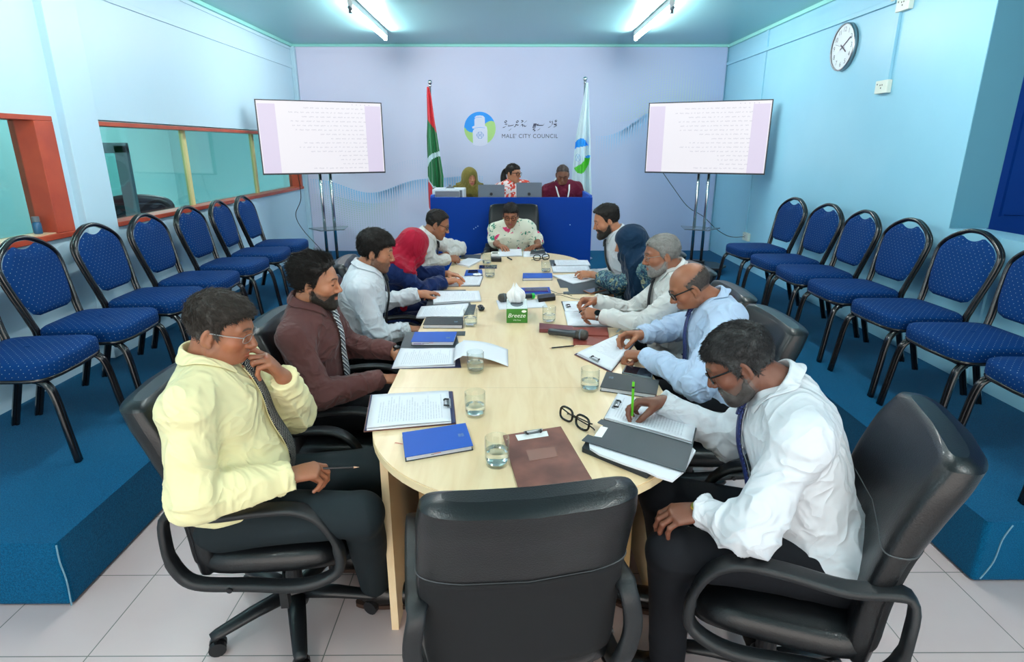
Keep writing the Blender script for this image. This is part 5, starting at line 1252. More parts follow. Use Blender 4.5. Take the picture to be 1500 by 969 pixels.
            for i in range(28):
                a = 2*PI*i/28; c_, s_ = math.cos(a), math.sin(a); out.append(fp + fd*(.06 + .14*s_*K) + np.array([fd[1], -fd[0], 0])*(.044*K*math.copysign(abs(c_)**.8, c_)*(1 if s_ > 0 else .85)))
            MB().prism([(p[0]-loc[0], p[1]-loc[1]) for p in out[::-1]] if False else sorted([(p[0]-loc[0], p[1]-loc[1]) for p in out], key=lambda p: math.atan2(p[1]-(fp+fd*.06-loc)[1], p[0]-(fp+fd*.06-loc)[0])), zb, zb+.016).build('sole', 'shoesole', so)
    ctx = dict(root=root, loc=loc, H=H, fshirt=fshirt, hr=hr, hl=hl, neck=neck, u=u, rgt=rgt_c, fwd=fwd_c, hip=hip, wr=wr, wl=wl, er=er, el=el, onfront=onfront, fhead=fhead, K=K, q=q, L=L, tone=tone)
    # -- hair
    hs = g('hair')
    if hs:
        rgb = np.array(hs.get('rgb', (.012, .010, .009))); grey = hs.get('grey', 0.); gz = np.array(hs.get('grgb', (.35, .35, .35)))
        (hm, hf) = hair_mesh(H, hs['style'], hs.get('top', .012), hs.get('side', .006), {2: .003, 1: .0035, 0: .0045}[q], hs.get('front', 0), hs.get('amp', .0045), seed)
        n = hs.get('n', 2500); parts = [hm]
        if n: parts.append(strands(H, hf, n, hs.get('len', .018), hs.get('rad', .0011), hs['style'], seed+2, hs.get('lift', .35), hs.get('comb')))
        def hc(P):
            v = vnoise(P*np.array([260, 260, 260.]), 8)[:, None]; qh = H.loc(P); gmask = np.clip(grey + hs.get('greyside', 0)*np.clip((.05-qh[:, 2])/.05, 0, 1) + (vnoise(P*40, 5)-.5)*.5*(grey > 0), 0, 1)[:, None]
            c = rgb*(.6 + .9*v); gg = gz*(.55 + .8*v); mixv = np.clip(gmask*1.6 - v*.6, 0, 1); return np.clip(c*(1-mixv) + gg*mixv, 0, 1)
        skin_obj('hair', parts, 'hair', root, loc, hc)
    bs = g('beard')
    if bs:
        brgb = np.array(bs.get('rgb', (.02, .016, .013))); bg = bs.get('grey', 0); gz = np.array(bs.get('grgb', (.4, .39, .38)))
        def bmask(qh):   # negative inside the beard
            A = np.abs(qh[:, 0]); y = qh[:, 1]; z = qh[:, 2]
            low = z - np.interp(y, [-.01, .01, .03, .055, .072, .084, .12], [.0, -.018, -.045, -.058, -.044, -.030, -.029])
            notlip = .0085 - np.sqrt(((z+.0505)/1.)**2 + (np.clip(A-.014, 0, 1)*.8)**2) - (y < .07)*1.
            return np.maximum.reduce([low, -(y + .002), notlip, -(z + .118)]) + .009*(fbm(qh*150, 2, 2)-.4)
        def fb(P):
            qh = H.loc(P); d = H.face(qh) - bs.get('t', .006)*(.7 + .6*fbm(qh*80, 3, 2)) - .012*bs.get('full', 0)*np.clip((qh[:, 1]-.04)/.05, 0, 1)*np.clip((-.06-qh[:, 2])/.03, 0, 1)
            return smax(d, bmask(qh)*.8, .004)*H.s
        bmv = mesh_sdf(fb, H.c - .15*H.s, H.c + .15*H.s, {2: .0026, 1: .0034, 0: .0045}[q]); parts = [bmv] if bs.get('t', .006) > .002 else []
        if bs.get('n', 900): parts.append(strands(H, fb, bs.get('n', 900), .007, .0007, 'short', 5, .5, lambda qq: np.stack([qq[:, 0]*3, np.full(len(qq), .5), -np.ones(len(qq))], 1), lambda Pq: (bmask(Pq*np.array([.85, 1., 1.])) < -.002) & (Pq[:, 2] < -.02)))
        def bcf(P):
            v = vnoise(P*300, 8)[:, None]; m_ = np.clip(bg*1.5 - v*.5 + (vnoise(P*50, 3)[:, None]-.5)*.5*(bg > 0), 0, 1); return np.clip(brgb*(.5+v)*(1-m_) + gz*(.55+.8*v)*m_, 0, 1)
        skin_obj('beard', parts, 'hair', root, loc, bcf)
    sp = g('glasses')
    if sp:
        H_ = H; gl = MB(); W = sp.get('w', .054)*.5; hh = sp.get('h', .034)*.5; r = sp.get('r', .0018); cy = .1045; cz = .0165 + sp.get('dz', 0); tilt = .12
        lens = MB()
        for s_ in (-1, 1):
            cxx = s_*(W + .0105); pts = []
            for i in range(28):
                a = 2*PI*i/28; c_, q_ = math.cos(a), math.sin(a); e = sp.get('e', .55); x = W*math.copysign(abs(c_)**e, c_); z = hh*math.copysign(abs(q_)**e, q_); X = cxx + x
                pts.append(H_.wld((X, cy - 1.7*X*X*4*.5 - abs(z)*.0 + z*tilt, cz + z)) - loc)
            gl.tube(pts, r, 6, closed=True); cen = H_.wld((cxx, cy - 3.4*cxx*cxx, cz)) - loc; lens.add(pts + [cen], [(i, (i+1) % 28, 28) for i in range(28)])
            xo = cxx + s_*W; yo = cy - 3.4*xo*xo
            gl.tube([H_.wld(p) - loc for p in ((xo, yo, cz+hh*.5), (xo+s_*.006, yo-.004, cz+hh*.55), (s_*.0765*H_.wide, .045, cz+.008), (s_*.0785*H_.wide, .0, cz+.007), (s_*.077*H_.wide, -.02, cz-.004), (s_*.073*H_.wide, -.032, cz-.022))], sp.get('tr', r), 6)
        gl.tube(smoothpath([H_.wld((-.0105, cy-.0005, cz+.004)) - loc, H_.wld((0, cy+.003, cz+.008)) - loc, H_.wld((.0105, cy-.0005, cz+.004)) - loc], 4), r, 6)
        go = gl.build('glasses', sp['m'], root, smooth=True); lens.build('lens', 'lens', go)
    for side, hand, w, e in (('r', hr, wr, er), ('l', hl, wl, el)):
        wt = g(side+'watch')
        if wt:
            ax = nrm(w - e); c0 = w + hand.d*.004 if wt.get('out', True) else w; c0 = w - ax*.004 + hand.d*.026; b_ = -hand.p
            wb = MB(); cen = c0 - loc; N1 = hand.t; ring = [cen + N1*.031*math.cos(a)*K + b_*.0225*math.sin(a)*K for a in np.linspace(0, 2*PI, 25)[:-1]]
            wb.tube(ring, .0075, 6, closed=True, ell=(1., .3), up=hand.d); wo = wb.build('wristwatch', wt.get('m', 'steel'), root, smooth=True)
            MB().lathe([(.017, 0), (.018, .004), (.015, .008), (.001, .008)], 20, c=cen + b_*.0215*K, R=np.stack([hand.t, hand.d, b_], 1)).build('watch_case', wt.get('face', 'blackglossy'), wo, smooth=False)
    for extra in g('extra', []): extra(ctx)
    return ctx
# ---- headscarves and other worn cloth
def scarf(front_drop=.22, m='c_red', open_w=.052, open_h=.075, tail=None, th=.010, pin=False, folds=.006, back=.16):
    def go(c):
        H, loc, K, neck, u, fwd, rgt = c['H'], c['loc'], c['K'], c['neck'], c['u'], c['fwd'], c['rgt']; fs = c['fshirt']
        up = nrm(H.R[:, 2])
        def f(P):
            qh = H.loc(P); d = H.skull(qh)*H.s - th
            d = smin(d, ell(P, H.wld((0, -.035, .03)), (.085*K, .09*K, .085*K)), .04)
            d = smin(d, rcone(P, H.wld((0, -.025, -.02)), neck + u*.0, .083*K, .098*K), .05)
            d = smin(d, rcone(P, H.wld((0, .03, -.07)), neck + fwd*.06 - u*.04, .062*K, .085*K), .05)
            # cape: shell lying on the shoulders and chest
            cap = np.maximum(fs(P) - .018, np.linalg.norm((P - (neck - u*.03)) @ np.stack([rgt/1.15, fwd, u*.8], 1), axis=1) - front_drop*K)
            d = smin(d, cap, .03)
            if tail is not None:
                for (a, b, r0, r1, fl) in tail(c):
                    ab = b - a; t = np.clip(((P-a) @ ab)/(ab @ ab), 0, 1); wdir = nrm(np.cross(ab, fl)); dv = P - a - t[:, None]*ab; lw = (r0 + (r1-r0)*t); x = np.abs(dv @ wdir) - lw; y = np.linalg.norm(dv - (dv @ wdir)[:, None]*wdir, axis=1) - .016; d = smin(d, np.maximum(x, y) - .004, .035)
            op = ell(qh, (0, .125, -.013), (open_w, .075, open_h))*H.s
            d = smax(d, -op, .008)
            # folds sweep down and round from the crown
            ang = np.arctan2(qh[:, 0], qh[:, 1]+.02); s = (ang*7 + qh[:, 2]*26 + 2.5*fbm(P*7, 4, 2)); w_ = np.clip((.03-qh[:, 2])/.08, .12, 1)
            d = d - folds*w_*(np.abs(np.sin(s))**.7 - .5) - .004*(fbm(P*18, 9, 2)-.5)
            return d
        pts = [H.c, neck, neck - u*front_drop]; 
        if tail is not None: pts += [p for t_ in tail(c) for p in (t_[0], t_[1])]
        lo = np.min(pts, 0) - .26; hi = np.max(pts, 0) + .26; o = skin_obj('headscarf', [mesh_sdf(f, lo, hi, {2: .005, 1: .006, 0: .008}[c['q']])], m, c['root'], loc)
        if pin:
            p = H.wld(pin); MB().sphere(p - loc, .006, 6).build('scarf_pin', 'gold', o, smooth=True)
    return go
# ================================================================== THE PEOPLE
def A_(px, py, Y, d=(0, 0, 0)): return atY(px, py, Y) + np.array(d, float)
def Zq(px, py, z): return atZ(px, py, z)
HAT = {}
def P_(key, label, facing, head, hip, neck=None, nb=(0.053, 0.077), **k):
    yaw, pitch = head[1], head[2]; c = head[0]; sc = k.get('sc', .95)
    fb = adir(facing)
    nk = c - fb*nb[0] - np.array((0, 0, nb[1])) if neck is None else np.array(neck)
    hd = dict(c=c, yaw=yaw, pitch=pitch); hd.update(k.pop('hd', {}))
    spec = dict(label=label, facing=facing, head=hd, hip=hip, neck=nk, sc=sc); spec.update(k)
    HAT[key] = person(spec); return HAT[key]
COMB_BACK = lambda q: np.stack([q[:, 0]*1.5, -np.ones(len(q)), .2*np.ones(len(q))], 1)
COMB_FWD = lambda q: np.stack([q[:, 0]*3, np.where(q[:, 2] > .07, .9, .1), -np.ones(len(q))*.5], 1)
COMB_DOWN = lambda q: np.stack([q[:, 0]*4, np.where(q[:, 1] > 0, .3, -.3), -np.ones(len(q))], 1)
def run_people(only=None):
  W = lambda k: only is None or k in only
  if W('yellow'):
    P_('yellow', 'man in pale yellow shirt and pin-dot tie, hand on chin, wearing half-rim glasses', 4, (A_(321, 487, 1.70), 6, -16), (-.90, 1.72, .53), nb=(0.048, 0.077), quality=2, bulk=1.12, belly=1.28, shw=1.12, sc=.97,
       skin='brown', hd=dict(wide=1.04, jaw=1.05), rwrist=(-.665, 1.58, .705), relbow=(-.870, 1.44, .725), lwrist=A_(416, 553, 1.76), lpole=(.7, .3, -1.),
       rhand=((.82, .5, -.02), (.1, .25, -.95), dict(curls=[(30, 40, 20), (42, 50, 30), (52, 55, 30), (58, 55, 30)], thumb=(28, 35, 30), spread=4)),
       lhand=((-.42, -.30, .86), (-.75, -.35, -.45), dict(curls=[(20, 40, 20), (52, 55, 30), (62, 62, 35), (70, 62, 35)], thumb=(30, 30, 25), spread=4)),
       rknee=(-.46, 1.61, .555), lknee=(-.47, 1.88, .56), rankle=(-.50, 1.84, .11), lankle=(-.66, 2.04, .11), shirt='c_yellow', trousers='trouser', tie=('tie_dots', .92, .082), tieswing=-.05, folds=.008, seed=4, stubble=.15,
       hair=dict(style='short', top=.015, side=.004, n=5200, len=.026, rad=.0014, rgb=(.030, .024, .020), grey=.12, greyside=.22, grgb=(.16, .145, .135), comb=COMB_FWD, lift=.25, front=.004),
       glasses=dict(m='steel', w=.050, h=.030, r=.0009, tr=.0014, e=.7, dz=-.001))
  if W('brown'):
    P_('brown', 'bearded man in brown shirt and silver striped tie, leaning back and looking down the table', 0, (A_(462, 417, 2.42), 4, -7), (-.90, 2.50, .53), nb=(0.043, 0.077), quality=2, bulk=1.0, belly=1.05, shw=1.08,
       skin='mid', rwrist=(-.56, 2.40, .69), relbow=(-.76, 2.20, .705), lwrist=(-.545, 2.64, .735), lpole=(0, .6, -1), rhand=((1, .2, -.05), (0, 0, -1), dict(curl=(30, 30, 15))), lhand=((.9, -.35, -.05), (0, 0, -1), dict(curl=(30, 30, 15))), lwatch=dict(m='black', face='blackglossy'),
       shirt='c_brown', trousers='trouser2', tie=('tie_stripe', .86, .085), folds=.007, seed=9, stubble=.8, lknee=(-.44, 2.60, .56), rknee=(-.44, 2.36, .56),
       hair=dict(style='high', top=.022, side=.007, n=5200, len=.042, rad=.0016, front=.0, comb=COMB_BACK, lift=.28, amp=.007), beard=dict(t=.0025, n=2600, full=.5))
  if W('white3'):
    P_('white3', 'man with thick black hair, white shirt and black tie, reaching one hand to his papers', 10, (A_(549, 371, 3.2), 8, -14), (-.90, 3.22, .53), nb=(0.053, 0.077), quality=1, shw=1.05, belly=1.0,
       skin='mid', rwrist=(-.55, 3.10, .70), relbow=A_(553, 493, 3.0), lwrist=(-.55, 3.50, .80), rhand=((1, .1, -.05), (0, 0, -1), dict(curl=(30, 30, 15))), lhand=((.55, .80, -.05), (-.1, 0, -1), dict(curls=[(5, 15, 15), (10, 25, 20), (25, 40, 25), (35, 45, 25)], thumb=(30, 15, 10), spread=6)),
       shirt='c_white', tie=('tie_black', .84, .075), folds=.008, seed=14, stubble=.68,
       hair=dict(style='full', top=.024, side=.010, n=5200, len=.022, rad=.0014, comb=COMB_FWD, lift=.4, amp=.005))
  if W('red'):
    P_('red', 'woman in crimson headscarf and navy blouse leaning over her papers', 12, (A_(606, 361, 3.85), 28, -26), (-.95, 3.85, .52), nb=(0.098, 0.042), quality=1, sc=.90, skin='mid', cuffs=False, collar=False, placket=False, blouse=True,
       rwrist=(-.425, 3.90, .79), relbow=A_(618, 425, 3.74), lwrist=(-.43, 4.10, .80), lelbow=(-.60, 4.05, .80), rhand=((.85, .45, .05), (0, 0, -1), dict(curls=[(20, 25, 10), (30, 30, 15), (40, 40, 20), (45, 45, 20)], spread=5)), lhand=((.85, -.35, -.05), (0, -.2, -1), dict(curls=[(10, 15, 10), (20, 25, 15), (30, 30, 15), (35, 35, 15)], spread=8)),
       shirt='c_navy', trousers='c_navy', skirt=True, folds=.009, seed=21, sleeve=.82, cuff=.050,
       extra=[scarf(.19, 'c_red', open_w=.045, tail=lambda c: [(c['neck'] + c['fwd']*.09 + c['rgt']*.02 - c['u']*.02, c['neck'] + c['fwd']*.16 + c['rgt']*.06 - c['u']*.30, .095, .055, c['fwd'])])])
  if W('far'):
    P_('far', 'man in white shirt with black glasses writing, at the far end beside the crimson headscarf', 5, (A_(639, 330, 4.62), 6, -24), (-.90, 4.62, .53), nb=(0.068, 0.067), quality=1, skin='brown', shw=1.05,
       rwrist=(-.485, 4.66, .80), relbow=(-.68, 4.50, .79), lwrist=(-.51, 4.88, .80), lelbow=(-.42, 5.06, .82), rhand=((.85, .50, .02), (-.1, .5, -.8), dict(curls=[(35, 45, 25), (45, 55, 30), (55, 60, 35), (60, 60, 35)], thumb=(28, 35, 30))), lhand=((-.7, -.6, -.05), (0, 0, -1), dict(curl=(30, 40, 20))),
       shirt='c_white2', tie=('tie_black', .8, .07), folds=.008, seed=31, stubble=.2, hair=dict(style='high', top=.013, side=.004, n=2500, len=.014, rad=.001, comb=COMB_FWD, lift=.3), glasses=dict(m='blackglossy', w=.05, h=.034, r=.0022))
  if W('chairw'):
    P_('chairw', 'woman in cream floral blouse and round glasses reading at the head of the table', 270, (A_(748, 316, 5.52), 268, -20), (.06, 5.83, .52), nb=(0.068, 0.062), quality=1, sc=.92, skin='brown', cuffs=False, collar=False, placket=False, blouse=True, sleeve=0, short=.92, bulk=1.0,
       rwrist=(-.09, 5.40, .79), relbow=(-.125, 5.60, .79), lwrist=A_(789, 359, 5.44), lelbow=(.265, 5.62, .80), rhand=((.5, -.8, 0), (0, 0, -1), dict(curl=(25, 30, 15))), lhand=((-.72, -.65, -.08), (0, -.1, -1), dict(curls=[(10, 15, 10), (15, 22, 12), (22, 28, 15), (28, 32, 15)], spread=8)),
       shirt='c_floral', trousers='c_floral', skirt=True, folds=.008, seed=41, lipstick=True, hair=dict(style='full', top=.012, side=.009, n=2500, len=.03, rad=.0014, comb=COMB_BACK, lift=.05), glasses=dict(m='blackglossy', w=.046, h=.044, r=.0017, e=1.),
       extra=[lambda c: [MB().sphere(c['H'].wld((s*.080, -.003, -.030)) - c['loc'], .006, 6).build('earring', 'gold', c['root'], smooth=True) for s in (-1, 1)]])
  if W('beard'):
    P_('beard', 'man with full black beard in white shirt and black tie beside the teal headscarf', 184, (A_(890, 325, 4.3), 178, -20), (1.02, 4.25, .53), nb=(0.068, 0.077), quality=1, skin='mid', shw=1.08,
       rwrist=(.60, 4.42, .72), lwrist=(.66, 4.10, .70), rhand=((-1, 0, -.1), (0, 0, -1), dict(curl=(30, 30, 15))), lhand=((-1, .1, -.1), (0, 0, -1), dict(curl=(30, 30, 15))), shirt='c_white', tie=('tie_black', .9, .078), folds=.008, seed=51, stubble=.6,
       hair=dict(style='high', top=.020, side=.004, n=3000, len=.02, rad=.0011, comb=COMB_BACK, lift=.3, front=.006), beard=dict(t=.006, n=1800, full=1.2))
  if W('navy'):
    P_('navy', 'woman in deep teal headscarf with patterned sleeves, pen hand over her papers', 186, (A_(924, 357, 3.68), 176, -18), (1.02, 3.62, .52), nb=(0.078, 0.057), quality=1, sc=.90, skin='mid', cuffs=False, collar=False, placket=False, blouse=True,
       rwrist=(.62, 3.80, .70), lwrist=Zq(869, 402, .795), lelbow=Zq(910, 417, .80), rhand=((-1, 0, -.1), (0, 0, -1), dict(curl=(30, 30, 15))), lhand=((-.95, .28, .0), (0, .5, -.85), dict(curls=[(15, 35, 20), (45, 50, 30), (55, 60, 30), (60, 60, 30)], thumb=(30, 35, 30))),
       shirt='c_batik', trousers='c_batik', skirt=True, folds=.008, seed=61, sleeve=.62, cuff=.052, bulk=1.05,
       extra=[scarf(.16, 'c_teal', open_w=.046, open_h=.066, pin=(-.062, .066, -.02), tail=lambda c: [(c['neck'] - c['rgt']*.07 + c['fwd']*.03, c['neck'] - c['rgt']*.13 + c['fwd']*.10 - c['u']*.33, .10, .055, -c['rgt']), (c['neck'] + c['fwd']*.10, c['neck'] + c['fwd']*.16 - c['u']*.24, .08, .10, c['fwd'])])])
  if W('grey'):
    P_('grey', 'grey-haired man with short grey beard and rimless glasses, hands joined on his papers', 181, (A_(971, 376, 3.08), 177, -12), (.93, 3.02, .53), nb=(0.068, 0.072), quality=2, skin='brown', shw=1.04, belly=1.2,
       lwrist=Zq(882, 463, .815), lelbow=Zq(945, 478, .80), rwrist=Zq(873, 441, .825), rhand=((-.95, -.2, .12), (-.1, -.55, -.75), dict(curls=[(45, 50, 30), (55, 55, 30), (60, 60, 35), (65, 60, 35)], thumb=(30, 30, 30))), lhand=((-.90, .38, .12), (0, .65, -.7), dict(curls=[(40, 45, 25), (50, 55, 30), (60, 60, 30), (65, 60, 35)], thumb=(30, 35, 30))),
       lwatch=dict(m='steel', face='blackglossy'), shirt='c_white2', tie=('tie_black', .86, .07), folds=.009, seed=71, stubble=.5, beardrgb=(.22, .21, .20),
       hair=dict(style='short', top=.009, side=.007, n=4500, len=.009, rad=.0008, rgb=(.10, .095, .09), grey=.62, grgb=(.24, .23, .215), comb=COMB_DOWN, lift=.5), beard=dict(t=.0026, n=2600, grey=.7, grgb=(.26, .25, .24), rgb=(.1, .09, .09)), glasses=dict(m='steel', w=.048, h=.028, r=.0007, tr=.0012))
  if W('blue'):
    P_('blue', 'balding man in pale blue shirt and navy tie writing with a pen', 176, (A_(1014, 423, 2.56), 170, -30), (.98, 2.42, .53), nb=(0.108, 0.057), quality=2, skin='brown', bulk=1.1, shw=1.12, belly=1.15,
       lwrist=Zq(946, 521, .80), lelbow=Zq(1022, 560, .80), rwrist=Zq(940, 490, .81), relbow=(.80, 2.78, .80), rhand=((-.97, -.1, .04), (0, -.55, -.8), dict(curls=[(30, 45, 25), (40, 52, 30), (52, 58, 32), (58, 60, 35)], thumb=(28, 38, 32))), lhand=((-.85, .45, -.05), (0, 0, -1), dict(curls=[(60, 80, 50), (65, 85, 50), (68, 85, 50), (70, 85, 50)], thumb=(45, 30, 50))),
       rwatch=dict(m='steel', face='steel'), shirt='c_lblue', tie=('tie_navy', .85, .085), folds=.009, seed=81, stubble=.12, hd=dict(wide=1.03),
       hair=dict(style='bald', top=.002, side=.0028, n=5000, len=.007, rad=.0006, rgb=(.05, .04, .035), grey=.15, grgb=(.2, .19, .18), comb=COMB_DOWN, lift=.3, amp=.001), glasses=dict(m='blackglossy', w=.056, h=.036, r=.0028, tr=.003, e=.5))
  if W('white'):
    P_('white', 'grey-bearded man in white shirt with black glasses writing with a lime green pen', 166, (A_(1088, 535, 1.56), 160, -34), (.93, 1.46, .53), nb=(0.108, 0.052), quality=2, skin='deep', bulk=1.06, shw=1.10, belly=1.05, sc=.97,
       rwrist=(.528, 1.87, .815), rpole=(.2, .3, -1), lwrist=(.535, 1.40, .70), lelbow=A_(1100, 778, 1.30), rhand=((-.93, .10, -.02), (.1, -.45, -.85), dict(curls=[(32, 48, 25), (42, 55, 30), (52, 58, 32), (58, 60, 35)], thumb=(28, 38, 32))), lhand=((-1, .1, -.15), (0, .2, -1), dict(curl=(35, 35, 20))),
       lwatch=dict(m='gold', face='gold'), lknee=(.46, 1.42, .56), rknee=(.50, 1.70, .56), lankle=(.50, 1.50, .11), rankle=(.58, 1.80, .11), shirt='c_white', trousers='trouser2', tie=('tie_navy', .9, .08), folds=.010, seed=91, tuck=True, hem=.06, stubble=.5, beardrgb=(.09, .085, .08),
       hair=dict(style='full', top=.012, side=.006, n=6500, len=.020, rad=.0014, rgb=(.018, .018, .019), grey=.22, greyside=.05, grgb=(.12, .125, .125), comb=COMB_FWD, lift=.3, amp=.004), beard=dict(t=.0026, n=3200, grey=.38, grgb=(.17, .16, .155), rgb=(.02, .017, .016)), glasses=dict(m='blackglossy', w=.050, h=.032, r=.0024, tr=.0028, e=.6))
  def ponytail(c):
    H, loc = c['H'], c['loc']; mb = MB()
    for k in range(26):
        o = np.array([(random.random()-.5)*.05, (random.random()-.5)*.03, 0]); pts = smoothpath([H.wld(p) + o*t for p, t in (((0, -.10, .055), .2), ((0, -.135, .03), .7), ((0, -.15, -.03), 1.), ((.01, -.13, -.09), 1.4), ((.02, -.11, -.15), 1.2))], 4)
        mb.tube([p - loc for p in pts], [.010*(1-.6*i/len(pts)) for i in range(len(pts))], 5)
    mb.build('ponytail', mat('black_hair_locks', (.01, .009, .009, 1), .4), c['root'], smooth=True)
  CY = 6.78
  if W('olive'):
    P_('olive', 'woman in olive headscarf seated behind the blue counter', 280, (A_(688.5, 261, CY), 292, -6), (-.46, CY+.12, .80), nb=(0.043, 0.072), quality=0, sc=.90, skin='mid', base=PH, cuffs=False, collar=False, placket=False, blouse=True, lipstick=True,
       rwrist=(-.60, 6.60, 1.06), lwrist=(-.32, 6.62, 1.06), rhand=((.2, -1, 0), (0, 0, -1), dict(curl=(25, 30, 15))), lhand=((-.2, -1, 0), (0, 0, -1), dict(curl=(25, 30, 15))), shirt='c_olive', legs=False, seed=101, extra=[scarf(.15, 'c_olive', open_w=.052, open_h=.072)])
  if W('mid'):
    P_('mid', 'woman with glasses and ponytail in red and white print blouse behind the counter', 285, (A_(751.5, 255, CY), 325, -8), (.06, CY+.1, .80), nb=(0.043, 0.072), quality=0, sc=.90, skin='mid', base=PH, cuffs=False, collar=False, placket=False, blouse=True, sleeve=0,
       rwrist=(-.10, 6.62, 1.06), lwrist=(.20, 6.62, 1.06), rhand=((.2, -1, 0), (0, 0, -1), dict(curl=(25, 30, 15))), lhand=((-.2, -1, 0), (0, 0, -1), dict(curl=(25, 30, 15))), shirt='c_redwhite', legs=False, seed=111,
       hair=dict(style='full', top=.008, side=.008, n=900, len=.03, rad=.0014, comb=COMB_BACK, lift=.05), glasses=dict(m='blackglossy', w=.05, h=.04, r=.0024, e=.8), extra=[ponytail])
  if W('maroon'):
    def lany(c):
        pts = [c['onfront'](s, l, .006) - c['loc'] for s, l in ((.28, .0), (.2, -.03), (.12, -.055), (.05, -.07))]; pts2 = [c['onfront'](s, l, .006) - c['loc'] for s, l in ((.05, .07), (.12, .055), (.2, .03), (.28, 0))]
        nk = c['neck'] - c['loc']; mid = [nk - c['rgt']*.075 + c['u']*.02, nk - c['fwd']*.075 + c['u']*.04, nk + c['rgt']*.075 + c['u']*.02]
        MB().band(smoothpath(pts + mid + pts2, 5), .016, .002, c['fwd']*.2 + c['rgt']*.98).build('lanyard', 'lanyard', c['root'])
    P_('maroon', 'man in maroon shirt with white lanyard looking down behind the counter', 272, (A_(824, 257, CY), 268, -30), (.63, CY+.14, .80), nb=(0.068, 0.067), quality=0, sc=.95, skin='dark', base=PH, cuffs=False, collar=False, placket=False, shw=1.05,
       rwrist=(.50, 6.60, 1.06), lwrist=(.78, 6.60, 1.06), rhand=((.2, -1, 0), (0, 0, -1), dict(curl=(25, 30, 15))), lhand=((-.2, -1, 0), (0, 0, -1), dict(curl=(25, 30, 15))), shirt='c_maroon', legs=False, seed=121, hair=dict(style='high', top=.004, side=.003, n=1200, len=.005, rad=.0007, rgb=(.04, .03, .028), comb=COMB_DOWN), extra=[lany])
run_people(ONLY if 'ONLY' in globals() else None)
# ------------------------------------------------------------------ their chairs
for x, y, fd, lab, zs in ((-.78, 1.80, 4, 'black leather office chair under the man in pale yellow shirt', .93), (-.72, 2.50, 0, 'black leather office chair under the man in brown shirt', .93), (-.70, 3.22, 4, 'black leather office chair under the man with thick black hair', .93),
      (-.76, 3.90, 5, 'black leather office chair under the woman in crimson headscarf', .93), (-.72, 4.66, 3, 'black leather office chair under the writing man beside the crimson headscarf', .93),
      (.05, 5.66, 270, 'tall black leather office chair at the head of the table against the counter', 1.09),
      (.86, 4.25, 183, 'black leather office chair under the man with full black beard', .93), (.86, 3.62, 183, 'black leather office chair under the woman in deep teal headscarf', .93), (.86, 3.02, 180, 'black leather office chair under the grey-haired man with joined hands', .93),
      (.82, 2.42, 180, 'black leather office chair under the man in pale blue shirt', .95), (.80, 1.48, 160, 'black leather office chair under the man writing with lime green pen', .96),
      (.0, 1.41, 98.5, 'empty black leather office chair at the near end, back to the camera', .94)):
    place_office(x, y, math.radians(fd-90), lab, 0, zs)
for x in (-.44, .08, .64): place_office(x, CY+.12, math.radians(180), 'black leather office chair behind the blue counter, hidden by the seated clerk', PH, .8) if False else None
# ================================================================== THINGS ON THE TABLE
TT = .75
def Q(pts, z): return [atZ(x, y, z) for x, y in pts]
def cen(P): return np.mean(np.array(P), 0)
def ccw(P):
    a = sum(P[i][0]*P[(i+1) % len(P)][1] - P[(i+1) % len(P)][0]*P[i][1] for i in range(len(P))); return P if a > 0 else P[::-1]
def shrink(P, k): c = cen(P); return [p + (c-p)/np.linalg.norm(c-p)*k for p in P]
def slab(P, z0, z1, loc, m=None, mb=None):
    mb = mb or MB(); P = ccw([np.array(p) for p in P]); mb.prism([(p[0]-loc[0], p[1]-loc[1]) for p in P], z0-loc[2], z1-loc[2], m); return mb
def bil(P, u, v): return P[0]*(1-u)*(1-v) + P[1]*u*(1-v) + P[2]*u*v + P[3]*(1-u)*v
def sheet_mb(P, z, loc, curl=.0, n=10, seed=0, thick=.0006):
    """P: topA, topB, botB, botA of a sheet; gently uneven"""
    rg = random.Random(seed); ph = rg.random()*6; mb = MB(); G, U = [], []
    for i in range(n+1):
        row, ur = [], []
        for j in range(n+1):
            u, v = j/n, i/n; p = bil(P, u, v); e = max(abs(u-.5), abs(v-.5))*2
            zz = z + curl*(e**4)*(.5+.5*math.sin(ph + 5*u + 3*v)) + .0012*math.sin(ph+4*u+5*v)**2
            row.append((p[0]-loc[0], p[1]-loc[1], zz-loc[2])); ur.append((u, v))
        G.append(row); U.append(ur)
    a = np.cross(np.array(G[0][1])-np.array(G[0][0]), np.array(G[1][0])-np.array(G[0][0]))[2]
    if a < 0: G = [r[::-1] for r in G]; U = [r[::-1] for r in U]
    mb.grid(G, None, U); return mb
def papers(name, lab, pts, z0, thick=.003, m='paper', curl=.004, seed=1, root=None, group=None):
    P = Q(pts, z0+thick); loc = cen(P); loc[2] = z0
    if root is None:
        t = thing(name, lab, 'papers', loc, 0, group)
        slab(P, z0, z0+thick-.0008, loc).build('page_stack', 'paperblank', t); sheet_mb(P, z0+thick+.0002, loc, curl, seed=seed).build('top_sheet', m, t, smooth=True, solid=.0005); return t
    loc = np.array(root.location)
    slab(P, z0, z0+thick-.0008, loc).build('page_stack', 'paperblank', root); sheet_mb(P, z0+thick+.0002, loc, curl, seed=seed).build('top_sheet', m, root, smooth=True, solid=.0005)
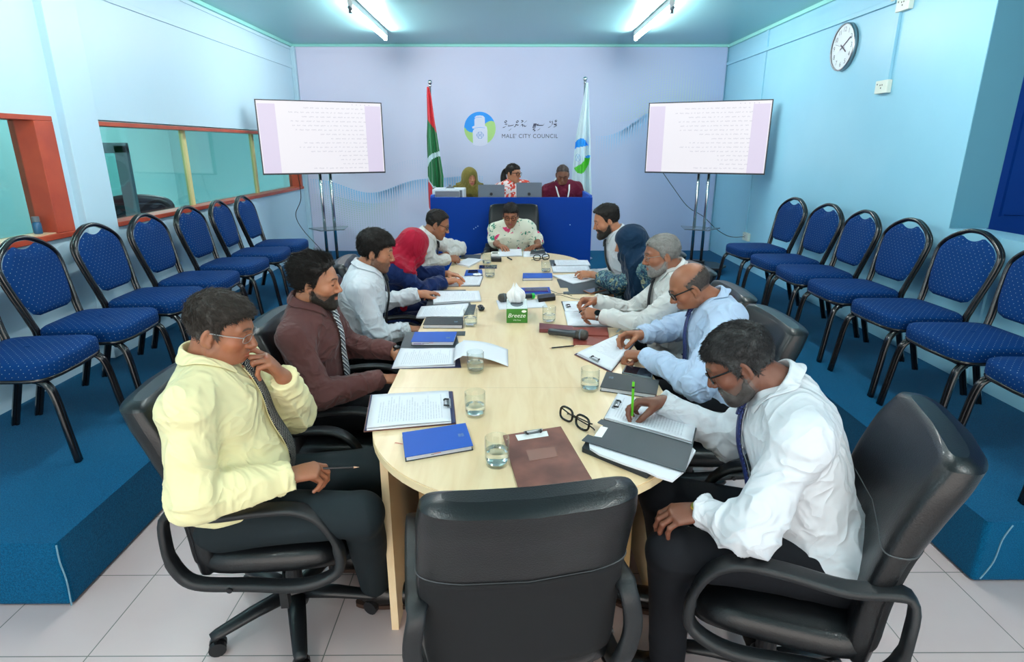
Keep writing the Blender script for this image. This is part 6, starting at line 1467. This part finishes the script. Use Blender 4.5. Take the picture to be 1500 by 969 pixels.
def clip_on(root, a, b, z, inward, w=.045):
    """metal clip centred on the edge a-b of a board"""
    loc = np.array(root.location); a = np.array(a); b = np.array(b); e = nrm(b-a); n = nrm(np.array(inward)); c = (a+b)/2 + n*.010; Lc = w
    mb = MB(); pts = [c - e*Lc - n*.0, c + e*Lc - n*.0, c + e*Lc*.85 + n*.014, c - e*Lc*.85 + n*.014]; P = [np.array((p[0], p[1], z)) for p in pts]
    slab(P, z+.001, z+.004, loc, None, mb); mb.tube([np.array((*(c - e*Lc + n*.004)[:2], z+.006)) - loc, np.array((*(c + e*Lc + n*.004)[:2], z+.006)) - loc], .004, 8)
    o = mb.build('clip', 'steel', root, bevel=.0006)
    mb = MB()
    for s in (-1, 1): mb.tube(smoothpath([np.array((*(c + e*s*Lc*.8 + n*.006)[:2], z+.008)) - loc, np.array((*(c + e*s*Lc*.8 + n*.020)[:2], z+.010)) - loc, np.array((*(c + e*s*Lc*.62 + n*.024)[:2], z+.008)) - loc], 4), .0035, 6)
    mb.tube([np.array((*(c + e*s*Lc*.62 + n*.024)[:2], z+.008)) - loc for s in (-1, 1)], .0012, 5); mb.build('clip_lever', 'black', root, smooth=True)
def clipboard(lab, pts, z0, m='folder', board=.003, sheets=None, clip=True, thick=.004, pm='paper', under=None, w=.045, name='clipboard', seed=1, inwfrom=(0, 1, 3)):
    P = Q(pts, z0+board); loc = cen(P); loc[2] = z0; t = thing(name, lab, 'clipboard', loc); z = z0
    if under: slab([p + (p-cen(P))*.02 for p in P], z0, z0+.003, loc).build('back_board', under, t, bevel=.0008); z = z0+.003
    slab(P, z, z+board, loc).build('board', m, t, bevel=.0008); z += board
    if sheets: papers('', '', sheets, z, thick, pm, seed=seed, root=t); z += thick
    if clip: clip_on(t, P[0], P[1], z, (P[3]-P[0]), w)
    return t
def notebook(lab, pts, thick, m, z0=TT, tabs=True, stamp=(.88, .75), ribbon=None, edge=(3, 2)):
    P = Q(pts, z0+thick); loc = cen(P); loc[2] = z0; t = thing('notebook', lab, 'notebook', loc)
    slab(P, z0, z0+.0025, loc).build('back_cover', 'cover_black', t, bevel=.0008); slab(shrink(P, .005), z0+.0025, z0+thick-.0025, loc).build('page_block', 'pages', t)
    slab(P, z0+thick-.0025, z0+thick, loc).build('front_cover', m, t, bevel=.0008)
    a, b = P[edge[0]], P[edge[1]]; n = nrm(np.cross(b-a, (0, 0, 1))); n = n if n @ (cen(P)-a) < 0 else -n
    if tabs:
        for (u0, u1, zz, mm) in ((.06, .24, .45, 'purple'), (.26, .42, .5, 'greytab'), (.42, .52, .62, 'rose'), (.02, .3, .3, 'purple')):
            mb = MB(); p, q = a + (b-a)*u0 - n*.0045, a + (b-a)*u1 - n*.0045; slab([p, q, q + n*.0015, p + n*.0015], z0+thick*zz-.001, z0+thick*zz+.0012, loc, None, mb); mb.build('index_tab', mm, t)
    if stamp:
        c = bil(P, *stamp); e = nrm(P[1]-P[0]); f = nrm(P[3]-P[0]); mb = MB()
        for k in range(3):
            for s in (-1, 1): q = c + f*(k-1)*.007 + e*s*.005; mb.tube([q + e*.004*math.cos(x) + f*.003*math.sin(x) - loc + (0, 0, thick*0 + .0003) for x in np.linspace(0, 2*PI, 9)[:-1]], .0005, 4, closed=True)
        mb.build('stamped_mark', 'foil', t)
    if ribbon: R = Q(ribbon, z0+.004); MB().band([r - loc for r in smoothpath(R, 4)], .004, .0006, nrm(np.cross(R[-1]-R[0], (0, 0, 1)))).build('ribbon', 'ribbon', t)
    return t
def phone(lab, pts, z0, edgem='greymetal'):
    P = Q(pts, z0+.008); loc = cen(P); loc[2] = z0; t = thing('mobile_phone', lab, 'phone', loc)
    slab(P, z0, z0+.008, loc).build('body', edgem, t, bevel=.0015); slab(shrink(P, .006), z0+.0079, z0+.0085, loc).build('screen', 'screenoff', t)
def pen(lab, a, b, m, r=.0042, tipm='steel', cat='pen', name='pen', capm=None):
    """a = writing tip, b = other end (world points)"""
    a, b = np.array(a), np.array(b); d = b-a; loc = a.copy(); t = thing(name, lab, cat, loc)
    MB().tube([d*.09, d*.98, d], [r, r, r*.6], 8).build('barrel', m, t, smooth=False); MB().tube([d*0, d*.10], [.0006, r*.95], 8).build('tip', tipm, t, smooth=True)
    if capm: MB().tube([d*.82, d*1.0], [r*1.08, r*.8], 8).build('cap', capm, t)
def tumbler(lab, px, py, water=.5, z=TT, r=.036, h=.088):
    c = atZ(px, py, z); c = c + np.array((0, r*.7, 0)); t = thing('drinking_glass', lab, 'glass', (c[0], c[1], z), 0, 'tumblers of water on the table')
    w = .0018; b = .010
    MB().lathe([(.001, 0), (r*.86, 0), (r*.93, .004), (r, .02), (r, h), (r-w*.5, h+.0008), (r-w, h), (r-w, .02), (r*.86, b), (.001, b)], 40).build('tumbler', 'glassclear', t, smooth=True)
    if water: MB().lathe([(.001, b+.0003), (r*.86, b+.0006), (r-w-.0004, .0205), (r-w-.0004, h*water), (.001, h*water)], 40).build('water', 'water', t, smooth=False)
def mic(lab, a, b, ring=None, tail=None):
    """a = grille end, b = tail end, axis points in the world"""
    a, b = np.array(a), np.array(b); d = nrm(b-a); L = np.linalg.norm(b-a); loc = np.array((a+b)/2); loc[2] = TT; t = thing('microphone', lab, 'microphone', loc); o = a - loc
    MB().tube([o + d*x for x in (0, .004, .012, .028, .045, .056)], [.010, .019, .0245, .026, .0255, .022], 20).build('grille', 'micgrille', t, smooth=True)
    MB().tube([o + d*x for x in (.030, .031, .036, .037)], [.0262, .0272, .0272, .0262], 20).build('grille_band', 'greymetal', t, smooth=True)
    MB().tube([o + d*x for x in (.056, .060, .075, .12, L-.004, L)], [.0225, .0215, .0185, .0170, .0165, .012], 16).build('handle', 'micbody', t, smooth=True)
    if ring: MB().tube([o + d*(L-.022), o + d*(L-.004)], .0185, 16).build('colour_ring', ring, t)
def specs(lab, px, py, ang, z=TT, m='blackglossy'):
    c = atZ(px, py, z); t = thing('spectacles', lab, 'spectacles', (c[0], c[1], z), math.radians(ang)); t.scale = (1.2, 1.2, 1.2); mb = MB()
    lens = MB()
    for s in (-1, 1):
        pts = []
        for i in range(20):
            a = 2*PI*i/20; pts.append((s*.034 + .026*math.copysign(abs(math.cos(a))**.7, math.cos(a)), .0 + .004*math.sin(a), .021 + .018*math.copysign(abs(math.sin(a))**.7, math.sin(a))))
        mb.tube(pts, .0034, 6, closed=True); lens.add(pts + [(s*.034, 0, .021)], [(i, (i+1) % 20, 20) for i in range(20)])
    mb.tube([(-.009, 0, .026), (0, -.001, .029), (.009, 0, .026)], .002, 6); o = mb.build('frame', m, t, smooth=True); lens.build('lens', 'lens', o)
    for s in (-1, 1): MB().tube(smoothpath([(s*.060, 0, .028), (s*.064, .008, .026), (s*.03, .022 + .004*s, .012), (-s*.045, .026 + .004*s, .006), (-s*.062, .024 + .004*s, .003)], 4), .002, 6).build('temple', m, t, smooth=True)
# --- near end
clipboard('thick clipboard of printed pages in front of the man in pale yellow shirt', [(662.5, 573.5), (667, 619.5), (534, 631), (543.5, 578.5)], TT, 'navyedge', .003, [(657, 573.2), (661, 617), (537, 628), (545.5, 578.5)], under='brownboard', thick=.006, w=.035)
notebook('bright blue notebook lying beside the water glass at the near end', [(589, 633), (682, 619), (693, 652), (593.5, 669)], .017, 'cover_blue', ribbon=[(590, 650), (585, 649), (579, 648), (577.5, 650)], stamp=(.87, .5))
clipboard('mottled brown clipboard folder without papers, before the empty chair', [(737, 637), (821.5, 624), (886, 733), (768, 745)], TT, 'brownboard', .006, None, w=.032)
P = Q([(770, 659), (812, 654), (817.5, 668), (776, 675)], TT+.0065); o = slab(P, TT+.0062, TT+.0068, (0, 0, 0)).build('clear_pocket', mat('clear_film_pocket', srgb(142, 104, 94), .15), origin=cen(P)); tag(o, 'small clear pocket lying on the mottled brown clipboard', 'pocket')
P = Q([(755, 637), (801, 631), (803.5, 638), (759, 645)], TT+.0066); o = slab(P, TT+.0062, TT+.0072, (0, 0, 0)).build('clip_plate', 'white', origin=cen(P)); tag(o, 'white paper slip under the clip of the mottled brown clipboard', 'paper slip')
tumbler('glass of water at the near end, between blue notebook and brown clipboard', 728, 686, .55)
tumbler('glass of water beside the clip of the thick clipboard of printed pages', 695.8, 612, .45)
tumbler('glass of water before the sheet folded over on brown-shirted man\'s papers', 696.3, 547, .5)
tumbler('glass of water beside the charcoal notebook, before the black key fob', 689, 478.5, .5)
tumbler('glass of water beside the maroon leather case and the tissue box', 804.5, 473.5, .5)
tumbler('glass of water beside the charcoal notebook of the pale blue shirt man', 865, 574, .45)
tumbler('glass of water standing in front of the flat navy case', 717.5, 407, .35, h=.085)
tumbler('glass of water between the navy case and the white card machine', 713, 387.5, .35, h=.085)
tumbler('glass of water by the beard man\'s clip and the blue notebook', 800, 399.5, .3, h=.085)
_a, _b = atZ(817, 606, TT), atZ(865, 632, TT); specs('black spectacles lying between the mottled brown clipboard and grey folder', 841, 622, math.degrees(math.atan2(_b[1]-_a[1], _b[0]-_a[0])))
# white man's folder set
P = Q([(858, 646), (962, 682), (948, 694), (852.5, 655)], TT+.016); loc = cen(P); loc[2] = TT; t = thing('notebook', 'charcoal notebook lying lowest under the open grey folder', 'notebook', loc); slab(P, TT, TT+.016, loc).build('cover', 'cover_black', t, bevel=.002)
P = Q([(863, 649), (1012, 654), (1019, 660), (1003, 689), (985, 704), (962, 697), (948, 690), (915, 679), (878, 665), (864, 656)], TT+.022); o = slab(P, TT+.017, TT+.024, (0, 0, 0)).build('loose_papers', 'paperblank', origin=cen(P)); tag(o, 'loose white papers sticking out below the open grey folder', 'papers')
t = clipboard('open grey clip folder with the page the grey-bearded man writes on', [(905, 575), (884, 613), (1014.5, 653), (1024, 610)], TT, 'folder', .010, [(905, 577), (885.5, 612), (1013.5, 648), (1022, 610)], thick=.004, w=.034)
loc = np.array(t.location); P = Q([(875, 618), (881, 613), (1015, 652), (1003.5, 691), (852, 644), (861, 635.5), (870, 638.5), (884, 622)], TT+.03); slab(P, TT+.027, TT+.0295, loc).build('front_flap', 'folder', t, bevel=.0008)
P = Q([(880.5, 623.5), (890.5, 626), (881.5, 640), (870.5, 638)], TT+.0305); slab(P, TT+.0297, TT+.0303, loc).build('label_card', 'white', t)
notebook('charcoal notebook with stamped crest beside the glass and the phone', [(888.5, 543.5), (965.5, 556.7), (961, 577.7), (879, 566.3)], .018, 'cover_black', tabs=False, stamp=(.13, .35), ribbon=[(961, 579), (966, 580), (973, 580)])
phone('black phone beside the elbow of the man in pale blue shirt', [(917, 534.5), (958, 541), (955, 553), (911, 544.5)], TT)
clipboard('brown backed clipboard with handwritten page before the pale blue shirt man', [(842, 519), (895, 545), (930, 503), (904, 490)], TT, 'navyedge', .002, [(845, 518), (895.5, 542), (927.5, 502.5), (904, 490.5)], thick=.004, under='brownboard', w=.03, pm='paper2')
# leather organiser, pen case, microphone, pencil
P = Q([(839, 478), (890, 477.5), (892.5, 494), (874, 504), (840, 503)], TT+.01); loc = cen(P); loc[2] = TT; t = thing('leather_organiser', 'open red-brown leather organiser under the microphone', 'organiser', loc)
slab(P, TT, TT+.006, loc).build('cover', 'redleather', t, bevel=.001); slab(Q([(840.5, 479), (889, 478.5), (891, 491), (841, 489.5)], TT+.012), TT+.006, TT+.012, loc).build('flap', 'redleather', t, bevel=.001)
slab(Q([(842, 501), (872, 502), (870, 506), (843, 506)], TT+.004), TT, TT+.004, loc).build('note_pad', 'tan', t)
P = Q([(790, 472.5), (839, 477), (839, 483.5), (790, 481.5)], TT+.02); loc = cen(P); loc[2] = TT; o = slab(P, TT, TT+.02, loc).build('leather_case', 'maroonleather', origin=(0, 0, 0), bevel=.004, seg=3); o.location = Vector(loc); tag(o, 'long maroon leather case beside the red-brown leather organiser', 'case')
mic('black microphone lying across the red-brown leather organiser', Q([(861, 492)], TT+.027)[0] + (0, 0, .004), Q([(804, 485)], TT+.020)[0])
a = Q([(804.5, 509.6)], TT+.005)[0]; b_ = Q([(841, 506)], TT+.006)[0]; pen('black pencil lying below the microphone by the leather organiser', a, b_, 'pencilblack', .0035, 'pencilwood', 'pencil', 'pencil')
# grey-haired man's board
clipboard('clipboard with two pages under the joined hands of the grey-haired man', [(822, 441), (835, 478), (912, 479), (884, 440)], TT, 'folder', .003, [(827, 457), (884, 457), (906, 476), (832, 476.5)][0:4], thick=.003, clip=False)
papers('letter', 'short letter clipped above the page by the grey-haired man\'s hands', [(824, 442), (872, 440.5), (878, 455), (828, 456)], TT+.0065, .002, 'paper2', .002)
t = bpy.data.objects['letter']; clip_on(t, Q([(824, 443)], TT+.01)[0], Q([(829, 456)], TT+.01)[0], TT+.009, (1, 0, 0), .03)
# tissue box
B = Q([(742, 472.8), (772.7, 472.7)], TT); w = B[1][0]-B[0][0]; loc = np.array(((B[0][0]+B[1][0])/2, B[0][1]+.11, TT)); t = thing('tissue_box', 'green and white tissue box with a tissue pulled up, in the table middle', 'tissue box', loc); hb = .078
MB().box((-w/2, -.11, 0), (w/2, .11, hb)).build('carton', 'tissuegreen', t, bevel=.0015); MB().box((-w/2+.001, -.109, hb), (w/2-.001, .109, hb+.0012)).build('carton_top', 'tissuewhite', t)
mb = MB(); mb.prism(ccw([np.array((.035*math.cos(a), .07*math.sin(a) - .0)) for a in np.linspace(0, 2*PI, 25)[:-1]]), hb+.0013, hb+.0018); mb.build('slot', 'greymetal', t)
G = []
for i in range(15):
    s = i/14; row = []
    for j in range(41):
        a = 2*PI*j/40; rr = (.030 + .014*math.sin(PI*min(1, s*1.2)))*(1 - .75*max(0, s-.6)/.4)*(1 + .25*math.sin(4*a + .8*s) + .16*math.sin(11*a+s)); row.append((rr*math.cos(a)*.95*(1-.15*s) - .012*s, rr*math.sin(a)*.55 + .02 - .03*s, hb + .003 + .095*s + .014*math.sin(2*a+.6)*s + .012*math.sin(7*a)*s*s))
    G.append(row)
MB().grid(G).build('tissue', 'tissue', t, smooth=True, solid=.0012)
vs, fs = text_geo('Breeze', .032, 0, 1.0); sh = [(v[0]*1.05 + v[1]*.28, -.1106, hb*.52 + v[1]) for v in vs]; MB().add(sh, fs).build('lettering', 'white', t)
mb = MB(); vs, fs = text_geo('2 Ply Tissue', .0085); mb.add([(v[0], -.1106, hb*.2 + v[1]) for v in vs], fs); mb.prism([(w*.32 + .012*math.cos(a), 0 + .0) for a in (0, 1)] if False else [(w*.30, -.1106), (w*.30+.0001, -.1107), (w*.30, -.1107)], hb*.5, hb*.5001)
mb.build('small_lettering', 'white', t); MB().add([(w*.33 + .013*math.cos(a), -.1105, hb*.82 + .007*math.sin(a)) for a in np.linspace(0, 2*PI, 21)[:-1]], [tuple(range(20))]).build('oval_badge', 'white', t)
mb = MB()
for k in range(26): x, y = random.uniform(-w*.45, w*.45), random.uniform(-.10, .10); mb.tube([(x, y, hb+.0014), (x+random.uniform(-.006, .006), y+random.uniform(-.008, .008), hb+.0014)], .0006, 4)
mb.build('printed_pattern', mat('pale_teal_ink', srgb(140, 170, 170), .6), t)
papers('loose_sheet', 'blank white sheet under the tissue box and second microphone', [(727, 440), (795, 438), (802.7, 450), (731, 453)], TT, .001, 'paperblank', .001)
mic('black microphone with green ring lying behind the tissue box', Q([(730, 436)], TT+.03)[0], Q([(783, 433)], TT+.022)[0], 'green')
notebook('blue notebook under the phone, behind the microphone with green ring', [(758.7, 421.3), (804.7, 420), (807.5, 428.7), (764, 432)], .014, 'cover_blue', tabs=False, stamp=None)
phone('dark phone lying on the blue notebook behind the tissue box', [(768, 421.5), (802.4, 421), (803.5, 425.5), (768.7, 426)], TT+.0145, 'purple')
P = Q([(787, 431.5), (812, 428.5), (814, 433.5), (789, 436.5)], TT+.028); loc = cen(P); loc[2] = TT; o = slab(P, TT, TT+.026, loc).build('charger_case', 'black', bevel=.005, seg=3); o.location = Vector(loc); tag(o, 'black charger block with two thin leads beside the green ring microphone', 'charger')
for k, (lab, pl) in enumerate((('thin black lead running from the charger block to the joined hands', [(813, 432), (822, 432), (832, 435), (842, 437.5), (850, 438)]), ('thin black lead curving from the phone on the blue notebook', [(804, 424), (811, 427), (818, 429.5), (828, 430), (838, 433)]))):
    R = Q(pl, TT+.004); o = MB().tube(smoothpath(R, 5), .0016, 6).build('charging_lead', 'black', origin=R[0], smooth=True); tag(o, lab, 'lead')
notebook('blue notebook lying alone on the table before the glass by the clip', [(766, 399.6), (808.7, 399.6), (809.3, 406.5), (765.5, 407)], .020, 'cover_blue', tabs=False, stamp=(.12, .4))
# woman in teal scarf
P = Q([(815.7, 408.5), (820.9, 420.6), (831.5, 420.6), (833.4, 426.6), (825, 427), (825.5, 430), (893, 429.4), (882, 410)], TT+.004); o = slab(P, TT, TT+.004, (0, 0, 0)).build('card_folder', 'folder', origin=cen(P), bevel=.0008); tag(o, 'charcoal card folder with notched edge beside the teal headscarf', 'folder')
papers('letter', 'wide sheet under the pen hand of the woman in teal headscarf', [(808, 403.4), (839.4, 415.5), (878.4, 408), (842, 401)], TT+.0045, .002, 'paper2', .002)
phone('white edged phone lying on the charcoal card folder', [(854.3, 424.8), (876.6, 420), (888, 423.4), (865.4, 429)], TT+.006, 'rosegold')
# bearded man
clipboard('clipboard with two sheets in front of the man with full black beard', [(804.6, 380.5), (810.5, 399.5), (867, 398), (861, 380.5)], TT, 'folder', .003, [(808, 389.5), (810.8, 399), (865, 397.4), (861.7, 389.3)], thick=.003, w=.03, seed=5)
papers('letter', 'upper sheet lying on the clipboard of the man with full black beard', [(812, 381), (813.8, 389), (865, 388.4), (860.8, 381)], TT+.0065, .002, 'paper', .002)
# head of the table
clipboard('open file with white pages before the woman in floral blouse', [(731, 364.8), (763.8, 364.3), (765.6, 375), (730.5, 375.5)], TT, 'folder', .002, [(731.2, 364.8), (763.6, 364.4), (765.4, 374.8), (730.6, 375)], thick=.003, clip=False, pm='paper2')
papers('letter', 'white page at the head of the table under the dark diary', [(766.2, 368), (800, 369), (803, 375.8), (766.4, 375.8)], TT, .003, 'paper2', .002)
notebook('dark diary lying on a page beside the floral blouse woman\'s hand', [(778, 366), (797, 365.5), (799.6, 371), (776.5, 371.6)], .014, 'cover_black', TT+.0035, tabs=False, stamp=None)
phone('phone lying on the dark diary at the head of the table', [(781, 365.6), (792, 363.6), (797, 365), (786, 367.4)], TT+.019, 'greymetal')
c = atZ(725, 382, TT); t = thing('card_machine', 'white and black hand-held machine standing on the table near its head', 'card machine', c)
MB().box((-.035, .03, .0), (.035, .14, .055)).build('body', 'white', t, bevel=.008, seg=3); MB().box((-.024, .035, .055), (.024, .085, .058)).build('display', 'screenoff', t); MB().prism([(-.03, -.04), (.055, -.05), (.05, .03), (-.035, .03)], 0, .032).build('base', 'black', t, bevel=.006, seg=3)
specs('black spectacles near the head of the table beside the open file', 793, 381, 25)
a = Q([(743, 376.5)], TT+.006)[0]; b_ = Q([(749.5, 380)], TT+.006)[0]; pen('short dark pen lying before the open file', a, b_, 'cover_black', .006)
# left side, far to near
P = Q([(668, 384.8), (686, 377.3), (706.5, 379), (687, 389.5)], TT+.014); loc = cen(P); loc[2] = TT; t = thing('ring_pad', 'white writing pad under the hand of the writing man at the far end', 'pad', loc)
slab(P, TT, TT+.012, loc).build('page_block', 'pages', t); sheet_mb([P[0], P[1], P[2], P[3]], TT+.0125, loc, .001).build('top_sheet', 'paper2', t, smooth=True)
P = Q([(676, 372.8), (704.8, 372.3), (703.6, 377.8), (674, 378)], TT+.006); o = slab(P, TT, TT+.006, (0, 0, 0)).build('card_folder', 'folder', origin=cen(P), bevel=.001); tag(o, 'closed slate folder behind the white writing pad', 'folder')
pen('dark pen lying off the end of the slate folder', Q([(704, 373)], TT+.008)[0], Q([(711, 367.5)], TT+.008)[0], 'cover_black', .005)
phone('flat navy case lying by the two glasses', [(702, 388.2), (728, 387.6), (727.5, 391.6), (701.8, 392)], TT, 'navyedge')
notebook('blue notebook beside the hands of the woman in crimson headscarf', [(683, 395), (706, 394.3), (707, 402), (680, 403.5)], .010, 'cover_blue', tabs=False, stamp=None)
phone('black phone on the blue notebook beside the crimson headscarf woman\'s hands', [(686, 395), (700, 394.6), (700.5, 397.6), (685.5, 398)], TT+.0105, 'black')
papers('document', 'printed page under the hands of the woman in crimson headscarf', [(707.2, 404.6), (702.4, 417.2), (655, 418.5), (670, 405)], TT+.002, .004, 'paper', .003)
P = Q([(708, 404.4), (703, 419.2), (653, 419.6), (668, 404.8)], TT+.001); o = slab(P, TT, TT+.0018, (0, 0, 0)).build('backing_board', 'cover_black', origin=cen(P)); tag(o, 'black board under the crimson headscarf woman\'s printed page', 'board')
c = atZ(699.5, 403, TT+.010); mb = MB(); G = []
for i in range(9):
    G.append([(c[0] + (.03*math.cos(2*PI*j/18))*math.sin(PI*(i+.3)/9.4)*(1+.25*math.sin(3*j+i)), c[1] + .04*math.sin(2*PI*j/18)*math.sin(PI*(i+.3)/9.4)*(1+.2*math.sin(4*j)), TT+.011 + .012*(i/8)*(1+.3*math.sin(5*j))) for j in range(19)])
o = MB().grid(G).build('crumpled_tissue', 'tissue', origin=c, smooth=True); tag(o, 'small crumpled white tissue on the blue notebook by the crimson headscarf', 'tissue')
clipboard('black clipboard with page under the thick-haired man\'s reaching hand', [(632, 424.5), (624, 448), (690, 446), (682, 424)], TT, 'folder', .003, [(634, 426.6), (634.8, 444.2), (705, 439.8), (701.5, 425.6)], clip=False, thick=.006, seed=7)
clipboard('dark folder with page lying behind the charcoal notebook', [(689, 445.8), (697.5, 445.5), (694, 460), (612, 466.5)], TT, 'folder', .003, [(686.5, 445), (677.5, 464), (609.5, 464.6), (617, 448.6)], thick=.005, clip=False, seed=8)
notebook('charcoal notebook with coloured tabs before the thick-haired man', [(624.5, 464), (678.8, 464.3), (677.5, 475.7), (619.4, 475.2)], .020, 'cover_black', stamp=(.82, .6))
P = Q([(595.2, 486), (681.7, 484.8), (681, 490.7), (669, 490.7), (672, 502), (668.5, 509.8), (585.7, 509.8)], TT+.003); o = slab(P, TT, TT+.003, (0, 0, 0)).build('card_folder', 'folder', origin=cen(P), bevel=.0008); tag(o, 'charcoal card folder under the blue notebook by the brown-shirted man', 'folder')
notebook('blue notebook with coloured tabs lying on the charcoal card folder', [(607.7, 485.6), (669.3, 485.6), (664.5, 500), (601.8, 500)], .020, 'cover_blue', TT+.0035, stamp=(.84, .62))
t = clipboard('clipboard of pages with one sheet folded over, before the brown-shirted man', [(671, 509.5), (675.5, 537.5), (572.5, 539.5), (586, 509.8)], TT, 'navyedge', .003, [(668, 510.2), (666.5, 534.6), (574.5, 538), (587, 510.2)], clip=False, thick=.005, seed=9)
loc = np.array(t.location); G, U = [], []; L0, L1 = Q([(668, 510.5), (665, 534)], TT+.008); E0, E1 = Q([(744, 511.5), (744.5, 536.5)], TT+.002)
for i in range(21):
    s = i/20; row, ur = [], []
    x = -.06*math.sin(min(1, s/.25)*PI)*(1 if s < .25 else 0)
    for j in range(7):
        v = j/6; a = L0*(1-v) + L1*v; e = E0*(1-v) + E1*v
        if s < .3: th = s/.3*PI*.62; p = a + nrm(e-a)*(-.022*math.sin(th*1.6) + .05*(s/.3)) + np.array((0, 0, .004 + .034*(1-math.cos(th*1.3))/1.6))
        else: q = (s-.3)/.7; p0 = a + nrm(e-a)*.036 + np.array((0, 0, .042)); p = p0*(1-q) + e*q + np.array((0, 0, .012*math.sin(PI*q)))
        row.append(p - loc); ur.append((.02, .02))
    G.append(row); U.append(ur)
MB().grid([r[::-1] for r in G], None, U).build('folded_sheet', 'paperblank', t, smooth=True, solid=.0005)
c = atZ(705, 455, TT); t = thing('key_fob', 'black key fob lying above the glass and the charcoal notebook', 'key fob', c)
MB().tube(smoothpath([(-.02, .07, .008), (-.008, .085, .01), (.004, .06, .01), (-.01, .04, .01), (-.02, .07, .008)], 5), .006, 8).build('strap', 'black', t, smooth=True); MB().tube(smoothpath([(-.006, .04, .008), (.012, .02, .012), (.008, -.012, .010), (-.008, -.010, .01), (-.006, .03, .008)], 5), .0075, 8).build('body', 'blackglossy', t, smooth=True)
# --- things held in hands
def handmid(c, right=True): h = c['hr'] if right else c['hl']; return (h.seg[0][0][3] + h.th[0][3])/2
if 'white' in HAT: a = handmid(HAT['white']); tip = atZ(925.5, 613, TT+.018); pen('lime green pen in the hand of the grey-bearded man', tip, tip + (a-tip)*1.0 + nrm(a-tip)*.06 if np.linalg.norm(a-tip) < .08 and False else atY(928, 558, atZ(925.5, 613, TT+.018)[1]+.0), 'pengreen', .0045, 'tan', capm='pencilblack')
if 'blue' in HAT: tip = atZ(902, 487, TT+.012); pen('silver and black pen in the hand of the pale blue shirt man', tip, atY(928, 466, tip[1]+.05), 'steel', .0045, 'steel', capm='pencilblack')
if 'yellow' in HAT: h = HAT['yellow']['hr']; m_ = h.pt(.012, .10, -.012); pen('black pencil held loosely on the lap of the man in pale yellow shirt', m_ + np.array((.115, .03, -.01)), m_ + np.array((-.06, -.02, .012)), 'pencilblack', .0036, 'pencilwood', 'pencil', 'pencil')
if 'far' in HAT: a = handmid(HAT['far']); pen('thin dark pen in the writing hand at the far end', a + np.array((.04, .02, -.025)), a + np.array((-.07, -.03, .06)), 'pencilblack', .004)
if 'navy' in HAT: a = handmid(HAT['navy'], False); pen('dark pen in the hand of the woman in teal headscarf', a + np.array((-.05, -.01, -.008)), a + np.array((.07, .02, .012)), 'pencilblack', .004)
if 'grey' in HAT: a = handmid(HAT['grey']); pen('short dark pen between the joined hands of the grey-haired man', a + np.array((-.02, .0, -.02)), a + np.array((.03, -.03, .03)), 'pencilblack', .004)
# ================================================================== light and view
w = bpy.data.worlds.new('world'); SC.world = w; w.use_nodes = True
w.node_tree.nodes['Background'].inputs[0].default_value = (1., .94, .885, 1); w.node_tree.nodes['Background'].inputs[1].default_value = 2.5
SC.view_settings.view_transform = 'Standard'; SC.view_settings.look = 'None'; SC.view_settings.gamma = 1; SC.view_settings.exposure = 0.62
SC.view_settings.use_curve_mapping = False
